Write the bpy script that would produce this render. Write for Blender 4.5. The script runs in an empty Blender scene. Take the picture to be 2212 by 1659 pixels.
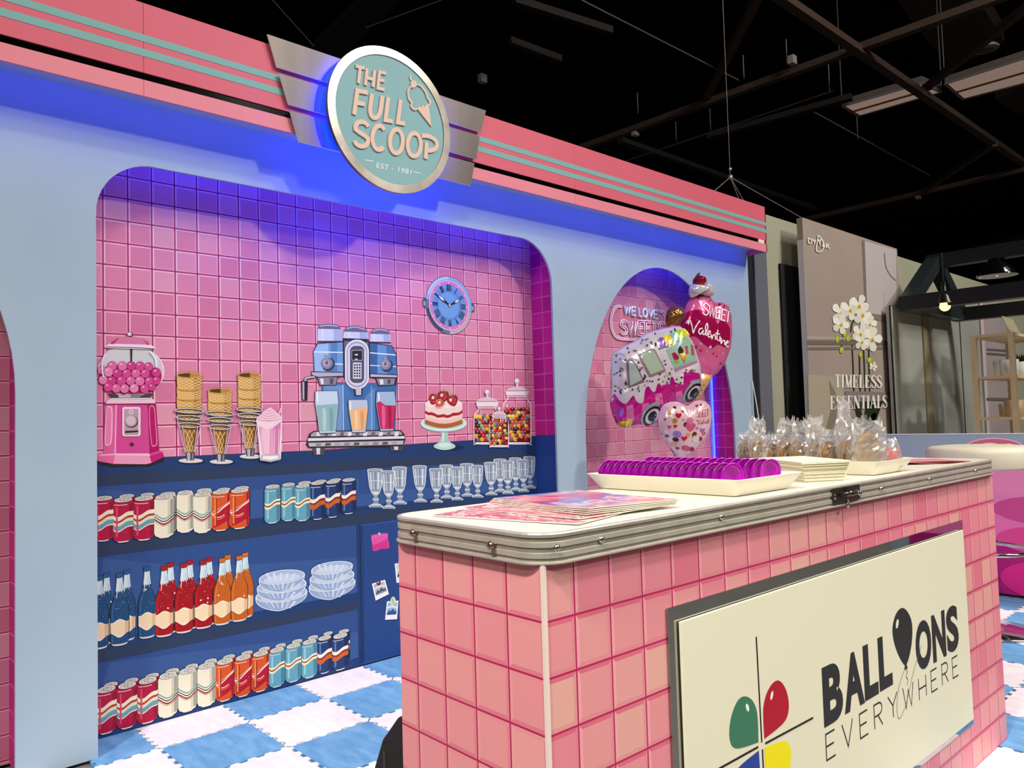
import bpy, bmesh, math, random
from mathutils import Vector, Matrix
random.seed(7)
SC = bpy.context.scene
COL = SC.collection
PI = math.pi

# ------------------------------------------------------------------ camera
W, H = 2212, 1659
FPX = 1659.57
YAW, PITCH, ROLL = 0.74964, 0.04651, -0.02913
EYE = Vector((0.0, -2.72194, 1.02738))
_f = Vector((math.sin(YAW)*math.cos(PITCH), math.cos(YAW)*math.cos(PITCH), math.sin(PITCH)))
_r0 = Vector((math.cos(YAW), -math.sin(YAW), 0)); _u0 = _r0.cross(_f)
CR = math.cos(ROLL)*_r0 + math.sin(ROLL)*_u0
CU = -math.sin(ROLL)*_r0 + math.cos(ROLL)*_u0
CF = _f
cam = bpy.data.cameras.new('camera'); cam.sensor_width = 36.0; cam.lens = 36.0*FPX/W
cam.clip_start = 0.02; cam.clip_end = 200
co = bpy.data.objects.new('camera', cam); COL.objects.link(co)
m3 = Matrix((CR, CU, -CF)).transposed()
co.matrix_world = Matrix.Translation(EYE) @ m3.to_4x4()
SC.camera = co

# ------------------------------------------------------------------ light and exposure
SC.view_settings.view_transform = 'Standard'; SC.view_settings.look = 'None'
SC.view_settings.gamma = 1.0; SC.view_settings.exposure = -0.22
SC.view_settings.use_curve_mapping = False
wd = bpy.data.worlds.new('hall_air'); SC.world = wd; wd.use_nodes = True
wd.node_tree.nodes['Background'].inputs[0].default_value = (1.0, 0.95, 0.9, 1)
wd.node_tree.nodes['Background'].inputs[1].default_value = 0.035

def lamp(name, loc, aim, power, size, col=(1, .95, .88), size_y=None):
    l = bpy.data.lights.new(name, 'AREA'); l.energy = power; l.color = col
    l.shape = 'RECTANGLE'; l.size = size; l.size_y = size_y or size
    o = bpy.data.objects.new(name, l); COL.objects.link(o); o.location = loc
    o.rotation_euler = (Vector(aim)-Vector(loc)).to_track_quat('-Z', 'Y').to_euler()
    return o
def spot(name, loc, aim, power, cone, col=(1, .97, .88), soft=.25):
    l = bpy.data.lights.new(name, 'SPOT'); l.energy = power; l.color = col
    l.spot_size = math.radians(cone); l.spot_blend = 1.0; l.shadow_soft_size = soft
    o = bpy.data.objects.new(name, l); COL.objects.link(o); o.location = loc
    o.rotation_euler = (Vector(aim)-Vector(loc)).to_track_quat('-Z', 'Y').to_euler()
    return o
# the hall's high bay lamps, in front of the stand, then added fill spots
lamp('hall_lamp', (7.2, -5.0, 8.2), (5.5, -2.0, 0), 190, .5)
lamp('hall_lamp', (6.9, -12.0, 8.5), (4.5, -4.0, 0), 790, .7)
lamp('hall_lamp', (-2.2, -6.6, 6.6), (.6, -3.4, 0), 170, 1.0)
lamp('hall_lamp', (-5.5, -3.6, 5.6), (-1.2, -2.2, 0), 130, .8)
lamp('hall_lamp', (6.2, -6.6, 7.6), (7.6, -1.5, 0), 330, 2.0)
spot('fill_spot', (1.6, -4.6, 6.6), (1.7, -2.0, .2), 880, 66)  # added fill for the counter front and its sign
spot('fill_spot', (-1.2, -5.6, 5.2), (4.9, -2.2, .5), 900, 26)  # added narrow fill that brightens the low side wall
spot('fill_spot', (-2.6, -2.6, 5.6), (.7, -1.8, .2), 1750, 46)  # added fill for the counter's left end

# ------------------------------------------------------------------ from a pixel to a place
def ray(x, y):
    return CR*((x-W/2)/FPX) + CU*(-(y-H/2)/FPX) + CF
def on_y(x, y, Y):
    d = ray(x, y); return EYE + d*((Y-EYE.y)/d.y)
def on_z(x, y, Z):
    d = ray(x, y); return EYE + d*((Z-EYE.z)/d.z)
def on_x(x, y, X):
    d = ray(x, y); return EYE + d*((X-EYE.x)/d.x)
def on_pl(x, y, P, n):
    d = ray(x, y); n = Vector(n); return EYE + d*((Vector(P)-EYE).dot(n)/d.dot(n))
def at_depth(x, y, t):
    return EYE + ray(x, y)*t

# ------------------------------------------------------------------ materials
def lin(h):
    h = h.lstrip('#'); o = []
    for i in (0, 2, 4):
        c = int(h[i:i+2], 16)/255; o.append(c/12.92 if c <= .04045 else ((c+.055)/1.055)**2.4)
    return (*o, 1)
_M = {}
def mat(hexc, rough=.5, metal=0.0, emit=0.0, spec=.5, coat=0.0, trans=0.0, name=None, ecol=None):
    k = (hexc, rough, metal, emit, spec, coat, trans, name, ecol)
    if k in _M: return _M[k]
    m = bpy.data.materials.new(name or 'surface_'+hexc.strip('#')); m.use_nodes = True
    b = m.node_tree.nodes['Principled BSDF']
    b.inputs['Base Color'].default_value = lin(hexc); b.inputs['Roughness'].default_value = rough
    b.inputs['Metallic'].default_value = metal; b.inputs['Specular IOR Level'].default_value = spec
    b.inputs['Coat Weight'].default_value = coat
    b.inputs['Transmission Weight'].default_value = trans
    if emit:
        b.inputs['Emission Color'].default_value = lin(ecol or hexc); b.inputs['Emission Strength'].default_value = emit
    _M[k] = m; return m
def ink(h): return mat(h, .55, spec=.25)
def noisy(hexa, hexb, scale=8, rough=.6, metal=0, stretch=(1, 1, 1), bump=0.0, name='mottled', coord='Object', spec=.5):
    m = bpy.data.materials.new(name); m.use_nodes = True; nt = m.node_tree; b = nt.nodes['Principled BSDF']
    tc = nt.nodes.new('ShaderNodeTexCoord'); mp = nt.nodes.new('ShaderNodeMapping'); mp.inputs['Scale'].default_value = stretch
    nz = nt.nodes.new('ShaderNodeTexNoise'); nz.inputs['Scale'].default_value = scale; nz.inputs['Detail'].default_value = 6
    cr = nt.nodes.new('ShaderNodeValToRGB'); cr.color_ramp.elements[0].color = lin(hexa); cr.color_ramp.elements[1].color = lin(hexb)
    cr.color_ramp.elements[0].position = .32; cr.color_ramp.elements[1].position = .68
    L = nt.links.new
    L(tc.outputs[coord], mp.inputs[0]); L(mp.outputs[0], nz.inputs['Vector']); L(nz.outputs[0], cr.inputs[0]); L(cr.outputs[0], b.inputs['Base Color'])
    b.inputs['Roughness'].default_value = rough; b.inputs['Metallic'].default_value = metal; b.inputs['Specular IOR Level'].default_value = spec
    if bump:
        bp = nt.nodes.new('ShaderNodeBump'); bp.inputs['Strength'].default_value = bump; bp.inputs['Distance'].default_value = .01
        L(nz.outputs[0], bp.inputs['Height']); L(bp.outputs[0], b.inputs['Normal'])
    return m
def tile_mat(name, ua, va, u0, v0, p, shades, grout, g=.022, bev=.08, fl=(1, 1, 1), ft=None, fr=None, fb=None, obj=False, rough=.45, seed=0.0, pv=None):
    """printed square tiles: shades = [(position, hex)], grout colour, printed bevel tints left/top/right/bottom"""
    m = bpy.data.materials.new(name); m.use_nodes = True; nt = m.node_tree; b = nt.nodes['Principled BSDF']; L = nt.links.new
    N = nt.nodes.new
    if obj:
        src = N('ShaderNodeTexCoord').outputs['Object']
    else:
        src = N('ShaderNodeNewGeometry').outputs['Position']
    sp = N('ShaderNodeSeparateXYZ'); L(src, sp.inputs[0])
    def M(op, a, b2=None, c=None):
        n = N('ShaderNodeMath'); n.operation = op
        for i, x in enumerate((a, b2, c)):
            if x is None: continue
            if isinstance(x, (int, float)): n.inputs[i].default_value = x
            else: L(x, n.inputs[i])
        return n.outputs[0]
    U = M('DIVIDE', M('SUBTRACT', sp.outputs[ua], u0), p); V = M('DIVIDE', M('SUBTRACT', sp.outputs[va], v0), pv or p)
    fu, fv = M('FRACT', U), M('FRACT', V)
    dl, dr, db, dt = fu, M('SUBTRACT', 1, fu), fv, M('SUBTRACT', 1, fv)
    e = M('MINIMUM', M('MINIMUM', dl, dr), M('MINIMUM', db, dt))
    cx = N('ShaderNodeCombineXYZ'); L(M('FLOOR', U), cx.inputs[0]); L(M('FLOOR', V), cx.inputs[1]); cx.inputs[2].default_value = seed
    wn = N('ShaderNodeTexWhiteNoise'); wn.noise_dimensions = '3D'; L(cx.outputs[0], wn.inputs['Vector'])
    cr = N('ShaderNodeValToRGB'); cr.color_ramp.interpolation = 'LINEAR'
    el = cr.color_ramp.elements
    el[0].position, el[0].color = shades[0][0], lin(shades[0][1]); el[1].position, el[1].color = shades[-1][0], lin(shades[-1][1])
    for ps, hx in shades[1:-1]:
        q = el.new(ps); q.color = lin(hx)
    L(wn.outputs['Value'], cr.inputs[0])
    cur = cr.outputs[0]
    inb = M('LESS_THAN', e, bev)
    def tint(cur, d, hexfac):
        fac, hx = hexfac
        n = N('ShaderNodeMix'); n.data_type = 'RGBA'
        k = M('MULTIPLY', M('MULTIPLY', M('LESS_THAN', M('ABSOLUTE', M('SUBTRACT', d, e)), 1e-4), inb), fac)
        L(k, n.inputs[0]); L(cur, n.inputs[6]); n.inputs[7].default_value = lin(hx); return n.outputs[2]
    for d, t in ((dl, fl), (dt, ft), (dr, fr), (db, fb)):
        if t: cur = tint(cur, d, t)
    n = N('ShaderNodeMix'); n.data_type = 'RGBA'; L(M('LESS_THAN', e, g), n.inputs[0]); L(cur, n.inputs[6]); n.inputs[7].default_value = lin(grout)
    L(n.outputs[2], b.inputs['Base Color']); b.inputs['Roughness'].default_value = rough; b.inputs['Specular IOR Level'].default_value = .3
    return m

# ------------------------------------------------------------------ mesh builder
WM = {}          # world matrices of empties and parts
def wm(o): return WM.get(o.name, Matrix.Identity(4)) if o is not None else Matrix.Identity(4)
def thing(name, label, cat, loc=(0, 0, 0), rz=0.0, group=None, kind=None):
    o = bpy.data.objects.new(name, None); COL.objects.link(o)
    o.empty_display_size = .05
    o.location = loc; o.rotation_euler = (0, 0, rz)
    WM[o.name] = Matrix.Translation(Vector(loc)) @ Matrix.Rotation(rz, 4, 'Z')
    return tag(o, label, cat, group, kind)
def tag(o, label=None, cat=None, group=None, kind=None):
    if label: o['label'] = label
    if cat: o['category'] = cat
    if group: o['group'] = group
    if kind: o['kind'] = kind
    return o
class MB:
    def __init__(s, fn=None): s.v = []; s.f = []; s.m = []; s.s = []; s.mats = []; s.fn = fn
    def mi(s, m):
        if m not in s.mats: s.mats.append(m)
        return s.mats.index(m)
    def raw(s, vs, fs, m, smooth=False):
        o = len(s.v); i = s.mi(m)
        for v in vs: s.v.append(s.fn(v) if s.fn else Vector(v))
        for f in fs: s.f.append([a+o for a in f]); s.m.append(i); s.s.append(smooth)
    def poly(s, pts, m): s.raw(pts, [list(range(len(pts)))], m)
    def prism(s, pts, d, m, m2=None):
        """closed extrusion of a planar ring by vector d"""
        n = len(pts); d = Vector(d); P = [Vector(p) for p in pts]
        vs = P+[p+d for p in P]
        s.raw(vs, [list(range(n))[::-1], list(range(n, 2*n))], m)
        s.raw(vs, [[i, (i+1) % n, n+(i+1) % n, n+i] for i in range(n)], m2 or m)
    def box(s, lo, hi, m, bev=0.0):
        if bev <= 0:
            x0, y0, z0 = lo; x1, y1, z1 = hi
            s.raw([(x0, y0, z0), (x1, y0, z0), (x1, y1, z0), (x0, y1, z0), (x0, y0, z1), (x1, y0, z1), (x1, y1, z1), (x0, y1, z1)],
                  [[0, 3, 2, 1], [4, 5, 6, 7], [0, 1, 5, 4], [1, 2, 6, 5], [2, 3, 7, 6], [3, 0, 4, 7]], m)
        else:
            bm = bmesh.new(); bmesh.ops.create_cube(bm, size=1)
            for v in bm.verts: v.co = Vector([(lo[i]+hi[i])/2+v.co[i]*(hi[i]-lo[i]) for i in range(3)])
            bmesh.ops.bevel(bm, geom=bm.edges[:], offset=bev, segments=2, affect='EDGES', profile=.6)
            s.bm(bm, m)
    def bm(s, bm, m, smooth=False):
        bm.verts.index_update()
        s.raw([v.co.copy() for v in bm.verts], [[v.index for v in f.verts] for f in bm.faces], m, smooth); bm.free()
    def tube(s, pts, r, m, n=8, closed=False, cap=True, smooth=True):
        P = [Vector(p) for p in pts]; k = len(P); rr = r if isinstance(r, (list, tuple)) else [r]*k
        vs = []; prev = None
        for i, p in enumerate(P):
            a = P[(i-1) % k] if closed or i > 0 else p; b = P[(i+1) % k] if closed or i < k-1 else p
            t = (b-a).normalized() if (b-a).length > 1e-9 else Vector((0, 0, 1))
            if prev is None:
                q = Vector((0, 0, 1)) if abs(t.z) < .9 else Vector((1, 0, 0)); x = t.cross(q).normalized()
            else:
                x = (prev - t*prev.dot(t)); x = x.normalized() if x.length > 1e-6 else t.orthogonal().normalized()
            prev = x; y = t.cross(x)
            for j in range(n):
                c = 2*PI*j/n; vs.append(p+(x*math.cos(c)+y*math.sin(c))*rr[i])
        fs = []
        for i in range(k if closed else k-1):
            for j in range(n):
                a = i*n+j; b = i*n+(j+1) % n; c = ((i+1) % k)*n+(j+1) % n; d = ((i+1) % k)*n+j
                fs.append([a, b, c, d])
        s.raw(vs, fs, m, smooth)
        if cap and not closed:
            s.raw(vs[:n], [list(range(n))[::-1]], m); s.raw(vs[-n:], [list(range(n))], m)
    def lathe(s, prof, m, n=24, o=(0, 0, 0), ax=None, smooth=True, cap=True):
        """prof: (radius, height) list; ax = (x, y, z) frame vectors"""
        X, Y, Z = ax or (Vector((1, 0, 0)), Vector((0, 1, 0)), Vector((0, 0, 1))); O = Vector(o); vs = []
        for r, h in prof:
            for j in range(n):
                c = 2*PI*j/n; vs.append(O+X*(r*math.cos(c))+Y*(r*math.sin(c))+Z*h)
        fs = [[i*n+j, i*n+(j+1) % n, (i+1)*n+(j+1) % n, (i+1)*n+j] for i in range(len(prof)-1) for j in range(n)]
        s.raw(vs, fs, m, smooth)
        if cap:
            if prof[0][0] > 1e-6: s.raw(vs[:n], [list(range(n))[::-1]], m)
            if prof[-1][0] > 1e-6: s.raw(vs[-n:], [list(range(n))], m)
    def ball(s, c, r, m, sc=(1, 1, 1), n=12, k=8):
        c = Vector(c); vs = [c+Vector((0, 0, -r*sc[2]))]
        for i in range(1, k):
            a = -PI/2+PI*i/k
            for j in range(n):
                b = 2*PI*j/n; vs.append(c+Vector((r*sc[0]*math.cos(a)*math.cos(b), r*sc[1]*math.cos(a)*math.sin(b), r*sc[2]*math.sin(a))))
        vs.append(c+Vector((0, 0, r*sc[2]))); t = len(vs)-1
        fs = [[0, 1+(j+1) % n, 1+j] for j in range(n)]
        for i in range(k-2):
            for j in range(n): a = 1+i*n; fs.append([a+j, a+(j+1) % n, a+n+(j+1) % n, a+n+j])
        a = 1+(k-2)*n; fs += [[a+j, a+(j+1) % n, t] for j in range(n)]
        s.raw(vs, fs, m, True)
    def build(s, name, parent=None, label=None, cat=None, group=None, kind=None):
        inv = wm(parent).inverted()
        me = bpy.data.meshes.new(name); me.from_pydata([inv @ v for v in s.v], [], s.f)
        for m in s.mats: me.materials.append(m)
        me.polygons.foreach_set('material_index', s.m); me.polygons.foreach_set('use_smooth', s.s); me.update()
        o = bpy.data.objects.new(name, me); COL.objects.link(o)
        if parent is not None: o.parent = parent; WM[o.name] = wm(parent)
        return tag(o, label, cat, group, kind)
def recalc(o):
    bm = bmesh.new(); bm.from_mesh(o.data); bmesh.ops.recalc_face_normals(bm, faces=bm.faces[:]); bm.to_mesh(o.data); bm.free(); return o
def copy_tree(o, parent=None):
    c = o.copy(); COL.objects.link(c); c.parent = parent
    for ch in o.children: copy_tree(ch, c)
    return c

# ------------------------------------------------------------------ flat shapes
def ell(cx, cy, rx, ry, rot=0.0, n=28, a0=0.0, a1=2*PI):
    c, s = math.cos(rot), math.sin(rot); o = []
    full = abs(a1-a0-2*PI) < 1e-6
    for i in range(n if full else n+1):
        a = a0+(a1-a0)*i/n; x, y = rx*math.cos(a), ry*math.sin(a); o.append((cx+x*c-y*s, cy+x*s+y*c))
    return o
def smooth_ring(pts, n=6, closed=True):
    o = []; k = len(pts)
    for i in range(k if closed else k-1):
        p0 = pts[(i-1) % k] if closed or i > 0 else pts[i]; p1 = pts[i]; p2 = pts[(i+1) % k]; p3 = pts[(i+2) % k] if closed or i+2 < k else p2
        for j in range(n):
            t = j/n
            o.append(tuple(.5*((2*p1[a])+(-p0[a]+p2[a])*t+(2*p0[a]-5*p1[a]+4*p2[a]-p3[a])*t*t+(-p0[a]+3*p1[a]-3*p2[a]+p3[a])*t**3) for a in range(len(p1))))
    if not closed: o.append(tuple(pts[-1]))
    return o
def rrect(x0, y0, x1, y1, r, n=5):
    o = []
    for cx, cy, a in ((x1-r, y1-r, 0), (x0+r, y1-r, 90), (x0+r, y0+r, 180), (x1-r, y0+r, 270)):
        for i in range(n+1):
            t = math.radians(a+90*i/n); o.append((cx+r*math.cos(t), cy+r*math.sin(t)))
    return o
def ribbon(pts, w, closed=False):
    """quads of a stroked 2D polyline with mitred corners"""
    k = len(pts); L, R = [], []
    ww = w if isinstance(w, (list, tuple)) else [w]*k
    for i in range(k):
        p = Vector(pts[i]); a = Vector(pts[(i-1) % k]) if closed or i > 0 else None; b = Vector(pts[(i+1) % k]) if closed or i < k-1 else None
        d1 = (p-a).normalized() if a is not None and (p-a).length > 1e-9 else None; d2 = (b-p).normalized() if b is not None and (b-p).length > 1e-9 else None
        d1 = d1 or d2 or Vector((1, 0)); d2 = d2 or d1
        n1, n2 = Vector((-d1.y, d1.x)), Vector((-d2.y, d2.x)); nn = (n1+n2)
        nn = nn.normalized() if nn.length > 1e-6 else n1
        k2 = ww[i]/2/max(.45, nn.dot(n1)); L.append(tuple(p+nn*k2)); R.append(tuple(p-nn*k2))
    q = []
    for i in range(k if closed else k-1): j = (i+1) % k; q.append([L[i], L[j], R[j], R[i]])
    return q
class Art:
    """flat artwork drawn in picture pixels and laid on one real plane, layer by layer"""
    def __init__(s, fn, step=.0005): s.fn = fn; s.mb = MB(); s.z = 0; s.step = step
    def P(s, p): return s.fn(p[0], p[1], s.z*s.step)
    def poly(s, pts, c, up=1):
        s.z += up; s.mb.poly([s.P(p) for p in pts], ink(c) if isinstance(c, str) else c); return s
    def ell(s, cx, cy, rx, ry, c, rot=0.0, up=1, n=28): return s.poly(ell(cx, cy, rx, ry, rot, n), c, up)
    def line(s, pts, w, c, up=1, closed=False):
        s.z += up; m = ink(c) if isinstance(c, str) else c
        for q in ribbon(pts, w, closed): s.mb.poly([s.P(p) for p in q], m)
        return s
    def build(s, *a, **k): return s.mb.build(*a, **k)

# ------------------------------------------------------------------ lettering
def text_mesh(txt, offset=0.0, space=1.0):
    cu = bpy.data.curves.new('lettering', 'FONT'); cu.body = txt; cu.offset = offset; cu.space_character = space; cu.resolution_u = 5
    o = bpy.data.objects.new('lettering', cu); COL.objects.link(o)
    dg = bpy.context.evaluated_depsgraph_get(); dg.update()
    me = bpy.data.meshes.new_from_object(o.evaluated_get(dg))
    vs = [(v.co.x, v.co.y) for v in me.vertices]; fs = [list(p.vertices) for p in me.polygons]
    bpy.data.objects.remove(o); bpy.data.curves.remove(cu); bpy.data.meshes.remove(me)
    x0, x1 = min(v[0] for v in vs), max(v[0] for v in vs); y0, y1 = min(v[1] for v in vs), max(v[1] for v in vs)
    return [((x-x0)/(x1-x0), (y-y0)/(y1-y0)) for x, y in vs], fs, (x1-x0)/(y1-y0)
# stroke letters, drawn in a box 0..1 wide and 0..1 high
def _arc(cx, cy, rx, ry, a0, a1, n=10): return [(cx+rx*math.cos(math.radians(a0+(a1-a0)*i/n)), cy+ry*math.sin(math.radians(a0+(a1-a0)*i/n))) for i in range(n+1)]
STROKE = {
 'T': [[(0, 1), (1, 1)], [(.5, 1), (.5, 0)]], 'H': [[(0, 0), (0, 1)], [(1, 0), (1, 1)], [(-.12, .45), (1, .45)]],
 'E': [[(1, 1), (0, 1), (0, 0), (1, 0)], [(0, .52), (.85, .52)]], 'F': [[(1, 1), (0, 1), (0, 0)], [(0, .5), (.85, .5)]],
 'U': [[(0, 1), (0, .4)]+_arc(.5, .4, .5, .4, 180, 360)+[(1, 1)]], 'L': [[(0, 1), (0, 0), (1, 0)]],
 'S': [_arc(.5, .74, .48, .26, 25, 200, 9)+[(.3, .56), (.7, .46)]+_arc(.5, .27, .5, .27, 20, -160, 10)],
 'C': [_arc(.5, .5, .5, .5, 45, 315, 14)], 'O': [_arc(.5, .5, .5, .5, 0, 360, 20)],
 'P': [[(.25, 0), (.25, .72)], _arc(.25, .68, .75, .32, 120, -82, 12)], 'W': [[(0, 1), (.25, 0), (.5, .8), (.75, 0), (1, 1)]],
 'V': [[(0, 1), (.5, 0), (1, 1)]], 'I': [[(.5, 0), (.5, 1)]], 'N': [[(0, 0), (0, 1), (1, 0), (1, 1)]],
 'A': [[(0, 0), (.5, 1), (1, 0)], [(.2, .35), (.8, .35)]], 'Y': [[(0, 1), (.5, .5), (1, 1)], [(.5, .5), (.5, 0)]],
 'R': [[(0, 0), (0, 1)]+[(.5, 1)]+_arc(.6, .75, .4, .25, 90, -90, 8)+[(0, .5)], [(.45, .5), (1, 0)]],
 'M': [[(0, 0), (0, 1), (.5, .2), (1, 1), (1, 0)]], 'K': [[(0, 0), (0, 1)], [(1, 1), (0, .45)], [(.3, .6), (1, 0)]],
 'D': [[(0, 0), (0, 1), (.45, 1)]+_arc(.45, .5, .55, .5, 90, -90, 10)+[(0, 0)]],
}
# ================================================================== the stand: walls, alcoves, fascia
def plate(rings, t, m, name, parent=None, fn=None, **kw):
    """flat plate with holes: rings of 2D points, first is the outline; fn maps (x, y, depth) to the world"""
    cu = bpy.data.curves.new('outline', 'CURVE'); cu.dimensions = '2D'; cu.fill_mode = 'BOTH'; cu.extrude = t/2
    for r in rings:
        sp = cu.splines.new('POLY'); sp.points.add(len(r)-1); sp.use_cyclic_u = True
        for p, q in zip(sp.points, r): p.co = (q[0], q[1], 0, 1)
    o = bpy.data.objects.new('outline', cu); COL.objects.link(o)
    dg = bpy.context.evaluated_depsgraph_get(); dg.update()
    me = bpy.data.meshes.new_from_object(o.evaluated_get(dg))
    b = MB(); b.raw([fn(v.co.x, v.co.y, v.co.z+t/2) for v in me.vertices], [list(p.vertices) for p in me.polygons], m)
    bpy.data.objects.remove(o); bpy.data.curves.remove(cu); bpy.data.meshes.remove(me)
    return recalc(b.build(name, parent, **kw))
XZ = lambda Y: (lambda x, z, d: Vector((x, Y+d, z)))
ND = .167                     # depth of the alcoves
XE = 4.7836                   # right end of the stand
ZB, ZT, HD = 2.1065, 2.4147, .149

pale_blue = noisy('9db1c2', 'a4b7c6', 3, .55, name='pale_blue_board', spec=.25)
def alcove_ring():
    r = [(.705, .0)]
    r += [(.705, 1.73)]
    for i in range(1, 12):
        a = math.radians(180-90*i/12); r.append((.705+.19+.19*math.cos(a), 1.74+.19*math.sin(a)))
    for i in range(0, 13):
        a = math.radians(90-90*i/12); r.append((2.835-.21+.21*math.cos(a), 1.715+.215*math.sin(a)))
    r += [(2.835, .0)]
    return r
def arch_ring(cx, rx, z0, rz, lo=.0):
    r = [(cx-rx, lo)]
    for i in range(0, 41):
        a = math.radians(180-180*i/40); r.append((cx+rx*math.cos(a), z0+rz*math.sin(a)))
    return r+[(cx+rx, lo)]
plate([[(-1.2, 0)]+arch_ring(-.255, .737, 1.15, .78)+alcove_ring()+arch_ring(3.793, .737, .9, 1.01)+[(XE, 0), (XE, 2.40), (-1.2, 2.40)]],
      .012, pale_blue, 'wall_front', fn=XZ(0), kind='structure')
# thin light edges of the cut openings are the board itself; behind it stand the alcove boxes
PINKS = [(0, 'd47696'), (.3, 'da809c'), (.6, 'dd88a2'), (.85, 'e092a7'), (1, 'dd9aa8')]
PINKS_R = [(0, 'c8748c'), (.3, 'cd7d95'), (.6, 'd1879c'), (.85, 'd592a2'), (1, 'd39aa4')]
mural_tile = tile_mat('pink_tile_print', 0, 2, .770, 1.447, .0808, PINKS, 'a01458', .030, .092, fl=(.75, 'f8d3de'), ft=(.7, 'f6cbd8'), fr=(.35, 'f3bccd'), fb=(.3, 'f0b4c6'), pv=.0805)
alcove_tile = tile_mat('pink_tile_print_right', 0, 2, 3.341-.084*4, .802, .0832, PINKS_R, 'a02058', .026, .075, fl=(.7, 'f8d3de'), ft=(.6, 'f6cbd8'), fr=(.3, 'f3bccd'), fb=(.3, 'f0b4c6'), pv=.0790, seed=5)
reveal_tile = tile_mat('magenta_tile_print', 1, 2, .005, .94, .0815, [(0, 'b4147a'), (1, 'd0248c')], 'd964a6', .02, .05, fl=(.5, 'da5aa2'), ft=(.6, 'df6cab'), pv=.0805)
side_tile = tile_mat('magenta_tile_print_side', 1, 2, .005, .802, .0815, [(0, 'b4147a'), (1, 'd0248c')], 'd964a6', .02, .05, fl=(.5, 'da5aa2'), ft=(.6, 'df6cab'), pv=.0790)
mb = MB(); mb.box((2.847, .012, .944), (2.86, ND, 2.10), reveal_tile); mb.box((2.847, .012, 0), (2.86, ND, .944), ink('27468a'))
mb.build('wall_alcove_right', kind='structure')
mb = MB(); mb.box((.66, .012, 0), (.676, ND, 2.10), reveal_tile); mb.build('wall_alcove_left', kind='structure')
mb = MB(); mb.box((3.02, ND, 0), (4.6, ND+.015, 2.1), alcove_tile); mb.build('wall_arch_back', kind='structure')
mb = MB(); mb.box((4.545, .012, 0), (4.56, ND, 2.1), side_tile); mb.build('wall_arch_right', kind='structure')
mb = MB(); mb.box((3.02, .012, 0), (3.035, ND, 2.1), side_tile); mb.build('wall_arch_left', kind='structure')
mb = MB(); mb.box((-1.15, ND, 0), (.55, ND+.015, 2.1), alcove_tile); mb.box((.495, .012, 0), (.51, ND, 2.1), side_tile); mb.build('wall_arch_far_left', kind='structure')
mb = MB(); mb.box((-1.2, ND+.02, 0), (XE, ND+.05, 2.40), ink('4a4a4c')); mb.build('wall_back', kind='structure')
mb = MB(); mb.box((XE-.012, .012, 0), (XE, ND+.02, 2.40), ink('8fa9c6')); mb.build('wall_right', kind='structure')

# ---- fascia: a deep pink box board along the top
fas = thing('fascia_board', 'long pink fascia board with two teal stripes along the top of the stand', 'fascia', (1.8, -HD/2, ZB))
pink_f = noisy('d86275', 'da6779', 2, .5, name='pink_board', spec=.25); pink_low = noisy('e58594', 'e78a98', 2, .5, name='pale_pink_board', spec=.25)
white_board = mat('e6e4e2', .5)
seams = (-1.2, .808, 2.872, XE)
XM0 = 1.313
for a, b2 in zip(seams[:-1], seams[1:]):
    q = MB(); q.box((a+.0006, -HD, 2.184), (b2-.0006, -HD+.01, ZT), pink_f); q.build('face_panel', fas)
    q = MB(); q.box((a+.0006, -HD, ZB), (b2-.0006, -HD+.01, 2.160), pink_low); q.build('lower_band', fas)
for z0, z1 in ((2.285, 2.309), (2.237, 2.262)):
    q = MB(); q.box((-1.2, -HD-.0012, z0), (XE-.001, -HD-.0002, z1), ink('7fb1ad')); q.build('teal_stripe', fas)
mirror = mat('3c3a3a', .06, 1.0, name='mirror_strip_metal')
for a, b2 in ((-1.2, XM0), (2.139, XE-.105), (XE-.03, XE)):
    q = MB(); q.box((a, -HD+.006, 2.160), (b2, -HD+.010, 2.184), mirror); q.build('mirror_strip', fas)
q = MB(); q.box((XE-.105, -HD+.001, 2.160), (XE-.03, -HD+.010, 2.184), mat('efe6d4', .5)); q.build('strip_reflection', fas)  # pale block standing in for light reflected in the mirror strip
q = MB(); q.box((-1.2, -HD+.010, ZT-.012), (XE, .0, ZT), white_board); q.build('top_board', fas)
q = MB(); q.box((-1.2, -HD+.010, ZB+.036), (XE, -.0005, ZB+.046), pale_blue); q.build('underside_board', fas)
q = MB(); q.box((XE-.010, -HD, ZB), (XE, 0, ZT), pink_f); q.build('end_panel', fas)
# blue light strip tucked behind the fascia's lower lip
led = mat('1020ff', .4, emit=23.0, ecol='003cff', name='blue_led')
ls = MB(); ls.box((-1.2, -HD+.0103, ZB+.005), (XE-.05, -HD+.017, ZB+.013), led)
ls.build('light_strip', None, 'blue glowing light strip under the front lip of the pink fascia', 'light strip')
led3 = mat('1020ff', .4, emit=34.0, ecol='0428ff', name='alcove_blue_led')
lt_ = MB(); lt_.box((.75, .022, 2.030), (2.80, .030, 2.042), led3)
lt_.build('light_strip', None, 'blue glowing light strip hidden above the wide alcove opening', 'light strip')
lt_ = MB(); lt_.box((3.15, .022, 2.030), (4.44, .030, 2.042), led3)
lt_.build('light_strip', None, 'blue glowing light strip hidden above the arched alcove opening', 'light strip')
led2 = mat('1020ff', .4, emit=8.0, ecol='2a44ff', name='dim_blue_led')
l2 = MB(); l2.box((4.522, ND-.012, .3), (4.532, ND-.003, 1.62), led2)
l2.build('light_strip', None, 'upright blue light strip in the back corner of the arched alcove', 'light strip')

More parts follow.
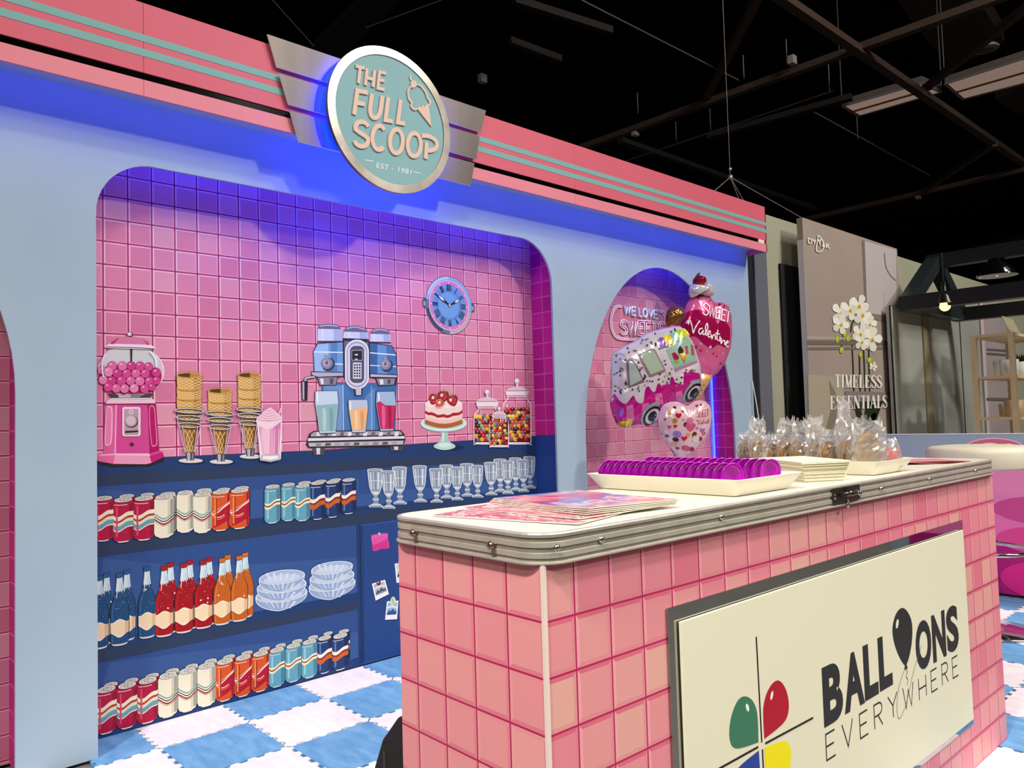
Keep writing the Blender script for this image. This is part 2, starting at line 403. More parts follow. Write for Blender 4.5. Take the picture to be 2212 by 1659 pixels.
# ---- round sign with silver wings
sg = thing('round_sign', 'round teal ice cream sign with silver wings over the pink fascia', 'sign', (1.722, -HD, 2.0))
steel = noisy('5f574f', '746b62', 5, .48, .55, (1, 1, .02), name='brushed_silver')
steel_ring = noisy('6e675f', 'b9b0a6', 2.6, .34, .8, (1.6, 1.6, 1.6), name='brushed_silver_reflections')  # mottled light and dark colour imitates reflections on the rim
WY = -.166
WX = lambda x, y: (lambda p: (p.x, p.z))(on_y(560+.24412*x, 40+.24412*y, WY))
def wing(xo_top, xo_bot, xi, zt2, zb2): return [(xo_top, zt2), (xi, zt2), (xi, zb2), (xo_bot, zb2)]
for tl, bl, xi in (((72, 138), (155, 428), 1.60), ((175, 483), (258, 760), 1.60), ((272, 815), (350, 1090), 1.60), ((2007, 815), (1960, 1005), 1.85), ((1952, 1045), (1920, 1243), 1.85), ((1905, 1280), (1872, 1480), 1.85)):
    (xa, za), (xb, zb3) = WX(*tl), WX(*bl); ring = wing(xa, xb, xi, za, zb3)
    q = MB(); q.prism([(x, WY, z) for x, z in ring], (0, .006, 0), steel, white_board); recalc(q.build('wing_panel', sg))
SCX, SCZ, RO, RI, SY = 1.722, 2.2305, .290, .257, -.222
q = MB()
n = 72
def ringpts(r, y): return [(SCX+r*math.cos(2*PI*i/n), y, SCZ+r*math.sin(2*PI*i/n)) for i in range(n)]
vs = ringpts(RO, SY+.016)+ringpts(RO, SY)+ringpts(RI, SY)+ringpts(RI, SY+.006)
q.raw(vs, [[k*n+i, k*n+(i+1) % n, (k+1)*n+(i+1) % n, (k+1)*n+i] for k in range(3) for i in range(n)], steel_ring)
q.raw(ringpts(RO, SY+.016), [list(range(n))], white_board)
recalc(q.build('rim', sg))
q = MB(); q.poly(ringpts(RI+.002, SY+.004)[::-1], noisy('86b3b9', '8cb8bd', 3, .5, name='teal_face', spec=.2)); face = q.build('sign_face', sg)
q = MB()                     # blue light ring behind the disc
vs = [(SCX+r*math.cos(2*PI*i/n), y, SCZ+r*math.sin(2*PI*i/n)) for r, y in ((.262, SY+.020), (.274, SY+.020), (.274, SY+.030), (.262, SY+.030)) for i in range(n)]
q.raw(vs, [[k*n+i, k*n+(i+1) % n, ((k+1) % 4)*n+(i+1) % n, ((k+1) % 4)*n+i] for k in range(4) for i in range(n)], mat('0a1cff', .4, emit=80.0, ecol='0028ff', name='blue_led_ring'))
recalc(q.build('light_ring', sg, 'blue glowing ring behind the disc'))
q = MB()
for a in (40, 140, 220, 320):
    q = MB(); x, z = SCX+.2*math.cos(math.radians(a)), SCZ+.15*math.sin(math.radians(a))
    q.tube([(x, SY+.005, z), (x, -HD-.0006, z)], .008, mat('888888', .4, 1), 8); q.build('standoff_bolt', sg)
cream = mat('e9c8b6', .5, spec=.2, name='cream_letter')
def signletter(ch, x, z, w, h, t, shear=.15, slope=.09, m=cream, th=.006, fnY=None, stretch=0):
    """one raised letter: box lower left x, z (relative to the disc), width, height, stroke width"""
    q = MB(); Y = SY+.004-th if fnY is None else fnY
    for si, st in enumerate(STROKE[ch]):
        Y = SY+.004-th-.0004*si
        pts = [(SCX+x+w*a+shear*h*b, SCZ+z+h*b+slope*w*a) for a, b in st]
        cl = len(st) > 15 and ch == 'O'
        if cl: pts = pts[:-1]
        for rb in ribbon(pts, t, cl):
            q.prism([(c[0], Y, c[1]) for c in rb], (0, th-.0002, 0), m)
    return recalc(q.build('letter_'+ch.lower(), face))
for ch, x, z, w, h in (('T', -.176, .104, .040, .066), ('H', -.125, .107, .034, .068), ('E', -.068, .111, .030, .068)):
    signletter(ch, x, z, w, h, .0125, .14)
for ch, x, z, w, h in (('F', -.178, -.022, .046, .098), ('U', -.112, -.015, .048, .096), ('L', -.036, -.008, .034, .096), ('L', .023, -.003, .034, .097)):
    signletter(ch, x, z, w, h, .017, .17)
for ch, x, z, w, h in (('S', -.182, -.142, .062, .098), ('C', -.103, -.138, .062, .098), ('O', -.022, -.134, .062, .098), ('O', .063, -.128, .066, .098), ('P', .139, -.124, .072, .098)):
    signletter(ch, x, z, w, h, .0175, .10)
q = MB()                     # thin line: EST - 1981
vsf, fsf, asp = text_mesh('EST - 1981', .004, 1.08)
q.raw([(SCX-.081+.165*u+.004*v, SY+.0032, SCZ-.207+.021*v+.006*u) for u, v in vsf], fsf, mat('f2eef4', .5)); q.build('year_line', face)
for a, b2 in (((-.130, -.187), (-.095, -.185)), ((.096, -.187), (.131, -.188))):
    q = MB()
    for rb in ribbon([(SCX+a[0], SCZ+a[1]), (SCX+b2[0], SCZ+b2[1])], .0035): q.poly([(c[0], SY+.003, c[1]) for c in rb], mat('f2eef4', .5))
    q.build('dash', face)
q = MB()                     # ice cream cone outline
SX = lambda x, y: on_y(560+.24412*x, 40+.24412*y, SY-.001)
sp_n = [0]
def signpoly(q, pts, th=.005):
    sp_n[0] += 1; d = Vector((0, -.00012*(sp_n[0] % 9), 0)); q.prism([SX(*p)+d for p in pts], (0, th, 0), cream)
cr_pts = smooth_ring([(1350, 590), (1318, 640), (1325, 705), (1350, 745), (1345, 775), (1375, 805), (1405, 795)], 5, False)
for rb in ribbon(cr_pts, 14): signpoly(q, rb)
cr_pts = smooth_ring([(1395, 580), (1435, 600), (1475, 655), (1490, 700), (1512, 735), (1505, 765), (1480, 775)], 5, False)
for rb in ribbon(cr_pts, 14): signpoly(q, rb)
signpoly(q, [(1400, 800), (1418, 770), (1432, 790), (1448, 760), (1462, 785), (1480, 755), (1498, 768), (1524, 957)])
signpoly(q, ell(1366, 578, 26, 32, 0, 20)); signpoly(q, [(1340, 600), (1362, 618), (1400, 590), (1385, 570)])
for rb in ribbon([(1345, 545), (1338, 520), (1345, 500)], 14): signpoly(q, rb)
recalc(q.build('cone_emblem', face))

# ---- the hall
mb = MB(); mb.box((-9, -12, -.03), (24, 12, -.012), noisy('6f6c69', '787471', 3, .8, name='hall_floor')); mb.build('floor', kind='structure')
mb = MB(); mb.box((-12, -13, 9.0), (40, 34, 9.1), mat('070606', .9, spec=.05)); mb.build('ceiling', kind='structure')
mb = MB(); mb.box((-12, 33, -.03), (40, 33.2, 9), mat('070606', .9, spec=.05)); mb.build('wall_far', kind='structure')
mb = MB(); mb.box((39.5, -13, -.03), (39.7, 33, 9), mat('070606', .9, spec=.05)); mb.build('wall_far_right', kind='structure')

# ---- plush puzzle mats, .30 m, cut along the wall
MX, MY, S = .8666, .23248, .30
def mat_outline(x0, y0, x1, y1, ph):
    def edge(a, b2, k):
        n = 11; o = []
        ax, ay = a; bx, by = b2; dx, dy = (bx-ax), (by-ay); L = math.hypot(dx, dy); nx, ny = dy/L, -dx/L
        for i in range(n):
            h = .0065 if (i+k) % 2 == 0 else -.0065
            if L < .2 and i > 7: pass
            for t in (i/n+.012, (i+1)/n-.012):
                o.append((ax+dx*t+nx*h, ay+dy*t+ny*h))
        return o
    return edge((x0, y0), (x1, y0), ph)+edge((x1, y0), (x1, y1), ph)+edge((x1, y1), (x0, y1), ph)+edge((x0, y1), (x0, y0), ph)
blue_pile = noisy('5f93c4', '7aaad6', 26, .95, 0, (1, .35, 1), .9, 'blue_plush', spec=.05); white_pile = noisy('e6dbe2', 'f2eaee', 26, .95, 0, (1, .35, 1), .9, 'white_plush', spec=.05)
ORD = ['first', 'second', 'third', 'fourth', 'fifth', 'sixth', 'seventh', 'eighth', 'ninth', 'tenth', 'eleventh', 'twelfth', 'thirteenth', 'fourteenth', 'fifteenth', 'sixteenth', 'seventeenth', 'eighteenth', 'nineteenth', 'twentieth']
def visible_mat(x0, y0, x1, y1):
    for x in (x0, (x0+x1)/2, x1):
        for y in (y0, (y0+y1)/2, y1):
            p = Vector((x, y, 0))-EYE; d = p.dot(CF)
            if d > .1 and -60 < W/2+FPX*p.dot(CR)/d < W+60 and H/2-FPX*p.dot(CU)/d < H+120: return True
    return False
for j in range(0, 8):
    for i in range(-4, 14):
        x0, x1 = MX+(i-1)*S, MX+i*S; y1, y0 = MY-j*S, MY-(j+1)*S
        if j == 0: y1 = ND-.0 if .68 < x0 and x1 < 2.85 else (-.002 if x0 > .4 or x1 < .6 else y1)
        if j == 0:
            if x1 <= .705: y1 = -.004
            elif x0 >= 2.83: y1 = -.004
            else: y1 = ND-.003; x0 = max(x0, .682); x1 = min(x1, 2.84)
        x1 = min(x1, XE-.006)
        if x1-x0 < .02 or not visible_mat(x0, y0, x1, y1): continue
        # hidden by the counter
        white = (i+j) % 2 == 1
        r = mat_outline(x0, y0, x1, y1, 0 if white else 0)
        if j == 0: r = [(min(max(x, .68 if x0 > .6 else -9), 2.844 if x1 < 2.9 else 9), y1 if abs(y-y1) < .02 else y) for x, y in r]
        r = [(min(x, XE-.004), y) for x, y in r]
        q = MB(); q.prism([(x, y, -.012) for x, y in r], (0, 0, .012 if white else .0118), white_pile if white else blue_pile)
        o = recalc(q.build('floor_mat', None))
        col = 'off-white' if white else 'sky blue'
        tag(o, '%s plush puzzle mat, %s from the left in the %s row from the wall' % (col, ORD[i+4], ORD[j]), 'floor mat', 'checkered plush puzzle mats on the floor')
# ================================================================== the counter and what stands on it
CO = Vector((.7932, -1.92313, 0)); CTH = -.0231224; CL, CB, CZ = 1.9545, .3782, .8140
CUx = Vector((math.cos(CTH), math.sin(CTH), 0)); CVx = Vector((-CUx.y, CUx.x, 0))
def ct(u, v=None, z=None):
    if v is None: u, v, z = u
    return CO+CUx*u+CVx*v+Vector((0, 0, z))
def ctm(): return MB(lambda p: ct(p[0], p[1], p[2]))
TOP = .861
cn = thing('counter', 'pink tiled folding sales counter with an aluminium edged top', 'counter', CO, CTH)
CP = [(0, 'e0788c'), (.25, 'e58a97'), (.5, 'e69399'), (.75, 'e59c9c'), (1, 'e6ab9f')]
CP2 = [(0, 'ea7f90'), (.2, 'ec949c'), (.6, 'ee9c9f'), (1, 'efa3a1')]
c_front = tile_mat('counter_tile_print', 0, 2, .303-.0796*5, .0, .0796, CP, 'b8205a', .02, .10, fl=(.8, 'f3a9b1'), ft=(.85, 'd9647f'), fr=(.5, 'dd8290'), fb=(.4, 'd97a8b'), obj=True, pv=.0814)
c_left = tile_mat('counter_tile_print_end', 1, 2, .0, .0, .0812, CP2, 'b8205a', .02, .10, fl=(.5, 'dd7c8d'), ft=(.4, 'e98e99'), fr=(.5, 'f4a8ab'), fb=(.7, 'dc7288'), obj=True, pv=.0814, seed=3)
q = ctm(); q.raw([(0, 0, 0), (CL, 0, 0), (CL, 0, CZ), (0, 0, CZ)], [[0, 1, 2, 3]], c_front)
q.raw([(0, 0, 0), (0, CB, 0), (0, CB, CZ), (0, 0, CZ)], [[0, 3, 2, 1]], c_left)
q.raw([(CL, 0, 0), (CL, CB, 0), (CL, CB, CZ), (CL, 0, CZ)], [[0, 1, 2, 3]], c_left)
q.raw([(0, CB, 0), (CL, CB, 0), (CL, CB, CZ), (0, CB, CZ)], [[0, 3, 2, 1]], white_board)
q.raw([(0, 0, CZ), (CL, 0, CZ), (CL, CB, CZ), (0, CB, CZ)], [[0, 1, 2, 3]], white_board)
q.build('tiled_body', cn)
q = ctm(); q.box((-.001, -.0015, 0), (.006, .0, CZ), mat('f0dcd2', .4)); q.box((-.0012, -.001, 0), (-.0002, .004, CZ), mat('f0dcd2', .4)); q.build('corner_trim', cn)
alu = noisy('b8b2a6', 'c4beb2', 30, .36, .35, (1, 1, .03), name='brushed_aluminium'); alu2 = noisy('98927f', 'a39d8c', 30, .42, .35, (1, 1, .03), name='ribbed_aluminium')
def loop(off, z, r=.05):
    return [(x, y, z) for x, y in rrect(-.012-off, -.012-off, CL+.008+off, CB+.016+off, r+off, 8)]
prof = [(-.006, .8142), (.003, .8146), (.004, .8165), (.0035, .8185), (-.001, .8195), (-.001, .8235), (.001, .8240), (.001, .8315), (-.001, .8322), (-.001, .8390), (.001, .8397), (.001, .8470), (-.001, .8477),
        (-.001, .8535), (.0012, .8542), (.002, .8585), (.0005, .8606), (-.005, .8612), (-.0052, .8606)]
q = ctm()
for a, b2 in zip(prof[:-1], prof[1:]):
    A, B = loop(*a), loop(*b2); n = len(A)
    rec = a[0] < 0 and b2[0] < 0 and a[1] < .856
    q.raw(A+B, [[i, (i+1) % n, n+(i+1) % n, n+i] for i in range(n)], alu2 if rec else alu, False)
q.build('edge_profile', cn)
q = ctm(); q.poly(loop(-.0050, .8607), mat('e9e4d2', .3, spec=.5, name='cream_laminate')); q.build('counter_top', cn)
q = ctm(); q.poly(loop(-.004, .8143)[::-1], alu2); q.build('top_underside', cn)
bolt_m = mat('b9a98c', .25, 1.0, name='brass_bolt'); screw_m = mat('c9c6be', .2, 1.0, name='screw_steel')
for v in (.300, .091):
    q = ctm(); q.lathe([(.0032, 0), (.0032, .008), (.0062, .008), (.0066, .011), (.0045, .0135), (0, .0140)], bolt_m, 12, (-.012, v, .8375), (Vector((0, 1, 0)), Vector((0, 0, 1)), Vector((-1, 0, 0)))); q.build('bolt', cn)
for u in (.018, .115, .441, 1.002, 1.117, 1.416, 1.766):
    q = ctm(); q.lathe([(.0058, 0), (.0056, .0022), (.0035, .0042), (0, .0048)], screw_m, 12, (u, -.0125, .8395 if u < .9 else .836), (Vector((1, 0, 0)), Vector((0, 0, 1)), Vector((0, -1, 0)))); q.build('screw', cn)
dk = mat('5c574c', .38, 1.0, name='dark_latch_steel'); ch = mat('d8d6d2', .12, 1.0, name='chrome')
lt = ctm(); lt.box((.866, -.0165, .8225), (.996, -.0125, .8560), dk, .001); lo = lt.build('latch_plate', cn)
q = ctm(); q.box((.924, -.022, .834), (.9275, -.016, .855), mat('1c1a18', .5)); q.tube([(.905, -.020, .8435), (.905, -.027, .8445), (.960, -.027, .8465), (.968, -.024, .8455), (.968, -.024, .8405), (.960, -.027, .839), (.935, -.027, .8375), (.905, -.027, .8385)], .0017, ch, 6); q.build('latch_loop', lo)
q = ctm(); q.box((.893, -.024, .836), (.912, -.016, .846), dk, .001); q.build('latch_hook', lo)
q = ctm(); q.tube([(.927, -.019, .828), (.931, -.019, .821)], .002, ch, 6); q.tube([(.928+.005*math.cos(i*PI/5), -.019, .8155+.006*math.sin(i*PI/5)) for i in range(10)], .0022, ch, 6, True); q.build('padlock_ring', lo)
for uu, zz in ((.873, .842), (.989, .8405), (.873, .834), (.989, .833)):
    q = ctm(); q.ball((uu, -.0165, zz), .0022, ch); q.build('rivet', lo)

# ---- sign on the counter's front
sn = thing('counter_sign', 'white company sign on a mirror plate on the counter front', 'sign', ct(.97, -.004, .13), CTH)
q = ctm(); q.box((.283, -.004, .127), (1.666, -.0012, .702), mat('a9aaa8', .03, 1.0, name='mirror_plate')); q.build('mirror_plate', sn)
q = ctm(); q.box((.309, -.0115, .147), (1.646, -.0065, .676), mat('eae6cc', .42, spec=.3, name='white_sign_board'), .0008); panel = q.build('sign_board', sn)
q = ctm()
for u in (.36, 1.59):
    for z in (.2, .62): q.lathe([(.010, 0), (.010, .0026)], ch, 12, (u, -.0066, z), (Vector((1, 0, 0)), Vector((0, 0, 1)), Vector((0, 1, 0))))
q.build('spacer', sn)
class SignArt(Art):
    pass
def sa(): return Art(lambda u, z, d: ct(u, -.0117-d, z), .0002)
dark = '2b2b2e'
a = sa(); a.line([(.5405, .604), (.5440, .407)], .0042, '181818'); a.line([(.5450, .394), (.5460, .20)], .0042, '181818'); a.build('cross_line', panel)
a = sa(); a.line([(.345, .4035), (.531, .4025)], .0042, '181818'); a.line([(.5555, .4015), (.741, .3985)], .0042, '181818'); a.build('cross_line', panel)
leafR = [(.5535, .4105), (.5525, .440), (.5545, .468), (.566, .489), (.584, .502), (.603, .5065), (.620, .5015), (.636, .486), (.6455, .466), (.6475, .446), (.641, .430), (.625, .4205), (.595, .4150)]
def leaf(cu, cz, su, sz, col, nm):
    a = sa(); pts = smooth_ring([((x-.543)*su+.543, (z-.403)*sz+.403) for x, z in leafR[1:]], 3, False)
    a.poly([((leafR[0][0]-.543)*su+.543, (leafR[0][1]-.403)*sz+.403)]+pts, col)
    a.ell(.543+su*.043+(0 if su > 0 else .0), .403+sz*.080, .0045, .0085, 'f6f2e8', -.5*(1 if su*sz > 0 else -1)); a.build(nm, panel)
leaf(0, 0, 1, 1, 'b3122f', 'red_leaf'); leaf(0, 0, -1.0, 1, '3d7a5e', 'green_leaf'); leaf(0, 0, 1, -1, 'f4e600', 'yellow_leaf'); leaf(0, 0, -1, -1, '23429c', 'blue_leaf')
def signtext(txt, u0, u1, z0, z1, off, nm, col=dark, space=1.0, rise=0.0):
    vs, fs, asp = text_mesh(txt, off, space); q = ctm()
    q.raw([(u0+(u1-u0)*x, -.0120, z0+(z1-z0)*y+rise*x) for x, y in vs], fs, ink(col)); return q.build(nm, panel)
ucur = .786
for chs, w in (('B', .088), ('A', .098), ('L', .072), ('L', .072)):
    signtext(chs, ucur, ucur+w, .365+(ucur-.786)*.02, .488+(ucur-.786)*.02, .045, 'letter_'+chs.lower()); ucur += w+(.001 if chs == 'A' else .006)
a = sa(); a.poly(smooth_ring([(1.2, .5375), (1.232, .524), (1.2555, .495), (1.256, .462), (1.243, .430), (1.222, .405), (1.2065, .398), (1.190, .407), (1.164, .436), (1.1455, .470), (1.143, .502), (1.166, .529)], 4), dark)
a.ell(1.17, .505, .0075, .0115, 'e9e4d2', -.6); a.poly([(1.203, .400), (1.197, .388), (1.217, .388), (1.211, .400)], dark); a.build('letter_balloon', panel)
a = sa(); a.line(smooth_ring([(1.205, .392), (1.214, .380), (1.206, .370), (1.216, .360), (1.208, .350)], 5, False), .002, dark)
a.line(smooth_ring([(1.20, .390), (1.165, .360), (1.145, .320), (1.150, .285), (1.175, .290), (1.21, .320), (1.25, .370), (1.31, .425)], 6, False), .0016, '6a6a6a'); a.build('balloon_string', panel)
ucur = 1.272
for chs, w in (('O', .100), ('N', .092), ('S', .086)):
    signtext(chs, ucur, ucur+w, .362, .484, .045, 'letter_'+chs.lower()); ucur += w+.008
cells = {'E': .040, 'V': .050, 'R': .042, 'Y': .052, 'W': .062, 'H': .046}
ucur = .790
for chs in 'EVERYWHERE':
    w = cells[chs]; a = sa()
    for st in STROKE[chs]:
        if chs == 'H' and len(st) == 2 and st[0][0] < 0: st = [(0, .5), (1, .5)]
        a.line([(ucur+w*x, .297+(ucur-.79)*-.006+.053*y) for x, y in st], .0040, '2b2b2e', .2)
    a.build('thin_letter_'+chs.lower(), panel); ucur += w+.0338

# ---- the trays
porcelain = mat('efe9d8', .25, spec=.5, coat=.3, name='cream_porcelain')
def tray(name, label, bu0, bu1, bv0, bv1, fl, zr=.8965):
    q = ctm(); z0 = TOP+.0004
    def lp(f, z, r): return [(x, y, z) for x, y in rrect(bu0-f, bv0-f, bu1+f, bv1+f, r, 4)]
    L = [lp(-.004, z0, .006), lp(0, z0+.001, .008), lp(fl, zr-.0008, .010), lp(fl-.001, zr, .010), lp(fl-.004, zr, .009), lp(fl-.006, zr-.002, .008), lp(-.004, z0+.006, .006)]
    n = len(L[0]); q.raw(sum(L, []), [[k*n+i, k*n+(i+1) % n, (k+1)*n+(i+1) % n, (k+1)*n+i] for k in range(len(L)-1) for i in range(n)], porcelain)
    q.poly(L[-1], porcelain); q.poly(L[0][::-1], porcelain)
    o = q.build(name, None, label, 'tray'); return recalc(o)
tray('serving_tray', 'cream rectangular tray filled with rows of magenta bowls', .575, .787, .042, .405, .022)
tray('serving_tray', 'cream rectangular tray filled with bags of cookies', 1.187, 1.367, .032, .372, .020)
# magenta bowls standing on edge in two rows
mag = mat('c200c0', .22, spec=.6, name='magenta_plastic')
BR, BD = .0285, .0145
def bowl_mesh():
    q = MB(); pr = []
    for i in range(9):
        a = PI/2*i/8; pr.append((BR*math.sin(a)**.8 if i else 0, -BD*math.cos(a)))
    pr += [(BR+.0012, .0008)]
    inn = [(BR-.0008, .0006)]+[((BR-.0014)*math.sin(PI/2*i/8)**.8 if i else 0, -(BD-.0014)*math.cos(PI/2*i/8)) for i in range(8, -1, -1)]
    q.lathe(pr+inn, mag, 28, cap=False); return q
first = None
def bowl(u, v, label, grp):
    global first
    if first is None: first = bowl_mesh().build('bowl'); o = first
    else: o = first.copy(); COL.objects.link(o)
    tilt = math.radians(-6)
    zc = TOP+.0064+BR+.0015
    yw = math.radians(17); n = ((CVx*-math.cos(yw)-CUx*math.sin(yw))*math.cos(tilt)+Vector((0, 0, 1))*math.sin(tilt)).normalized(); x = n.cross(Vector((0, 0, -1))).normalized(); y = n.cross(x)
    m = Matrix((x, y, n)).transposed().to_4x4(); m.translation = ct(u, v, zc); o.matrix_world = m
    return tag(o, label, 'bowl', grp)
for row, (u, va, vb, n) in enumerate(((.604, .398, .066, 17), (.752, .392, .066, 17))):
    for k in range(n):
        rn = 'left' if row == 0 else 'right'
        bowl(u, va+(vb-va)*k/(n-1), 'magenta plastic bowl on edge, %s from the back in the %s row' % (ORD[k], rn), 'magenta bowls in the cream tray')
# napkins
nap = [mat(h, .85, spec=.1) for h in ('f1ecd0', 'e9e2bf', 'f4efda', 'ece6c8')]
e1, e2 = Vector((.0868, -.0500)), Vector((.1150, .1650))
bx = Vector((.943, .088))
rn = random.Random(3)
for k in range(24):
    t = k/23; z0 = TOP+.0006+k*.00198; fl = .003+.012*t**1.5; j = [rn.uniform(-.0018, .0018) for _ in range(4)]
    a = e1.normalized(); b2 = e2.normalized()
    c0 = bx-a*(fl-j[0])-b2*(fl-j[1]); c1 = bx+e1+a*(fl+j[2])-b2*(fl-j[1]); c2 = bx+e1+e2+a*(fl+j[2])+b2*(fl+j[3]); c3 = bx+e2-a*(fl-j[0])+b2*(fl+j[3])
    q = ctm(); q.prism([(c.x, c.y, z0) for c in (c0, c1, c2, c3)], (0, 0, .0015), nap[k % 4])
    recalc(q.build('paper_napkin', None, 'cream paper napkin, %s from the bottom of the stack between the trays' % (ORD[k] if k < 20 else ['twenty-first', 'twenty-second', 'twenty-third', 'topmost'][k-20]), 'napkin', 'napkins stacked between the trays'))
# magazines
def cover(name, seed, cols, scale=22):
    m = bpy.data.materials.new(name); m.use_nodes = True; nt = m.node_tree; b = nt.nodes['Principled BSDF']; L = nt.links.new
    tc = nt.nodes.new('ShaderNodeTexCoord'); mp = nt.nodes.new('ShaderNodeMapping'); mp.inputs['Location'].default_value = (seed, seed*.7, 0); mp.inputs['Scale'].default_value = (1, .55, 1)
    nz = nt.nodes.new('ShaderNodeTexNoise'); nz.inputs['Scale'].default_value = scale; nz.inputs['Detail'].default_value = 2; nz.inputs['Distortion'].default_value = 1.5
    cr = nt.nodes.new('ShaderNodeValToRGB'); el = cr.color_ramp.elements
    n = len(cols)
    el[0].position, el[0].color = .30, lin(cols[0]); el[1].position, el[1].color = .70, lin(cols[-1])
    for i, c in enumerate(cols[1:-1]):
        e = el.new(.30+.40*(i+1)/(n-1)); e.color = lin(c)
    L(tc.outputs['Object'], mp.inputs[0]); L(mp.outputs[0], nz.inputs['Vector']); L(nz.outputs[0], cr.inputs[0]); L(cr.outputs[0], b.inputs['Base Color']); b.inputs['Roughness'].default_value = .22; b.inputs['Coat Weight'].default_value = .3
    return m
cov_a = cover('photo_cover_pink', 1.3, ['1b2a55', 'd9486a', 'e8838f', 'b8305a', 'f1dfe0', 'd0355c', '34406e'], 26)
def grade(m):
    nt = m.node_tree; L = nt.links.new; tc = nt.nodes['Texture Coordinate']; nz = nt.nodes['Noise Texture']; cr = nt.nodes['Color Ramp']
    sp = nt.nodes.new('ShaderNodeSeparateXYZ'); L(tc.outputs['Object'], sp.inputs[0]); a = nt.nodes.new('ShaderNodeMath'); a.operation = 'MULTIPLY_ADD'; a.inputs[1].default_value = -1.35; a.inputs[2].default_value = -.02; L(sp.outputs[1], a.inputs[0])
    b = nt.nodes.new('ShaderNodeMath'); b.operation = 'MULTIPLY_ADD'; b.inputs[1].default_value = .75; L(nz.outputs[0], b.inputs[0]); L(a.outputs[0], b.inputs[2]); L(b.outputs[0], cr.inputs[0]); return m
cov_b = cover('photo_cover_top', 4.1, ['3f8ed6', 'e9b7bc', 'e06f7c', 'c2548f', '7f86c8', 'ecd3d8', 'd8788c'], 11)
paper = mat('dcd9c6', .6)
mags = [((.023, .302), (.091, .020), 'bottom magazine with a pink and navy cover, fanned out at the left of the counter'), ((.118, .336), (.122, .030), 'second magazine from the bottom of the fanned pile on the counter'),
        ((.186, .347), (.150, .048), 'third magazine from the bottom of the fanned pile on the counter'), ((.193, .3475), (.153, .048), 'fourth magazine from the bottom of the fanned pile on the counter'),
        ((.198, .347), (.156, .047), 'fifth magazine from the bottom of the fanned pile on the counter'), ((.203, .348), (.158, .049), 'topmost magazine with a blue sky cover on the fanned pile')]
for k, (lb, lf, lab) in enumerate(mags):
    lb, lf = Vector(lb), Vector(lf); d = (lf-lb).normalized()*.297; s = Vector((-d.y, d.x)).normalized()*.210
    mg = thing('magazine', lab, 'magazine', ct(lb.x, lb.y, TOP), CTH, 'magazines fanned on the counter')
    z0 = TOP+.0006+k*.0023; nn = 12
    def zz(t, w): return z0+.004*max(0, t-.45)**2*(k+1)*.6*(1-w*.55)
    vs = []; th = .0019
    for h in (0, th):
        for i in range(nn+1):
            for j in range(5):
                p = lb+d*(i/nn)+s*(j/4); vs.append((p.x, p.y, zz(i/nn, j/4)+h))
    N = (nn+1)*5; ix = lambda i, j, h: h*N+i*5+j
    q = ctm(); q.raw(vs, [[ix(i, j, 1), ix(i+1, j, 1), ix(i+1, j+1, 1), ix(i, j+1, 1)] for i in range(nn) for j in range(4)], grade(cov_b) if k == 5 else cov_a, True)
    q.build('cover', mg)
    q = ctm(); q.raw(vs, [[ix(i, j, 0), ix(i, j+1, 0), ix(i+1, j+1, 0), ix(i+1, j, 0)] for i in range(nn) for j in range(4)]+[[ix(i, 0, 0), ix(i+1, 0, 0), ix(i+1, 0, 1), ix(i, 0, 1)] for i in range(nn)]+[[ix(i, 4, 0), ix(i, 4, 1), ix(i+1, 4, 1), ix(i+1, 4, 0)] for i in range(nn)]
          + [[ix(0, j, 0), ix(0, j, 1), ix(0, j+1, 1), ix(0, j+1, 0)] for j in range(4)]+[[ix(nn, j, 0), ix(nn, j+1, 0), ix(nn, j+1, 1), ix(nn, j, 1)] for j in range(4)], paper)
    q.build('pages', mg)
# pink leaflets at the far end
for k in range(9):
    a = math.radians(-42+k*3.2); c = Vector((1.665+k*.0105, .115-k*.004)); d = Vector((math.cos(a), math.sin(a)))*.085; s = Vector((-d.y, d.x)).normalized()*.052
    z0 = TOP+.0006+(8-k)*.0011
    q = ctm(); q.prism([((c+d*i+s*j).x, (c+d*i+s*j).y, z0) for i, j in ((-1, -1), (1, -1), (1, 1), (-1, 1))], (0, 0, .0009), mat(('d98a98', 'e3a0a8')[k % 2], .4), None)
    recalc(q.build('leaflet', None, 'pink folded leaflet, %s from the top of the fan at the counter end' % ORD[k], 'leaflet', 'pink leaflets fanned at the counter end'))
# ---- bags of cookies
def film_mat():
    m = bpy.data.materials.new('clear_film'); m.use_nodes = True; nt = m.node_tree; nt.nodes.clear(); L = nt.links.new; N = nt.nodes.new
    out = N('ShaderNodeOutputMaterial'); mx = N('ShaderNodeMixShader'); tr = N('ShaderNodeBsdfTransparent'); gl = N('ShaderNodeBsdfGlossy'); lw = N('ShaderNodeLayerWeight'); ad = N('ShaderNodeMixShader'); df = N('ShaderNodeBsdfDiffuse')
    gl.inputs['Roughness'].default_value = .16; lw.inputs['Blend'].default_value = .35; df.inputs['Color'].default_value = (.9, .88, .85, 1)
    mr = N('ShaderNodeMapRange'); mr.inputs[3].default_value = .07; mr.inputs[4].default_value = .75
    L(lw.outputs['Facing'], mr.inputs[0]); L(mr.outputs[0], mx.inputs[0]); L(tr.outputs[0], mx.inputs[1]); L(gl.outputs[0], mx.inputs[2])
    ad.inputs[0].default_value = .16; L(mx.outputs[0], ad.inputs[1]); L(df.outputs[0], ad.inputs[2]); L(ad.outputs[0], out.inputs[0]); return m
film = film_mat()
cookie_m = noisy('7d5426', 'a9804a', 60, .75, bump=.5, name='cookie_crumb'); cookie_l = noisy('94703a', 'b8914f', 50, .7, bump=.4, name='pale_cookie_crumb')
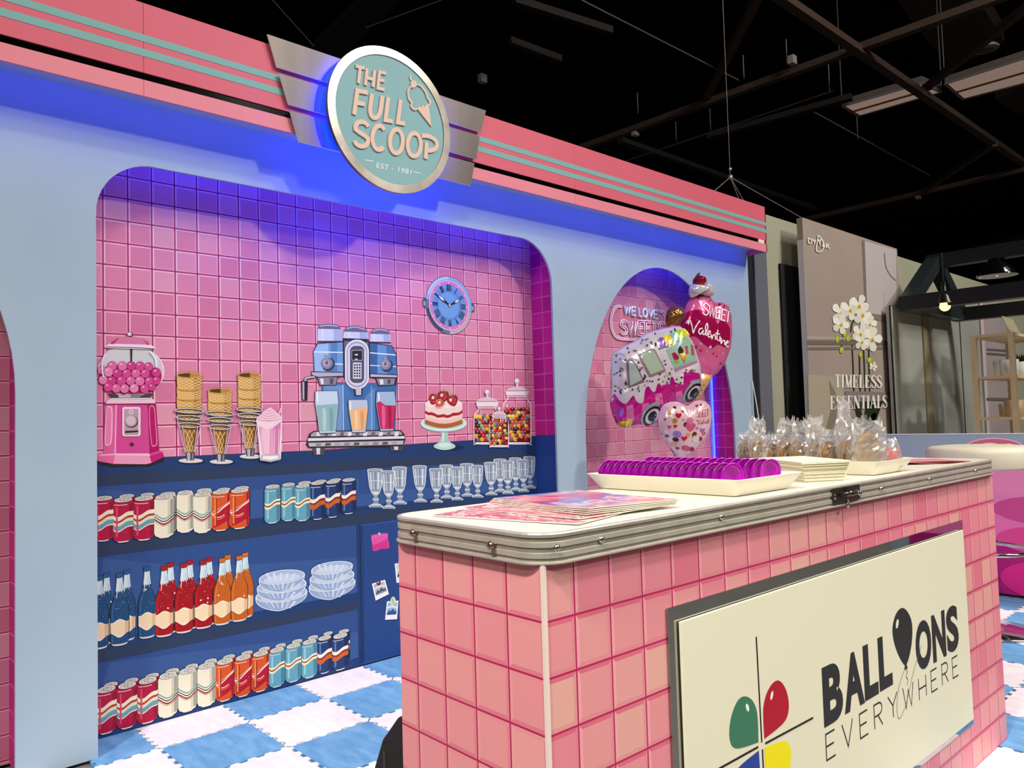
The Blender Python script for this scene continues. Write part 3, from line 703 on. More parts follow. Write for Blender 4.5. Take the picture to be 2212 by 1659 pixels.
def v_for(px, u):
    lo, hi = -.1, .6
    for _ in range(40):
        v = (lo+hi)/2; p = ct(u, v, .9)-EYE; x = W/2+FPX*p.dot(CR)/p.dot(CF)
        if x > px: lo = v
        else: hi = v
    return v
bags = [  # px x, u, half width, height, thickness, turn, cookies, lean
 (1609, 1.275, .040, .085, .022, 25, 2, -.10, 'first clear cookie bag from the back, short and tied low'), (1638, 1.262, .044, .128, .022, 10, 2, -.2, 'second clear cookie bag from the back, with a tall crumpled top'),
 (1670, 1.250, .036, .085, .020, 30, 1, .1, 'third clear cookie bag from the back, low with bright glints'), (1701, 1.265, .042, .122, .022, -15, 2, -.25, 'fourth clear cookie bag from the back, leaning back'),
 (1730, 1.275, .038, .118, .020, -20, 2, -.28, 'fifth clear cookie bag from the back, leaning on the fourth'), (1762, 1.270, .046, .125, .022, 5, 1, -.15, 'sixth clear cookie bag from the back, with a wide shiny top'),
 (1793, 1.250, .040, .095, .020, -25, 2, -.2, 'seventh clear cookie bag from the back, low in the middle'), (1828, 1.270, .048, .165, .024, 12, 2, .05, 'tallest clear cookie bag with a peaked top'),
 (1880, 1.245, .060, .120, .026, -40, 1, -.1, 'clear bag at the tray front with one large round cookie')]
bk = 0
for px, u, hw, hh, tk, turn, nc, lean, lab in bags:
    rb = random.Random(int(px)); v = v_for(px, u); z0 = TOP+.0072; tt = math.radians(turn*.35); tk *= .66
    dx = Vector((math.cos(tt), math.sin(tt))); dy = Vector((-dx.y, dx.x))
    nu, nv = 26, 14; vs = []
    for i in range(nv+1):
        t = i/nv; w = hw*(.86+.20*math.sin(PI*min(1, t*1.15))) if t < .62 else hw*(1.0-(.75 if hh > .15 else .28)*(t-.62)/.38); d = tk*(1-t)**.55*(.55+.9*min(1, t*3)*.5)+.0035
        for j in range(nu):
            a = 2*PI*j/nu; cr_ = .0062*math.sin(t)*(0 if i == 0 else 1)
            jx, jy, jz = (rb.uniform(-1, 1)*cr_*1.6 for _ in range(3))
            if i == nv: jz += rb.uniform(-.014, .010)
            lx = w*math.copysign(abs(math.cos(a))**.8, math.cos(a))+jx; ly = d*math.sin(a)+jy+lean*hh*.12*t*t
            p = Vector((u, v))+dx*lx+dy*ly; vs.append((p.x, p.y, z0+hh*1.12*t+jz))
    q = ctm(); q.raw(vs, [[i*nu+j, i*nu+(j+1) % nu, (i+1)*nu+(j+1) % nu, (i+1)*nu+j] for i in range(nv) for j in range(nu)], film, False); q.poly(vs[:nu][::-1], film)
    q.build('cookie_bag', None, lab, 'bag', 'clear cookie bags on the right tray')
    for k in range(nc):
        r = (.050 if nc == 1 and hw > .055 else .038+.005*rb.random())*min(1, hw/.042); off = (k-(nc-1)/2)*.0118; th = .0050
        n = (dy+Vector((0, 0)))
        ax = (Vector((dx.x, dx.y, 0)), Vector((0, 0, 1)), Vector((dy.x, dy.y, 0)))
        c = Vector((u, v))+dy*(off)+dx*rb.uniform(-.006, .006)
        q = ctm(); q.lathe([(0, -th), (r*.8, -th), (r*.97, -th*.5), (r, 0), (r*.97, th*.5), (r*.8, th), (0, th*1.05)], cookie_l if r > .045 else cookie_m, 26, (c.x, c.y, z0+r+.001), ax)
        q.build('cookie', None, ('%s cookie sealed in the %s' % (('back', 'front')[k] if nc == 2 else 'round brown', lab.split(',')[0].split(' with')[0]))[:120], 'cookie', 'cookies in clear bags')
# bag of red sweets
u, v = 1.342, .050; z0 = TOP+.0072; rb = random.Random(5)
red = mat('f0503f', .4, name='coral_sweet')
for k in range(16):
    c = Vector((u+rb.uniform(-.024, .014), v+rb.uniform(-.010, .016), z0+.008+.040*k/16)); a = rb.uniform(0, PI); d = Vector((math.cos(a)*.018, math.sin(a)*.008, rb.uniform(-.006, .006)))
    q = ctm(); q.tube([c-d, c, c+d], [.0050, .0056, .0050], red, 8); q.build('sweet', None, 'coral red sweet stick inside the small clear bag', 'sweet', 'coral sweets in the small bag')
vs = []
for i in range(11):
    t = i/10; w = .034*(.85+.3*math.sin(PI*min(1, t*1.2)))*(1 if t < .7 else 1-.5*(t-.7)); d = .026*(1-t)**.5+.003
    for j in range(22):
        a = 2*PI*j/22; vs.append((u-.004+w*math.cos(a)+rb.uniform(-.002, .002), v+d*math.sin(a)+rb.uniform(-.002, .002), z0+.082*t+(rb.uniform(-.004, .004) if i == 10 else 0)))
q = ctm(); q.raw(vs, [[i*22+j, i*22+(j+1) % 22, (i+1)*22+(j+1) % 22, (i+1)*22+j] for i in range(10) for j in range(22)], film); q.build('sweet_bag', None, 'small clear bag of coral red sweets at the tray end', 'bag')

# ---- stool, half wall, black bag
sc = on_z(2136, 1362, 0)
st = thing('bar_stool', 'round cream bar stool with chrome base behind the counter end', 'stool', (sc.x, sc.y, .0006))
q = MB(); q.lathe([(.190, .742), (.214, .744), (.219, .752), (.219, .815), (.214, .832), (.196, .842), (.150, .847), (0, .849)], mat('ddd5be', .5, name='cream_vinyl'), 48, (sc.x, sc.y, 0)); q.build('seat', st)
q = MB(); q.lathe([(.196, .001), (.200, .004), (.196, .010), (.10, .022), (.045, .034), (.03, .05), (0, .05)], ch, 48, (sc.x, sc.y, 0)); q.build('base', st)
q = MB(); q.lathe([(.028, .045), (.028, .40), (.020, .41), (.020, .742)], ch, 24, (sc.x, sc.y, 0)); q.build('column', st)
q = MB()
for zz2, rr in ((.372, .185),):
    q.tube([(sc.x+rr*math.cos(2*PI*i/40), sc.y+rr*math.sin(2*PI*i/40), zz2) for i in range(40)], .0095, ch, 10, True)
q.tube([(sc.x+.02, sc.y, .372), (sc.x+.185, sc.y, .372)], .008, ch, 8); q.tube([(sc.x-.02, sc.y, .372), (sc.x-.185, sc.y, .372)], .008, ch, 8)
q.build('foot_ring', st)
q = MB(); q.box((4.79, -3.2, 0), (4.83, -.002, .872), pale_blue); q.box((4.786, -3.2, .872), (4.834, -.002, .8755), mat('f2f2f4', .4)); q.build('wall_half', kind='structure')
hw = thing('wall_print', 'magenta diner picture printed on the low pale blue side wall', 'wall print', (4.79, -1.5, 0))
def hwa(): return Art(lambda y, z, d: Vector((4.7885-d, y, z)), .0006)
a = hwa(); a.poly([(-3.1, .004), (-1.245, .004), (-1.285, .715), (-3.1, .715)], 'ff80c4'); a.poly([(-3.1, .004), (-1.245, .004), (-1.262, .30), (-1.44, .30), (-3.1, .30)], 'b81e82')
a.poly([(-1.245, .004), (-1.285, .715), (-1.325, .715), (-1.43, .004)], 'b01a72'); a.poly([(-1.35, .70), (-3.1, .70), (-3.1, .42), (-1.43, .42)], 'f590c2'); a.ell(-1.66, .47, .26, .075, 'e0559e'); a.ell(-1.66, .31, .25, .075, 'f5529f'); a.ell(-1.68, .10, .26, .11, 'e62c90')
a.line([(-1.27, .222), (-3.0, .222)], .006, 'f6d5e8'); a.poly([(-3.1, .0), (-1.24, .0), (-1.24, .012), (-3.1, .012)], '151014'); a.build('seat_picture', hw)
a = hwa(); cyy = on_x(2148, 975, 4.7885); R = .16
a.ell(cyy.y, cyy.z, R, .075, 'f7c9d8'); a.ell(cyy.y, cyy.z, R-.008, .068, 'e0718f'); a.line(ell(cyy.y+.02, cyy.z+.022, .05, .022, 0, 16, .2, 2.9), .007, 'fbe3ea'); a.line(ell(cyy.y-.07, cyy.z+.02, .03, .02, 0, 16, .2, 2.9), .006, 'fbe3ea'); a.build('oval_emblem', hw)
bg = thing('black_bag', 'black fabric backpack on the floor behind the counter corner', 'bag', on_z(868, 1659, 0))
P0 = Vector((.942, -1.42, 0)); fab = noisy('0b0a0b', '171417', 40, .9, bump=.2, name='black_fabric')
q = MB()
def bagring(z, s, sy): return [(P0.x+x*s*.77, P0.y+y*sy*.8, z*1.22) for x, y in rrect(-.15, -.10, .15, .10, .06, 5)]
lev = [(.002, .86, .9), (.03, .98, 1), (.12, 1.0, 1.0), (.2, .96, .95), (.27, .86, .86), (.32, .70, .7), (.352, .45, .45), (.362, .2, .2)]
L = [bagring(*k) for k in lev]; n = len(L[0])
q.raw(sum(L, []), [[k*n+i, k*n+(i+1) % n, (k+1)*n+(i+1) % n, (k+1)*n+i] for k in range(len(L)-1) for i in range(n)], fab, True); q.poly(L[-1], fab); q.poly(L[0][::-1], fab); q.build('bag_body', bg)
q = MB(); q.tube([(P0.x-.112, P0.y-.03, .04), (P0.x-.113, P0.y-.03, .20), (P0.x-.106, P0.y-.01, .30), (P0.x-.085, P0.y+.02, .38)], .003, mat('2c2a2a', .6), 6); q.build('piping', bg)
# ================================================================== the printed picture wall in the main alcove
mu = thing('picture_wall', 'pink tiled picture wall printed with shelves, cans, bottles and a clock in the wide alcove', 'wall print', (1.77, ND, 0))
q = MB(); q.raw([(.676, ND, .60), (2.847, ND, .60), (2.847, ND, 2.10), (.676, ND, 2.10)], [[0, 1, 2, 3]], mural_tile); q.build('tile_print', mu)
T3 = lambda x, y: (180+.22604*x, 680+.22604*y)
T4 = lambda x, y: (620+.27125*x, 560+.27125*y)
T5 = lambda x, y: (180+.31646*x, 980+.31646*y)
T7 = lambda x, y: (180+.3255*x, 1380+.3255*y)
T8 = lambda x, y: (760+.28931*x, 960+.28931*y)
TP = lambda x, y: (x, y)
def mua(T, base=.0010): return Art(lambda x, y, d: on_y(*T(x, y), ND-base-d), .00004)
def mum(base=.0010): return Art(lambda x, z, d: Vector((x, ND-base-d, z)), .00004)
# --- cabinet with shelves
NAVY, NAVD, BL, BLL = '1f3a68', '2b3a55', '2e4b84', '37568e'
a = mua(TP, .0004)
a.poly([(190, 995), (354, 987), (680, 972.7), (1175, 940.5), (1180, 1700), (190, 1700)], BL)
a.poly([(190, 995.5), (354, 987), (680, 972.7), (1175, 940.5), (1175, 973), (880, 989.5), (190, 1027)], NAVY)
a.poly([(190, 1027), (880, 989.5), (1175, 973), (1175, 992), (880, 1008.5), (190, 1052.5)], NAVD)
for zone in ([(190, 1056), (313, 1066), (530, 1060), (775, 1033), (775, 1110), (190, 1180)], [(700, 1066), (770, 1069), (1170, 1030), (1170, 1060), (700, 1105)], [(224, 1206), (400, 1223.5), (560, 1218), (775, 1203), (775, 1290), (190, 1400)], [(237, 1432.5), (370, 1413.5), (775, 1365), (775, 1430), (190, 1570)]):
    a.poly(zone, BLL)
a.poly([(190, 1147), (539, 1121), (769, 1095), (1175, 1051), (1175, 1070), (860, 1099), (190, 1181)], NAVY); a.poly([(190, 1181), (860, 1099), (1175, 1066), (1175, 1082), (866, 1122), (772, 1133.5), (190, 1206)], NAVD)
a.poly([(190, 1390), (549, 1322), (775, 1279), (775, 1298.5), (190, 1409)], NAVY); a.poly([(190, 1409), (775, 1298.5), (775, 1316), (190, 1437.5)], NAVD)
a.poly([(190, 1562), (560, 1480), (775, 1420), (785, 1440), (190, 1606)], '1d3a70')
a.poly([(190, 1603), (866, 1413), (866, 1416.5), (190, 1608)], '0c1730')
cab = a.build('cabinet_print', mu)
a = mua(TP, .0011); a.poly([(769.5, 1134), (780, 1132.5), (785.5, 1432), (775, 1436)], NAVY); a.poly([(776, 1133), (778.5, 1133), (783.5, 1432), (781, 1433)], '14264c'); a.build('side_post', cab)
a = mua(TP, .0011); a.poly([(780, 1133), (1175, 1081), (1175, 1340), (784.5, 1429)], '24447e'); a.line([(780.5, 1135), (866, 1124), (1000, 1106)], 1.6, '34589c'); a.line([(783, 1136), (787, 1427)], 1.2, '15264a'); door = a.build('cabinet_door', cab)
for y0 in (1148, 1280, 1405):
    a = mua(TP, .0016); a.poly([(777, y0), (781, y0-.5), (781.6, y0+19), (777.6, y0+20)], '1a2f5c'); a.build('hinge', cab)
# --- drink cans
CAN = {'R': 'b0123e', 'C': 'e8e0c6', 'O': 'd4541c', 'T': '62a0b2', 'N': '20386c'}
CNAME = {'R': 'crimson can with cream and teal waves', 'C': 'cream can with thin dark waves', 'O': 'orange and crimson can', 'T': 'teal can with a cream wave', 'N': 'navy can with an orange wave'}
def can(T, xl, xr, yt, yb, s, kind, base, lidk, parent, lid=True):
    w = xr-xl; cx = (xl+xr)/2; h = yb-yt; c = w*.5*lidk*.8
    def wd(t): return 1-.16*max(0, (t-.90)/.10)-.10*max(0, (.06-t)/.06)
    def f(u, t):
        return (cx+u*w*wd(t), yb-t*h+s*u*w+c*(math.sqrt(max(0, 1-4*u*u))-.55)*(1-.15*t))
    def body(k=1.0, t0=0.0, t1=1.0):
        us = [-.5*math.cos(PI*i/12) for i in range(13)]
        ts = [t0, t0+.06, .5, .90, t1] if t0 == 0 else [t0, t1]
        ts = [t for t in ts if t <= t1]
        return [f(-.5*k, t) for t in ts]+[f(u*k, t1) for u in us]+[f(.5*k, t) for t in ts[::-1]]+[f(u*k, t0) for u in us[::-1]]
    def band(t0, t1, wave, col, u0=-.5, u1=.5):
        n = 14; top = [f(u0+(u1-u0)*i/n, t1+wave(u0+(u1-u0)*i/n)) for i in range(n+1)]; bot = [f(u0+(u1-u0)*i/n, t0+wave(u0+(u1-u0)*i/n)) for i in range(n+1)]
        a.poly(top+bot[::-1], col)
    a = mua(T, base)
    a.poly(body(1.06), '171a24'); a.poly(body(), CAN[kind])
    sw = lambda u: .045*math.sin(2*PI*(u*.95+.02))+.09*(u+.5)*.6
    vv = lambda u: .05*math.cos(2*PI*(u*1.0+.5))
    if kind == 'R':
        band(.05, .9, lambda u: 0, '8c0d30', .30, .5)
        band(.53, .63, sw, 'ece2c4'); band(.475, .53, sw, 'b5341e'); band(.395, .475, sw, 'dcdcc0'); band(.275, .395, sw, '6f9ea6'); band(.255, .28, sw, 'f2ead6')
        band(.10, .84, lambda u: 0, 'd0486a', -.36, -.27)
    elif kind == 'C':
        band(.05, .93, lambda u: 0, 'cfc8aa', .18, .32); band(.05, .93, lambda u: 0, '9c9a90', .32, .5)
        for t0, t1, cc in ((.49, .53, '7fa9a2'), (.43, .455, '1d2026'), (.355, .405, '8f1626'), (.325, .337, '8f1626'), (.395, .41, 'f6f0de'), (.47, .48, 'f6f0de')): band(t0, t1, vv, cc)
    elif kind == 'O':
        band(.03, .86, lambda u: .28*u, 'b5112f', -.08, .5) if False else None
        band(.14, .60, lambda u: .22*u, 'b3102e', -.42, .5); band(.03, .93, lambda u: 0, 'a00e2c', .38, .5)
        band(.52, .56, lambda u: .26*u+.02*math.sin(6*u), 'f4d9c8'); band(.585, .60, lambda u: .26*u, 'f4d9c8')
        band(.335, .36, lambda u: .5*(u+.1)**2+.05*u, 'f0c9b0', -.46, .2); band(.285, .31, lambda u: .5*(u+.1)**2+.05*u, 'e8703a', -.40, .24)
        band(.12, .85, lambda u: 0, 'f08a4a', -.36, -.28); band(.12, .85, lambda u: 0, '9c3a10', -.26, -.20)
    elif kind == 'T':
        band(.05, .92, lambda u: 0, '4a7f92', .26, .5); band(.10, .86, lambda u: 0, '93c6cd', -.36, -.24)
        band(.40, .56, sw, 'e6e4c0'); band(.462, .505, sw, '9c4a1a')
    else:
        band(.05, .92, lambda u: 0, '182a52', .26, .5); band(.08, .88, lambda u: 0, '5c78a4', -.36, -.26)
        band(.48, .58, sw, 'efe6d2'); band(.44, .48, sw, '9c1c26'); band(.29, .42, sw, 'c4601c')
    band(.885, .90, lambda u: 0, 'e9e2dc', -.45, .2)
    rb = random.Random(int(xl*7+yt))
    for _ in range(7):
        p = f(rb.uniform(-.35, .4), rb.uniform(.08, .8)); a.ell(p[0], p[1], w*.012, w*.012, 'e9d6cc' if kind != 'C' else 'f6f0de', n=6)
    a.poly([f(u, .0) for u in (-.34, -.2, 0, .2, .34)]+[(f(u, 0)[0], f(u, 0)[1]+w*.055) for u in (.24, .1, -.1, -.24)], 'e6e0da')
    o = a.build('drink_can', parent, 'printed '+CNAME[kind])
    a = mua(T, base+.0012); lx, ly = f(0, 1); rx = w*.43; ry = rx*lidk; ly -= c*.38
    rot = math.atan(s)
    a.ell(lx, ly, rx*1.09, ry*1.14, '1c1c20', rot); a.ell(lx, ly, rx*1.03, ry*1.05, 'e6e2d8', rot); a.ell(lx, ly+ry*.08, rx*.86, ry*.80, '8e8a84', rot); a.ell(lx, ly+ry*.16, rx*.80, ry*.66, 'cfc9bc', rot)
    a.ell(lx-rx*.12, ly-ry*.06, rx*.30, ry*.34, '3c3a3a', rot-.3); a.ell(lx-rx*.12, ly-ry*.10, rx*.22, ry*.22, 'e2ddd2', rot-.3); a.ell(lx+rx*.30, ly+ry*.12, rx*.34, ry*.30, '55524e', rot-.3); a.ell(lx+rx*.30, ly+ry*.08, rx*.27, ry*.22, 'd9d4c8', rot-.3)
    a.build('can_lid', o)
    return o
row1 = [(70, 205, 305, 585, 'R'), (203, 342, 315, 592, 'R'), (343, 485, 305, 578, 'R'), (484, 620, 295, 562, 'C'), (637, 752, 265, 528, 'C'), (752, 875, 277, 530, 'C'), (876, 1000, 262, 515, 'O'), (1001, 1133, 252, 500, 'O')]
row1b = [(240, 352, 290, 560, 'R'), (385, 490, 280, 548, 'R'), (520, 634, 275, 535, 'C'), (770, 880, 250, 505, 'C'), (908, 1008, 245, 490, 'O'), (1028, 1136, 235, 478, 'O')]
row1r = [(1237, 1345, 225, 465, 'T'), (1352, 1448, 211, 450, 'T'), (1445, 1548, 220, 450, 'T'), (1548, 1650, 200, 440, 'N'), (1652, 1752, 192, 426, 'N'), (1763, 1860, 179, 402, 'N')]
row1rb = [(1462, 1560, 200, 430, 'T'), (1572, 1664, 190, 420, 'N'), (1675, 1764, 180, 408, 'N')]
for L, sl, b0, lk in ((row1b, -.10, .0012, .26), (row1rb, -.11, .0012, .27), (row1, -.10, .0040, .26), (row1r, -.11, .0040, .27)):
    for i, (xl, xr, yt, yb, k) in enumerate(L): can(T5, xl, xr, yt, yb, sl, k, b0+.00001*i, lk, mu)
row3 = [(85, 222, 335, 615, 'R'), (223, 358, 308, 580, 'R'), (360, 495, 276, 545, 'R'), (497, 627, 243, 507, 'C'), (630, 753, 212, 470, 'C'), (757, 878, 178, 435, 'C'), (880, 1000, 150, 400, 'O'), (1004, 1118, 124, 370, 'O'), (1120, 1232, 98, 338, 'O'),
        (1233, 1338, 74, 308, 'T'), (1342, 1447, 46, 275, 'T'), (1450, 1552, 20, 248, 'T'), (1554, 1650, -6, 218, 'N'), (1652, 1758, -20, 195, 'N')]
for i, (xl, xr, yt, yb, k) in enumerate(row3): can(T7, xl+12+.24*(xr-xl), xr+.10*(xr-xl), yt-30, yb-46, -.25, k, .0012+.00001*i, .34, mu)
for i, (xl, xr, yt, yb, k) in enumerate(row3): can(T7, xl, xr, yt, yb, -.25, k, .0040+.00001*i, .34, mu)
# --- soda bottles
BOT = {'B': ('1f4a74', '2f6494', '24588c', 'printed blue soda bottle with a plain cream label'), 'R': ('a00c18', 'c01c26', 'b01018', 'printed red soda bottle with a plain cream label'), 'O': ('c05e18', 'd87c2c', 'cf6a20', 'printed orange soda bottle with a plain cream label')}
def bottle(T, cx, ytop, yb, w, s, kind, base, lab=True):
    h = yb-ytop; c1, c2, c3, nm = BOT[kind]
    P = [(0, .44), (.02, .49), (.45, .50), (.55, .44), (.66, .27), (.78, .20), (.90, .155), (.93, .155), (.94, .18), (1, .18)]
    def wd(t):
        for (t0, w0), (t1, w1) in zip(P[:-1], P[1:]):
            if t <= t1: return w0+(w1-w0)*(t-t0)/(t1-t0)
        return P[-1][1]
    def f(u, t): return (cx+u*2*wd(t)*w, yb-t*h+s*u*2*wd(t)*w+.10*w*(math.sqrt(max(0, 1-4*u*u))-.6)*(1-t*.6))
    def strip(t0, t1, k=.5, n=16, u0=None, wave0=None, wave1=None):
        u0 = -k if u0 is None else u0
        us = [u0+(k-u0)*i/16 for i in range(17)]
        w0 = wave0 or (lambda u: 0); w1 = wave1 or (lambda u: 0)
        sd = lambda u: [t0+w0(u)+(t1+w1(u)-t0-w0(u))*i/n for i in range(1, n)]
        return [f(u0, t) for t in sd(u0)]+[f(u, t1+w1(u)) for u in us]+[f(k, t) for t in sd(k)[::-1]]+[f(u, t0+w0(u)) for u in us[::-1]]
    a = mua(T, base); a.poly(strip(-.01, .93, .535), '12182a'); a.poly(strip(0, .93), 'c8dbe0'); a.poly(strip(0, .74, wave1=lambda u: .012*math.sin(22*u)), c1)
    a.poly(strip(.03, .60, -.36, u0=-.42), c2); a.poly(strip(.03, .58, .5, u0=.34), '00000a' if False else c1); a.line([f(-.3, t/20) for t in range(13, 19)], w*.035, 'eef4f4'); a.line([f(.28, t/20) for t in range(14, 18)], w*.03, '8fb0bc')
    a.poly(strip(-.012, .012), 'd8d2cc')
    rb = random.Random(int(cx))
    for _ in range(10):
        p = f(rb.uniform(-.35, .35), rb.uniform(.36, .68)); r = w*rb.choice((.012, .016, .05 if rb.random() < .3 else .014)); a.ell(p[0], p[1], r, r, 'e9e2dc', n=8)
    o = a.build('soda_bottle', mu, nm)
    wv = lambda u: .028*math.cos(2*PI*u)
    a = mua(T, base+.0009); a.poly(strip(.115, .345, .5, wave0=lambda u: -wv(u), wave1=wv, n=4), c3); a.poly(strip(.13, .33, .5, wave0=lambda u: -wv(u), wave1=wv, n=4), 'f0e2c4'); a.poly(strip(.15, .31, .5, wave0=lambda u: -wv(u)*.9, wave1=lambda u: wv(u)*.9, n=4), 'f0d4ac')
    a.poly(strip(.15, .31, .5, u0=.28, n=4), 'dcb98c'); a.build('bottle_label', o)
    a = mua(T, base+.0009); a.poly(strip(.93, 1.0, .54), '1a1a24'); a.poly(strip(.937, .995), c3); a.build('bottle_cap', o)
for i, (cx, yt, yb, w, k) in enumerate([(160, 812, 1290, 118, 'B'), (298, 790, 1268, 118, 'B'), (596, 742, 1215, 116, 'R'), (728, 726, 1190, 116, 'R'), (860, 706, 1160, 114, 'R'), (985, 690, 1138, 112, 'O'), (1105, 674, 1112, 112, 'O')]):
    bottle(T5, cx, yt, yb, w, -.16, k, .0012+.00001*i)
for i, (cx, yt, yb, w, k) in enumerate([(110, 832, 1325, 125, 'B'), (248, 812, 1300, 126, 'B'), (435, 768, 1250, 118, 'B'), (552, 765, 1240, 124, 'R'), (687, 745, 1214, 124, 'R'), (820, 727, 1184, 120, 'R'), (948, 712, 1160, 115, 'O'), (1065, 695, 1136, 112, 'O')]):
    bottle(T5, cx, yt, yb, w, -.16, k, .0034+.00001*i)
# --- glass bowls
def gbowl(cx, ry_, rx, depth, base, sl):
    a = mua(T5, base); ry = rx*.30; rot = math.atan(sl); low = [(cx-rx*.99, ry_-sl*0-rx*-sl*-1), ]
    rim = ell(cx, ry_, rx, ry, rot, 32)
    lo = [(cx+rx*math.cos(t)*(1-.45*math.sin(t)**3)+0, ry_+sl*rx*math.cos(t)+depth*math.sin(t)**.8) for t in [PI*i/16 for i in range(17)]]
    a.poly(lo, 'eef2f6'); a.poly([(cx+(x-cx)*.975, ry_+(y-ry_)*.965) for x, y in lo], '93a6c4')
    for k in range(6):
        t = .25+.11*k*2; x = cx+rx*.85*math.cos(t*PI/1.6)
        a.poly([(cx+rx*(-.72+k*.24), ry_+ry*.8), (cx+rx*(-.62+k*.24), ry_+ry*.9), (cx+rx*(-.36+k*.14), ry_+depth*.86), (cx+rx*(-.42+k*.14), ry_+depth*.84)], ('b6c4da', 'c9d4e4')[k % 2])
    o = a.build('glass_bowl', mu, 'printed clear glass bowl in a stack')
    a = mua(T5, base+.0008); a.poly(rim, 'f0f3f6'); a.poly(ell(cx, ry_, rx*.965, ry*.92, rot, 32), 'a7b6cf'); a.poly(ell(cx, ry_+ry*.25, rx*.8, ry*.6, rot, 28), 'c2cede')
    for k in range(5): a.poly([(cx+rx*(-.7+k*.3), ry_-ry*.5), (cx+rx*(-.6+k*.3), ry_-ry*.6), (cx+rx*(-.45+k*.22), ry_+ry*.5), (cx+rx*(-.52+k*.22), ry_+ry*.55)], 'd3dcea')
    a.build('bowl_rim', o)
for i, (cx, yy, rx, dp) in enumerate([(1352, 960, 178, 112), (1353, 900, 170, 105), (1355, 842, 158, 102)]): gbowl(cx, yy, rx, dp, .0014+.0016*i, -.13)
for i, (cx, yy, rx, dp) in enumerate([(1698, 890, 160, 105), (1697, 838, 153, 98), (1697, 780, 143, 86)]): gbowl(cx, yy, rx, dp, .0014+.0016*i, -.15)
# --- tall stemmed glasses
def goblet(cx, yt, yb, hw, base, bx):
    h = yb-yt; a = mua(T8, base)
    P = [(1.0, 1.0), (.92, .96), (.75, .90), (.70, .86), (.55, .80), (.40, .58), (.34, .36), (.31, .24), (.27, .20), (.24, .38), (.19, .40), (.15, .22), (.12, .26), (.08, .62), (.04, .95), (.0, .78)]
    def ring(k): return [(bx+(cx-bx)*t-w*hw*k, yb-t*h) for t, w in P]+[(bx+(cx-bx)*t+w*hw*k, yb-t*h) for t, w in P[::-1]]
    a.poly(ring(1.0), 'e4eaec'); a.poly(ring(.88), '8b98a6')
    X = lambda u, t: (bx+(cx-bx)*t+u*hw, yb-t*h)
    for u0, u1, c in ((-.72, -.5, 'c8d2d8'), (-.30, .1, 'b9c4c8'), (-.1, .05, '5d6f8c'), (.3, .55, 'd9e0e2'), (.62, .74, '9fb0c2')): a.poly([X(u0, .93), X(u1, .93), X(u1*.8, .48), X(u0*.8, .48)], c)
    a.poly([X(-.5, .42), X(.5, .42), X(.2, .33), X(-.2, .33)], 'd3dbdf'); a.poly([X(-.75, .05), X(.75, .05), X(.35, .10), X(-.35, .10)], 'c6d0d4'); a.line([X(-.86, .71), X(.86, .71)], 3, 'eef2f2'); a.line([X(-.6, .20), X(.6, .20)] if False else [X(-.28, .215), X(.28, .215)], 6, 'f2f5f5')
    o = a.build('stemmed_glass', mu, 'printed clear ice cream glass with a stem')
    a = mua(T8, base+.0009); c = X(0, 1.0); a.ell(c[0], c[1], hw*1.0, hw*.15, 'f0f4f4'); a.ell(c[0], c[1]+1, hw*.9, hw*.10, '8c9cb0'); a.build('glass_rim', o)
for i, (cx, yt, yb, hw, bx) in enumerate([(355, 172, 448, 55, 361), (705, 157, 405, 51, 711), (858, 147, 390, 49, 864), (1105, 113, 357, 48, 1110), (1220, 104, 347, 46, 1226), (1325, 94, 330, 44, 1334)]): goblet(cx, yt, yb, hw, .0012+.00001*i, bx)
for i, (cx, yt, yb, hw, bx) in enumerate([(173, 188, 471, 58, 180), (268, 202, 482, 52, 278), (505, 163, 433, 53, 513), (628, 184, 436, 51, 634), (783, 172, 418, 48, 789), (935, 160, 398, 46, 941), (1036, 137, 380, 49, 1042), (1160, 127, 371, 46, 1167), (1275, 117, 356, 45, 1284)]): goblet(cx, yt, yb, hw, .0030+.00001*i, bx)
# --- gumball machine
a = mua(T3, .0012)
a.poly([(140, 1398), (290, 1430), (650, 1422), (772, 1358), (778, 1395), (640, 1448), (285, 1458), (150, 1430)], '2b1d26'); a.poly([(150, 1335), (300, 1325), (290, 1425), (138, 1398)], 'e86a9c'); a.poly([(300, 1330), (628, 1330), (652, 1415), (600, 1428), (288, 1425)], 'f2a0bd'); a.poly([(628, 1334), (757, 1308), (772, 1356), (652, 1416)], 'c21a70')
a.poly([(138, 1350), (300, 1342), (300, 1318), (190, 1325)], 'f2b4c9'); a.poly([(300, 1342), (640, 1348), (628, 1318), (300, 1318)], 'f8c9d8'); a.poly([(628, 1318), (640, 1348), (757, 1312), (725, 1296)], 'd44a8c')
a.poly([(210, 855), (312, 860), (300, 1325), (190, 1332)], 'e0609a'); a.poly([(312, 860), (608, 862), (628, 1325), (300, 1325)], 'd94a92'); a.poly([(604, 862), (695, 852), (727, 1300), (627, 1328)], 'b0055c'); a.line([(315, 862), (304, 1322)], 12, 'f6bcd2'); a.line([(606, 864), (628, 1325)], 6, 'e8609c')
a.poly(smooth_ring([(225, 880), (270, 882), (280, 960), (272, 1200), (240, 1248), (207, 1225), (212, 1000)], 4), 'f6c4d6'); a.poly(smooth_ring([(228, 890), (262, 892), (270, 960), (262, 1195), (238, 1236), (215, 1215), (220, 1000)], 4), 'ea84ae')
a.poly(smooth_ring([(632, 880), (678, 878), (692, 1000), (708, 1220), (680, 1256), (650, 1235), (628, 1000)], 4), 'e48ab0'); a.poly(smooth_ring([(638, 890), (672, 888), (684, 1000), (698, 1216), (678, 1244), (656, 1225), (636, 1000)], 4), 'b80a62')
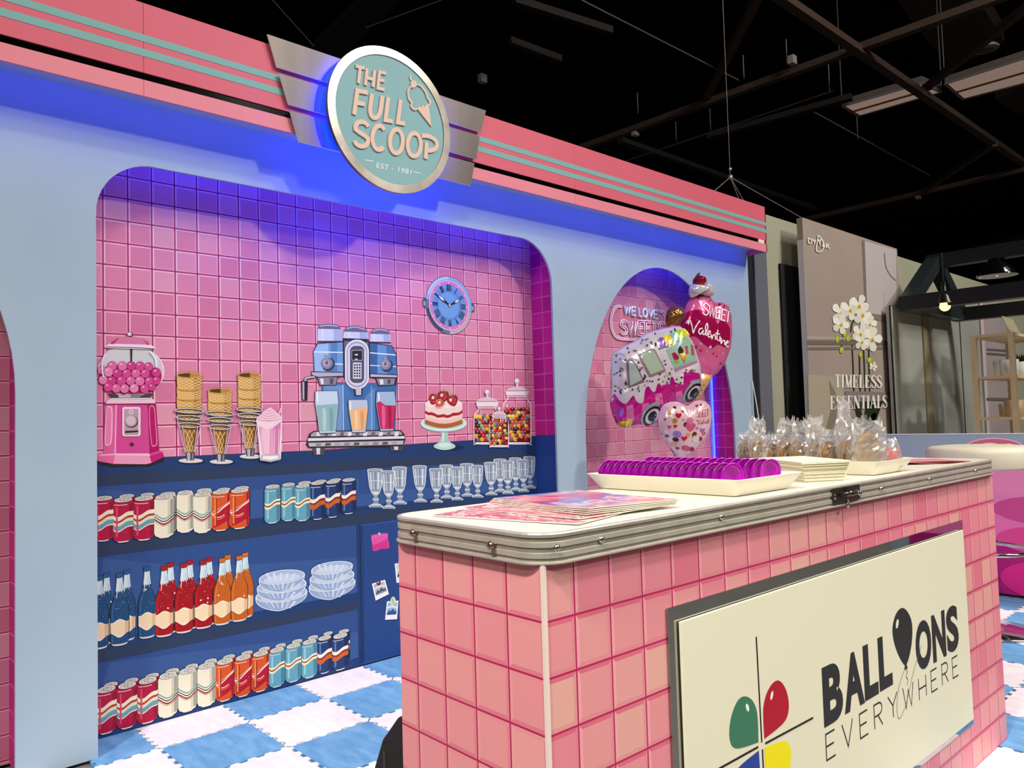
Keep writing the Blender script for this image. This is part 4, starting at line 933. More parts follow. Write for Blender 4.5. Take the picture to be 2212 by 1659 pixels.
a.poly([(238, 808), (668, 806), (694, 852), (206, 858)], 'f0ccd6'); a.poly([(206, 850), (694, 845), (694, 856), (206, 862)], '8c1a50'); a.ell(463, 1240, 23, 22, '9c2a66'); a.ell(463, 1240, 17, 16, '4a1c38')
gm = a.build('gumball_machine', mu, 'printed pink gumball machine')
a = mua(T3, .0022); a.poly(rrect(368, 880, 552, 1168, 22), 'a8205e'); a.poly(rrect(372, 880, 548, 1162, 20), 'f4dce2'); a.poly(rrect(390, 900, 526, 1150, 8), 'bfa0aa'); a.ell(457, 928, 24, 24, 'e9d3d8'); a.ell(457, 928, 16, 16, 'c9b0b6'); a.ell(460, 1020, 62, 60, '4a2a38'); a.ell(456, 1014, 56, 55, 'c9aab2'); a.ell(452, 1008, 44, 44, 'dbc2c6'); a.poly([(400, 1110), (526, 1104), (526, 1122), (400, 1130)], '3c2430'); a.build('coin_plate', gm)
a = mua(T3, .0022); a.poly([(232, 752), (672, 750), (640, 795), (266, 796)], '4a3c44'); a.poly([(330, 756), (460, 755), (452, 790), (340, 792)], 'c8b4bc'); a.poly([(460, 755), (560, 754), (540, 790), (452, 790)], '8c7c84'); a.line([(258, 802), (650, 798)], 9, 'f4ecee'); a.build('chrome_collar', gm)
a = mua(T3, .0022); a.ell(455, 540, 320, 243, 'f4e6ea'); a.ell(455, 540, 311, 236, 'd9c6ca'); a.poly(smooth_ring([(220, 360), (300, 320), (455, 305), (600, 325), (690, 380), (720, 470), (640, 480), (455, 465), (250, 470), (190, 470)], 4), 'd3d6d2')
a.poly([(440, 318), (470, 320), (466, 450), (446, 450)], '2a2226'); a.poly([(440, 318), (448, 318), (450, 450), (446, 450)], 'b8a8ae'); a.poly(smooth_ring([(150, 545), (240, 490), (400, 480), (620, 490), (735, 540), (742, 630), (690, 700), (600, 748), (300, 748), (200, 690), (150, 610)], 4), 'b8145e'); a.build('glass_globe', gm)
gb = [(275, 488, 43), (373, 490, 43), (180, 530, 40), (458, 488, 42), (543, 490, 42), (625, 496, 40), (698, 552, 42), (240, 545, 45), (325, 560, 43), (415, 562, 43), (503, 560, 42), (590, 560, 42), (190, 622, 42), (270, 632, 43), (363, 630, 44), (452, 630, 42), (540, 632, 44), (630, 636, 42), (700, 628, 38), (238, 690, 42), (315, 702, 42), (395, 705, 42), (485, 702, 43), (585, 706, 42), (655, 690, 36)]
for i, (x, y, r) in enumerate(gb):
    a = mua(T3, .0040+.00008*i); c = ['e06aa0', 'ea8ab2', 'd8468c', 'e478a8', 'cc3a82'][(i*3) % 5] if x < 560 else ['cf3a84', 'c42676', 'd84c90'][i % 3]
    a.ell(x, y, r+3, r+3, '8c1450', n=18); a.ell(x, y, r, r, c, n=18); a.line([(x-r*.55+r*.25*math.sin(k), y-r*.5+r*.16*k) for k in (0, 1, 2)], r*.14, 'f8d4e2'); a.ell(x-r*.2, y-r*.45, r*.18, r*.12, 'fbe4ee', n=10); a.build('gumball', gm)
a = mua(T3, .0065); a.poly([(205, 302), (255, 272), (640, 284), (695, 318), (660, 330), (230, 318)], 'f4e4e8'); a.line([(222, 306), (450, 312), (680, 324)], 7, '2a1c24'); a.poly(smooth_ring([(258, 276), (330, 226), (445, 206), (560, 226), (636, 286)], 6, False), 'dc7ca0'); a.poly(smooth_ring([(258, 276), (300, 240), (345, 222), (310, 255), (290, 278)], 4), 'c22a68'); a.poly(smooth_ring([(560, 226), (610, 255), (636, 286), (600, 284), (590, 255)], 4), 'd04478'); a.ell(447, 190, 29, 24, '2a1c20'); a.ell(443, 186, 22, 18, 'd8ccc8'); a.ell(438, 180, 9, 7, 'fbf6f4'); a.build('machine_lid', gm)
a = mua(T3, .0080)
a.line(smooth_ring([(210, 370), (185, 440), (180, 520), (195, 600)], 5, False), 14, 'f4eef0'); a.line(smooth_ring([(640, 350), (690, 420), (700, 500)], 5, False), 16, 'f6f2f2'); a.build('glass_shine', gm)
# --- waffle cones in wire stands
def waffle(a, q4, n=4, col='f0cd8c', w=5):
    (ax, ay), (bx_, by), (cx_, cy), (dx, dy) = q4     # tl tr br bl
    F = lambda u, v: ((ax*(1-u)+bx_*u)*(1-v)+(dx*(1-u)+cx_*u)*v, (ay*(1-u)+by*u)*(1-v)+(dy*(1-u)+cy*u)*v)
    for k in range(-n, n+1):
        for sg in (1, -1):
            pts = [(k/n+(sg*t if sg > 0 else 1-t), t) for t in (0, .25, .5, .75, 1)]; pts = [(u, v) for u, v in pts if -.001 <= u <= 1.001]
            if len(pts) > 1: a.line([F(u, v) for u, v in pts], w, col, .3)
def conestand(cx, rims, rings, tip, base_y, rx, lab):
    a = mua(T3, .0012); bx2 = cx+13
    a.ell(bx2+10, base_y+6, rx*1.05, 28, '16284e'); a.ell(bx2, base_y, rx*.97, 25, '2a2a30'); a.ell(bx2, base_y-2, rx*.94, 22, 'd9d2cc'); a.poly([(bx2-50, tip+2), (bx2+40, tip+2), (bx2+32, base_y-4), (bx2-40, base_y-4)], '4a464c'); a.poly([(bx2-36, tip+4), (bx2-5, tip+4), (bx2-6, base_y-4), (bx2-30, base_y-4)], 'b8b2b6'); a.poly([(bx2+12, tip+4), (bx2+28, tip+4), (bx2+22, base_y-4), (bx2+10, base_y-4)], '8c868c')
    st2 = a.build('cone_stand', mu, lab)
    a = mua(T3, .0020)
    lowr = rings[-1][0]
    qd = [(cx-rx*.56, lowr+10), (cx+rx*.60, lowr+10), (cx+rx*.30, tip), (cx-rx*.20, tip)]; a.poly(qd, '8c5a20'); a.poly([qd[0], ((qd[0][0]+qd[1][0])/2, qd[0][1]), ((qd[2][0]+qd[3][0])/2-5, tip), qd[3]], 'a8702c'); waffle(a, qd, 3); a.build('waffle_cone', st2)
    for i in range(len(rings)-1):
        y0, y1 = rings[i][0], rings[i+1][0]; a = mua(T3, .0022); k0 = .86-.10*i
        qd = [(cx-rx*k0, y0), (cx+rx*k0, y0), (cx+rx*(k0-.08), y1+14), (cx-rx*(k0-.08), y1+14)]; a.poly(qd, 'a8702c'); a.poly([(cx+rx*.1, y0), qd[1], qd[2], (cx+rx*.1, y1+14)], '7c4c18'); waffle(a, qd, 4, w=4); a.build('waffle_cone', st2)
    for i in range(len(rims)-1, -1, -1):
        y0 = rims[i]; y1 = rims[i+1] if i+1 < len(rims) else rings[0][0]
        a = mua(T3, .0030+.0009*(len(rims)-i)); lo = ell(cx, y1+12, rx*.93, 22, 0, 16, 0, PI)
        a.poly([(cx-rx*1.01, y0)]+[(cx+rx*1.01, y0)]+lo, '7c4e18'); a.poly([(cx-rx*.98, y0), (cx+rx*.98, y0)]+[(x, y-4) for x, y in lo], 'd3a050'); a.poly([(cx+rx*.25, y0), (cx+rx*.98, y0), (cx+rx*.92, y1+8), (cx+rx*.35, y1+24)], 'b07a30'); waffle(a, [(cx-rx*.98, y0+20), (cx+rx*.98, y0+20), (cx+rx*.90, y1+14), (cx-rx*.90, y1+14)], 4)
        a.ell(cx, y0, rx*1.02, 31 if i == 0 else 26, '6a4012'); a.ell(cx, y0, rx, 28 if i == 0 else 23, 'e2b468')
        if i == 0: a.ell(cx, y0, rx*.90, 21, 'b98538'); a.poly(ell(cx, y0, rx*.90, 21, 0, 14, PI*.48, PI*1.52), '5a3410')
        else: a.poly([(cx-rx*.95, y0-26), (cx+rx*.95, y0-26), (cx+rx*.93, y0-2), (cx, y0+18), (cx-rx*.93, y0-2)], 'd3a050'); waffle(a, [(cx-rx*.95, y0-26), (cx+rx*.95, y0-26), (cx+rx*.9, y0+5), (cx-rx*.9, y0+5)], 4, w=4)
        a.build('waffle_cone', st2)
    a = mua(T3, .0075)
    for (y, r) in rings: a.line(ell(cx+2, y, r, 23, .04, 28), 15, '2c2a30', closed=True); a.line(ell(cx+2, y-1, r, 22, .04, 28), 8, 'd6d2d6', closed=True)
    for u0, u1 in ((-.80, -.34), (.86, .42), (-.55, -.26), (.62, .34)): a.line([(cx+rx*u0, rings[-1][0]+8), (cx+rx*u1, tip)], 8, '3c3236'); a.line([(cx+rx*u0+2, rings[-1][0]+8), (cx+rx*u1+2, tip)], 4, 'f0ecec')
    a.build('wire_holder', st2)
conestand(1587, [576, 690, 780], [(905, 122), (962, 112), (1035, 98)], 1276, 1356, 113, 'printed third stand of waffle cones beside the milkshake')
conestand(1013, [577, 697, 792], [(918, 138), (985, 126), (1055, 110)], 1312, 1396, 124, 'printed stand of waffle cones beside the gumball machine')
conestand(1306, [726, 818], [(945, 134), (1003, 122), (1073, 106)], 1328, 1406, 118, 'printed shorter middle stand of waffle cones')
# --- milkshake
a = mua(T3, .0085); a.poly([(1656, 985), (1900, 975), (1888, 1380), (1790, 1408), (1690, 1392)], 'f0e2e4'); a.poly([(1668, 1000), (1890, 990), (1872, 1330), (1790, 1345), (1706, 1330)], 'e8a0bc'); a.poly([(1815, 1000), (1890, 990), (1872, 1330), (1820, 1340)], 'd878a8'); a.poly([(1715, 1080), (1770, 1080), (1772, 1330), (1720, 1325)], 'f2c0cc')
a.poly(smooth_ring([(1660, 990), (1780, 1020), (1890, 980), (1895, 1010), (1850, 1050), (1800, 1085), (1740, 1090), (1700, 1070), (1665, 1060)], 4), 'f4d4dc')
for x in (1712, 1775, 1830, 1870): a.line([(x, 1090), (x-6, 1330)], 5, 'f8e8ea')
a.poly([(1700, 1340), (1875, 1330), (1885, 1385), (1790, 1408), (1692, 1392)], 'b9b4b4'); a.poly([(1715, 1350), (1860, 1345), (1866, 1372), (1790, 1388), (1712, 1378)], 'f0ecec')
ms = a.build('milkshake', mu, 'printed pink milkshake with whipped cream')
a = mua(T3, .0102); a.poly(smooth_ring([(1655, 985), (1690, 960), (1720, 925), (1760, 900), (1790, 885), (1815, 905), (1850, 935), (1885, 965), (1890, 990), (1850, 1005), (1780, 1012), (1700, 1008)], 4), 'f2c8d2')
for k in range(4): a.line(smooth_ring([(1690+k*18, 975-k*22), (1770, 995-k*24), (1860-k*18, 970-k*22)], 5, False), 6, 'd69ab0')
a.build('whipped_cream', ms)
a = mua(T3, .0100); a.line([(1868, 960), (1896, 876)], 13, 'fbf2f2')
for k in range(3): a.line([(1870+k*9, 945-k*26), (1880+k*8, 935-k*26)], 8, 'c2487a')
a.build('straw', ms)
# --- coffee machine
a = mua(T4, .0012)
a.poly([(272, 985), (875, 985), (862, 1380), (285, 1380)], '3e6ca4'); a.poly([(290, 1010), (440, 1000), (440, 1370), (300, 1370)], '6f98c4'); a.poly([(440, 960), (525, 1100), (520, 1370), (450, 1370)], '4a78ae'); a.poly([(620, 1100), (700, 1020), (700, 1370), (625, 1370)], '5f8abc'); a.line([(445, 1000), (450, 1370)], 7, 'c2d4ea'); a.line([(672, 1010), (675, 1370)], 6, '9fbadc')
a.poly([(205, 735), (240, 668), (447, 655), (447, 908), (215, 908)], '1e2a44'); a.poly([(210, 738), (244, 674), (447, 661), (447, 902), (220, 902)], '6f9ccc'); a.poly([(214, 740), (245, 680), (330, 668), (330, 900), (222, 900)], '9cc0e4'); a.poly([(350, 668), (400, 664), (400, 900), (350, 900)], '5684ba'); a.line([(212, 738), (447, 742)], 8, 'f2f6fa'); a.line([(350, 832), (447, 836)], 9, 'e8f0f8')
a.poly([(655, 660), (838, 688), (872, 755), (880, 935), (655, 920)], '1e2a44'); a.poly([(660, 668), (834, 694), (866, 757), (873, 928), (660, 915)], '6696c8'); a.poly([(660, 668), (720, 676), (720, 918), (660, 915)], '3c6498'); a.poly([(790, 690), (834, 694), (866, 757), (870, 925), (800, 920)], '4474ac'); a.line([(660, 745), (866, 762)], 8, 'f2f6fa'); a.line([(660, 845), (870, 856)], 7, 'e8f0f8')
cm = a.build('coffee_machine', mu, 'printed blue and chrome espresso machine')
for pts, cap in (([(245, 548), (435, 555), (440, 655), (243, 655)], [(245, 552), (262, 522), (330, 514), (405, 522), (430, 556)]), ([(455, 562), (640, 575), (650, 640), (445, 632)], [(452, 575), (475, 540), (545, 528), (620, 548), (642, 580)]), ([(663, 588), (820, 592), (828, 664), (660, 660)], [(662, 592), (685, 560), (740, 547), (800, 560), (822, 596)])):
    a = mua(T4, .0022); a.poly(pts, 'cdd4ec'); (x0, y0), (x1, y1) = pts[0], pts[1]; a.poly([(x0+(x1-x0)*.66, y0+5), (x1-4, y1), (x1+2, pts[2][1]-4), (x0+(x1-x0)*.68, pts[2][1]-4)], 'aab4d4'); a.line([pts[3], pts[2]], 9, '3a3448'); a.line([(x0+(x1-x0)*.2, y0+10), (x0+(x1-x0)*.2, pts[3][1]-6)], 7, 'eef2fa'); ho = a.build('bean_hopper', cm)
    a = mua(T4, .0030); a.poly(smooth_ring(cap, 4, False), '6f6782'); a.line(smooth_ring([(x, y+12) for x, y in cap[1:-1]], 4, False), 8, 'c2bcd0'); a.build('hopper_cap', ho)
a = mua(T4, .0022)
a.poly([(192, 893), (452, 898), (452, 935), (405, 945), (392, 1006), (258, 1008), (238, 945), (192, 925)], '2c2834'); a.poly([(198, 900), (446, 904), (446, 928), (245, 936), (198, 920)], 'b8b4c2'); a.poly([(246, 942), (400, 940), (388, 1000), (262, 1002)], '8a8694'); a.poly([(262, 950), (290, 950), (292, 995), (272, 996)], 'e6e4ea'); a.poly([(340, 950), (372, 948), (366, 994), (342, 996)], '56525e'); a.build('brew_head', cm)
a = mua(T4, .0022)
a.poly([(660, 908), (884, 918), (880, 948), (866, 1004), (725, 1014), (702, 950), (660, 945)], '2c2834'); a.poly([(665, 915), (878, 925), (874, 940), (665, 936)], 'c2bec8'); a.poly([(712, 950), (862, 950), (852, 998), (732, 1004)], '8e8a98'); a.poly([(735, 958), (765, 956), (768, 996), (745, 998)], 'e8e6ec'); a.poly([(800, 958), (825, 958), (822, 992), (803, 994)], '4c4854'); a.build('brew_head', cm)
a = mua(T4, .0026); a.line(smooth_ring([(220, 938), (170, 945), (145, 955), (138, 985)], 5, False), 22, '2c2834'); a.line(smooth_ring([(220, 936), (170, 943), (147, 953), (140, 985)], 5, False), 11, 'd2ced8'); a.poly([(113, 968), (166, 970), (162, 1126), (118, 1124)], '241f28'); a.poly([(122, 976), (138, 976), (138, 1118), (125, 1118)], 'b8b0ba'); a.build('steam_handle', cm)
a = mua(T4, .0034); a.poly([(445, 632), (658, 650), (662, 930), (605, 1000), (600, 1085), (540, 1090), (530, 1010), (452, 945)], '2a2632'); a.poly([(455, 650), (648, 660), (650, 920), (595, 990), (590, 1078), (548, 1080), (540, 1000), (462, 935)], '706c7c')
a.poly(rrect(462, 640, 652, 1035, 94, 8), 'e8e8f0'); a.poly(rrect(474, 655, 640, 1022, 82, 8), 'a9a6b6'); a.poly(rrect(484, 670, 630, 1006, 72, 8), 'd8d8e4'); a.poly(rrect(502, 690, 614, 985, 40, 6), '55515e'); a.poly([(548, 1025), (592, 1025), (590, 1082), (550, 1082)], 'c8c6d0'); cc = a.build('control_column', cm)
a = mua(T4, .0045); a.poly(rrect(514, 722, 602, 808, 8), 'b0aebc'); a.poly(rrect(518, 728, 598, 802, 6), '23212c'); a.ell(552, 760, 14, 6, 'eceaf2'); a.ell(552, 796, 12, 5, 'dcdae6'); a.build('display', cc)
a = mua(T4, .0045); a.poly(rrect(524, 822, 594, 952, 6), 'cfd0dc')
for i in range(3):
    for j in range(5): a.ell(539+i*20, 842+j*22, 7.5, 6.5, '1e1c26', n=10)
a.build('keypad', cc)
for (x, y, r) in ((318, 828, 46), (785, 838, 42)):
    a = mua(T4, .0030); a.ell(x+14, y+10, r*1.05, r*1.2, '31415f', .5); a.ell(x, y, r, r, '8c8698'); a.ell(x-4, y-4, r*.6, r*.6, 'b8b2c2'); a.poly([(x-16, y-r*1.5), (x+10, y-r*1.4), (x+14, y), (x-12, y)], '9c96a6'); a.ell(x-2, y-2, r*.32, r*.32, '6c6678'); a.build('dial', cm)
a = mua(T4, .0032); a.poly([(178, 1388), (215, 1366), (905, 1360), (935, 1392), (945, 1432), (935, 1460), (915, 1490), (172, 1503), (152, 1478), (162, 1432)], '2a262c'); a.poly([(190, 1392), (222, 1374), (900, 1368), (922, 1396), (190, 1412)], 'a8a2a8')
for k in range(11): x = 240+k*62; a.poly([(x, 1376), (x+30, 1376), (x+24, 1406), (x-6, 1408)], ('e6e2e4', '6c666c')[k % 2])
a.poly([(168, 1425), (935, 1408), (938, 1428), (166, 1448)], 'e2dee0'); a.poly([(168, 1462), (930, 1444), (920, 1476), (178, 1492)], 'c0babe')
for k in range(9): x = 230+k*76; a.poly([(x, 1466-k*1.6), (x+44, 1465-k*1.6), (x+40, 1486-k*1.6), (x-4, 1488-k*1.6)], ('8c868a', '57525a', 'a8a2a6')[k % 3])
a.build('drip_tray', cm)
for pts in ([(203, 1503), (302, 1500), (296, 1560), (212, 1563)], [(818, 1488), (928, 1478), (918, 1524), (828, 1530)]):
    a = mua(T4, .0030); a.poly(pts, '4c484e'); (x0, y0), (x1, y1) = pts[0], pts[1]; a.poly([(x0+(x1-x0)*.3, y0), (x0+(x1-x0)*.62, y0), (x0+(x1-x0)*.60, pts[2][1]-6), (x0+(x1-x0)*.34, pts[2][1]-6)], 'd8d4d6'); a.build('machine_foot', cm)
for nm, gl, liq, c1, c2, lab in (('drinking_glass', [(222, 1048), (404, 1046), (414, 1140), (388, 1386), (258, 1390), (220, 1140)], [(234, 1165), (320, 1158), (406, 1150), (382, 1366), (264, 1370)], 'c8d8e0', '94b8b8', 'printed glass of pale green drink'),
        ('drinking_glass', [(485, 1118), (642, 1116), (648, 1185), (626, 1380), (518, 1383), (488, 1200)], [(496, 1195), (520, 1205), (560, 1178), (645, 1182), (622, 1360), (522, 1362)], 'bcc8d8', 'efba80', 'printed glass of peach drink'),
        ('drinking_glass', [(712, 1052), (858, 1050), (870, 1150), (848, 1368), (742, 1372), (705, 1150)], [(712, 1145), (740, 1130), (780, 1162), (866, 1165), (846, 1350), (746, 1352)], 'a4bcd2', 'c8285e', 'printed glass of pink drink')):
    a = mua(T4, .0050); a.poly(gl, '22283a'); cx = sum(p[0] for p in gl)/6; cy = sum(p[1] for p in gl)/6; a.poly([(cx+(x-cx)*.955, cy+(y-cy)*.975) for x, y in gl], c1); a.line([(gl[0][0]+18, gl[0][1]+14), (gl[0][0]+22, gl[0][1]+90)], 10, 'f2f6fa'); g = a.build(nm, cm, lab)
    a = mua(T4, .0058); a.poly(liq, c2); x0, x1 = min(p[0] for p in liq), max(p[0] for p in liq); y0, y1 = min(p[1] for p in liq), max(p[1] for p in liq)
    for k, cc2 in ((.30, 'ffffff'), (.62, '000000')):
        xm = x0+(x1-x0)*k; w2 = (x1-x0)*.15
        a.poly(smooth_ring([(xm, y0+(y1-y0)*.16), (xm+w2, y0+(y1-y0)*.26), (xm+w2*.9, y1-14), (xm+w2*.1, y1-14), (xm-w2*.15, y0+(y1-y0)*.3)], 3), {'94b8b8': ('b4d0cc', '7ba4a8'), 'efba80': ('f6d0a0', 'dca066'), 'c8285e': ('e4608c', 'a8124a')}[c2][0 if cc2 == 'ffffff' else 1])
    a.build('drink', g)
# --- strawberry cake on a stand
a = mua(T4, .0012); a.ell(1290, 1500, 120, 26, '16284e'); a.poly(smooth_ring([(1228, 1365), (1278, 1365), (1282, 1420), (1300, 1455), (1342, 1485), (1320, 1508), (1255, 1520), (1190, 1508), (1168, 1485), (1212, 1455), (1228, 1420)], 3), 'a9cbbc'); a.ell(1255, 1488, 84, 28, 'bcd9cb'); a.ell(1253, 1478, 52, 18, 'd4eae0'); a.poly([(1240, 1375), (1252, 1375), (1248, 1450), (1232, 1455)], 'd8eee4'); a.poly(ell(1248, 1318, 180, 62, 0, 30), '86aa9c'); a.poly(ell(1248, 1306, 182, 64, 0, 30), 'dcece6'); a.poly(ell(1248, 1300, 165, 52, 0, 30), 'b6d2c8')
cs = a.build('cake_stand', mu, 'printed pale green cake stand')
a = mua(T4, .0024)
def cyl(y0, y1, c, wav=0): a.poly([(1100+(k*0), y0+(wav*math.sin(k*1.3) if wav else 0)+34*math.sin(PI*k/12)) if False else (1100+148*2*k/12, y0+34*math.sin(PI*k/12)+(wav*math.sin(k*1.9))) for k in range(13)]+[(1100+148*2*k/12, y1+34*math.sin(PI*k/12)) for k in range(12, -1, -1)], c)
cyl(1150, 1308, 'e9b9b0'); cyl(1272, 1310, 'b0622a', 4); cyl(1150, 1206, 'f6d6cc'); cyl(1205, 1232, 'a81c28', 7); cyl(1228, 1250, 'f4d2c6', 5); cyl(1250, 1276, 'f0c4ba', 3); a.ell(1248, 1150, 148, 40, 'fae4da'); ck = a.build('strawberry_cake', cs, 'printed layer cake topped with strawberries')
for i, (x, y, r, rot) in enumerate(((1172, 1112, 42, .4), (1318, 1122, 44, -.3), (1246, 1088, 44, 0), (1216, 1152, 36, .9))):
    a = mua(T4, .0036+.0004*i)
    base_pts = [(0, 1.15), (-.62, .70), (-.98, .0), (-.80, -.70), (0, -.85), (.80, -.70), (.98, 0), (.62, .70)]
    R = lambda u, v: (x+r*(u*math.cos(rot)-v*math.sin(rot)), y+r*(u*math.sin(rot)+v*math.cos(rot)))
    a.poly(smooth_ring([R(*p) for p in base_pts], 4), '8c1420' if i < 3 else 'f2cbb8'); a.poly(smooth_ring([R(u*.85-.08, v*.86) for u, v in base_pts], 4), 'b31c2c' if i < 3 else 'd8483c')
    for k in range(7): p = R(-.5+.33*(k % 4), -.3+.4*(k//3)); a.ell(p[0], p[1], 3.2, 4.2, 'f0c8b8', n=6)
    a.ell(*R(-.3, -.15), 9, 13, 'f6e6e2', .4, n=10)
    for k in range(5): t = -2.6+k*.55; a.poly([R(-.30+k*.15, -.72), R(1.15*math.cos(t)*.9, -.55+1.05*math.sin(t)*.75), R(-.05+k*.12, -.6)], ('4c7a28', '6c9a3c')[k % 2])
    a.build('strawberry', ck)
# --- sweet jars
def jar(cx, yt, yb, hw, neck, lidy, knob, nb, base, beans_top, lab):
    a = mua(T4, base); W2 = 'f6e6e8'
    out = smooth_ring([(cx-hw, yb-14), (cx-hw, beans_top), (cx-hw*.94, neck+60), (cx-hw*.62, neck+18), (cx-hw*.62, neck), (cx+hw*.62, neck), (cx+hw*.62, neck+18), (cx+hw*.94, neck+60), (cx+hw, beans_top), (cx+hw, yb-14), (cx+hw*.85, yb), (cx-hw*.85, yb)], 3)
    a.line(out, 7, W2, closed=True); a.line([(cx-hw*.72, neck+70), (cx-hw*.78, yb-60)], 9, W2); a.line([(cx-hw*.9, yb-8), (cx+hw*.9, yb-8)], 9, W2); o = a.build('sweet_jar', mu, lab)
    b2 = mua(T4, base+.0009); rb = random.Random(int(cx)); rr = nb
    pal = ['8c0c1c', 'b31a28', 'e0a820', 'f0d040', '5a1020', 'a0202c', '6c6070', 'c85030', '98a070', '3c1420', 'd02838']
    b2.poly([(cx-hw*.93, beans_top+rr), (cx+hw*.93, beans_top+rr), (cx+hw*.93, yb-14), (cx-hw*.93, yb-14)], '6c0c1a')
    y = beans_top+rr*.3; row = 0
    while y < yb-rr-4:
        x = cx-hw*.90+rr*(.4+.9*(row % 2))
        while x < cx+hw*.93-rr*.5:
            c = pal[rb.randrange(len(pal))]; b2.ell(x+rb.uniform(-2, 2), y+rb.uniform(-3, 3), rr*rb.uniform(.9, 1.1), rr*rb.uniform(.8, 1.1), c, rb.uniform(0, 3), .25, 10); b2.ell(x-rr*.3, y-rr*.35, rr*.22, rr*.2, 'f2e2d8', 0, .05, 6); x += rr*1.65
        y += rr*1.45; row += 1
    b2.build('jelly_beans', o, kind='stuff')
    c = mua(T4, base+.0026); c.poly([(cx-hw*.80, neck-2), (cx+hw*.80, neck-2), (cx+hw*.84, lidy+16), (cx-hw*.84, lidy+16)], 'f2dfe2'); c.poly(smooth_ring([(cx-hw*.78, lidy+18), (cx-hw*.6, lidy), (cx, lidy-14), (cx+hw*.6, lidy), (cx+hw*.78, lidy+18)], 4, False), 'e2c4cc'); c.line([(cx-hw*.8, lidy+20), (cx+hw*.8, lidy+20)], 6, 'a87888'); c.ell(cx, knob, hw*.20, hw*.20, 'cdb4b8'); c.ell(cx-2, knob-3, hw*.13, hw*.13, 'f4e8e8'); c.line([(cx, knob+hw*.18), (cx, lidy-8)], hw*.16, 'e6d2d6'); c.line([(cx-hw*.62, neck+8), (cx+hw*.62, neck+8)], 6, 'f8eef0'); c.build('jar_lid', o)
jar(1832, 1085, 1470, 110, 1085, 1028, 970, 18, .0012, 1190, 'printed tallest jar of jelly beans'); jar(1595, 1175, 1470, 105, 1175, 1112, 1058, 18, .0042, 1245, 'printed round jar of jelly beans with a dark knob'); jar(1690, 1255, 1492, 74, 1255, 1222, 1190, 14, .0075, 1300, 'printed smallest jar of jelly beans in front')
# --- clock
CC = on_y(*T4(1291, 368), ND); RC = (on_y(*T4(1272, 128), ND).z-on_y(*T4(1322, 606), ND).z)/2*.985
cl = None
a = mum(.0012)
X = lambda r, deg: (CC.x+r*math.sin(math.radians(deg)), CC.z+r*math.cos(math.radians(deg)))
def disc(r, c, dx=0, dz=0): a.poly(ell(CC.x+dx, CC.z+dz, r, r, 0, 48), c)
disc(RC*1.0, '3a4258'); disc(RC*.985, '8fb0d6'); a.poly(ell(CC.x, CC.z, RC*.985, RC*.985, 0, 24, PI*.95, PI*1.95), '6d7486'); a.poly([X(RC*.98, d) for d in range(100, 181, 10)]+[X(RC*.86, d) for d in range(180, 99, -10)], 'c9a8b0'); a.poly([X(RC*.98, d) for d in range(200, 261, 10)]+[X(RC*.88, d) for d in range(260, 199, -10)], '3c4660'); a.poly([X(RC*.97, d) for d in range(290, 361, 10)]+[X(RC*.88, d) for d in range(360, 289, -10)], 'b4cdea'); disc(RC*.865, '3c2a48'); disc(RC*.855, 'f2dfe8'); disc(RC*.83, 'd878ae'); disc(RC*.72, '6a98cc'); a.poly(ell(CC.x-RC*.05, CC.z+RC*.03, RC*.58, RC*.58, 0, 40), '5f8cc4'); a.poly(ell(CC.x-RC*.02, CC.z+RC*.0, RC*.44, RC*.44, 0, 40), '6fa0d4')
for h in range(12): a.ell(*X(RC*.775, h*30), RC*.022, RC*.022, 'f8e8f0', n=10)
cl = a.build('wall_clock', mu, 'printed round blue and chrome clock showing ten past ten')
NUM = {1: 'I', 2: 'II', 3: 'III', 4: 'IIII', 5: 'V', 6: 'VI', 7: 'VII', 8: 'VIII', 9: 'IX', 10: 'X', 11: 'XI', 12: 'XII'}
a = mum(.0030)
for h, s in NUM.items():
    r = RC*.60; n = len(s); hh = RC*.105; ww = RC*.052
    for i, chx in enumerate(s):
        off = (i-(n-1)/2)*ww*1.25
        for st in ([[(0, -1), (0, 1)]] if chx == 'I' else [[(-.8, 1), (0, -1), (.8, 1)]] if chx == 'V' else [[(-.8, 1), (.8, -1)], [(.8, 1), (-.8, -1)]]):
            t = math.radians(h*30); pts = []
            for u, v in st: lx, ly = off+u*ww*.6, r+v*hh; pts.append((CC.x+lx*math.cos(t)+ly*math.sin(t), CC.z-lx*math.sin(t)+ly*math.cos(t)))
            a.line(pts, RC*.028, '1c2234', .2)
a.build('clock_numerals', cl)
for deg, ln in ((302, .62), (62, .55)):
    a = mum(.0042); pts = [X(RC*.02, deg+90), X(RC*ln*.62, deg+9), X(RC*ln, deg), X(RC*ln*.62, deg-9), X(RC*.02, deg-90)]; a.poly(pts, '20263c'); c0 = X(RC*ln*.6, deg); a.poly([X(RC*.24, deg), X(RC*ln*.62, deg+7), X(RC*ln*.92, deg), X(RC*ln*.62, deg-7)], 'f2e4f0'); a.build('clock_hand', cl)
a = mum(.0050); disc(RC*.06, '20263c'); disc(RC*.045, 'e8e4ee'); disc(RC*.018, '20263c'); a.build('clock_hub', cl)
for sx in (-1, 1):
    a = mum(.0010); a.poly([(CC.x+sx*RC*.95, CC.z-RC*.18), (CC.x+sx*RC*1.10, CC.z-RC*.15), (CC.x+sx*RC*1.13, CC.z), (CC.x+sx*RC*1.10, CC.z+RC*.13), (CC.x+sx*RC*.95, CC.z+RC*.16)], '4c5468'); a.poly([(CC.x+sx*RC*.97, CC.z-RC*.10), (CC.x+sx*RC*1.08, CC.z-RC*.08), (CC.x+sx*RC*1.08, CC.z+RC*.05), (CC.x+sx*RC*.97, CC.z+RC*.07)], '9aa4b8'); a.build('clock_lug', cl)
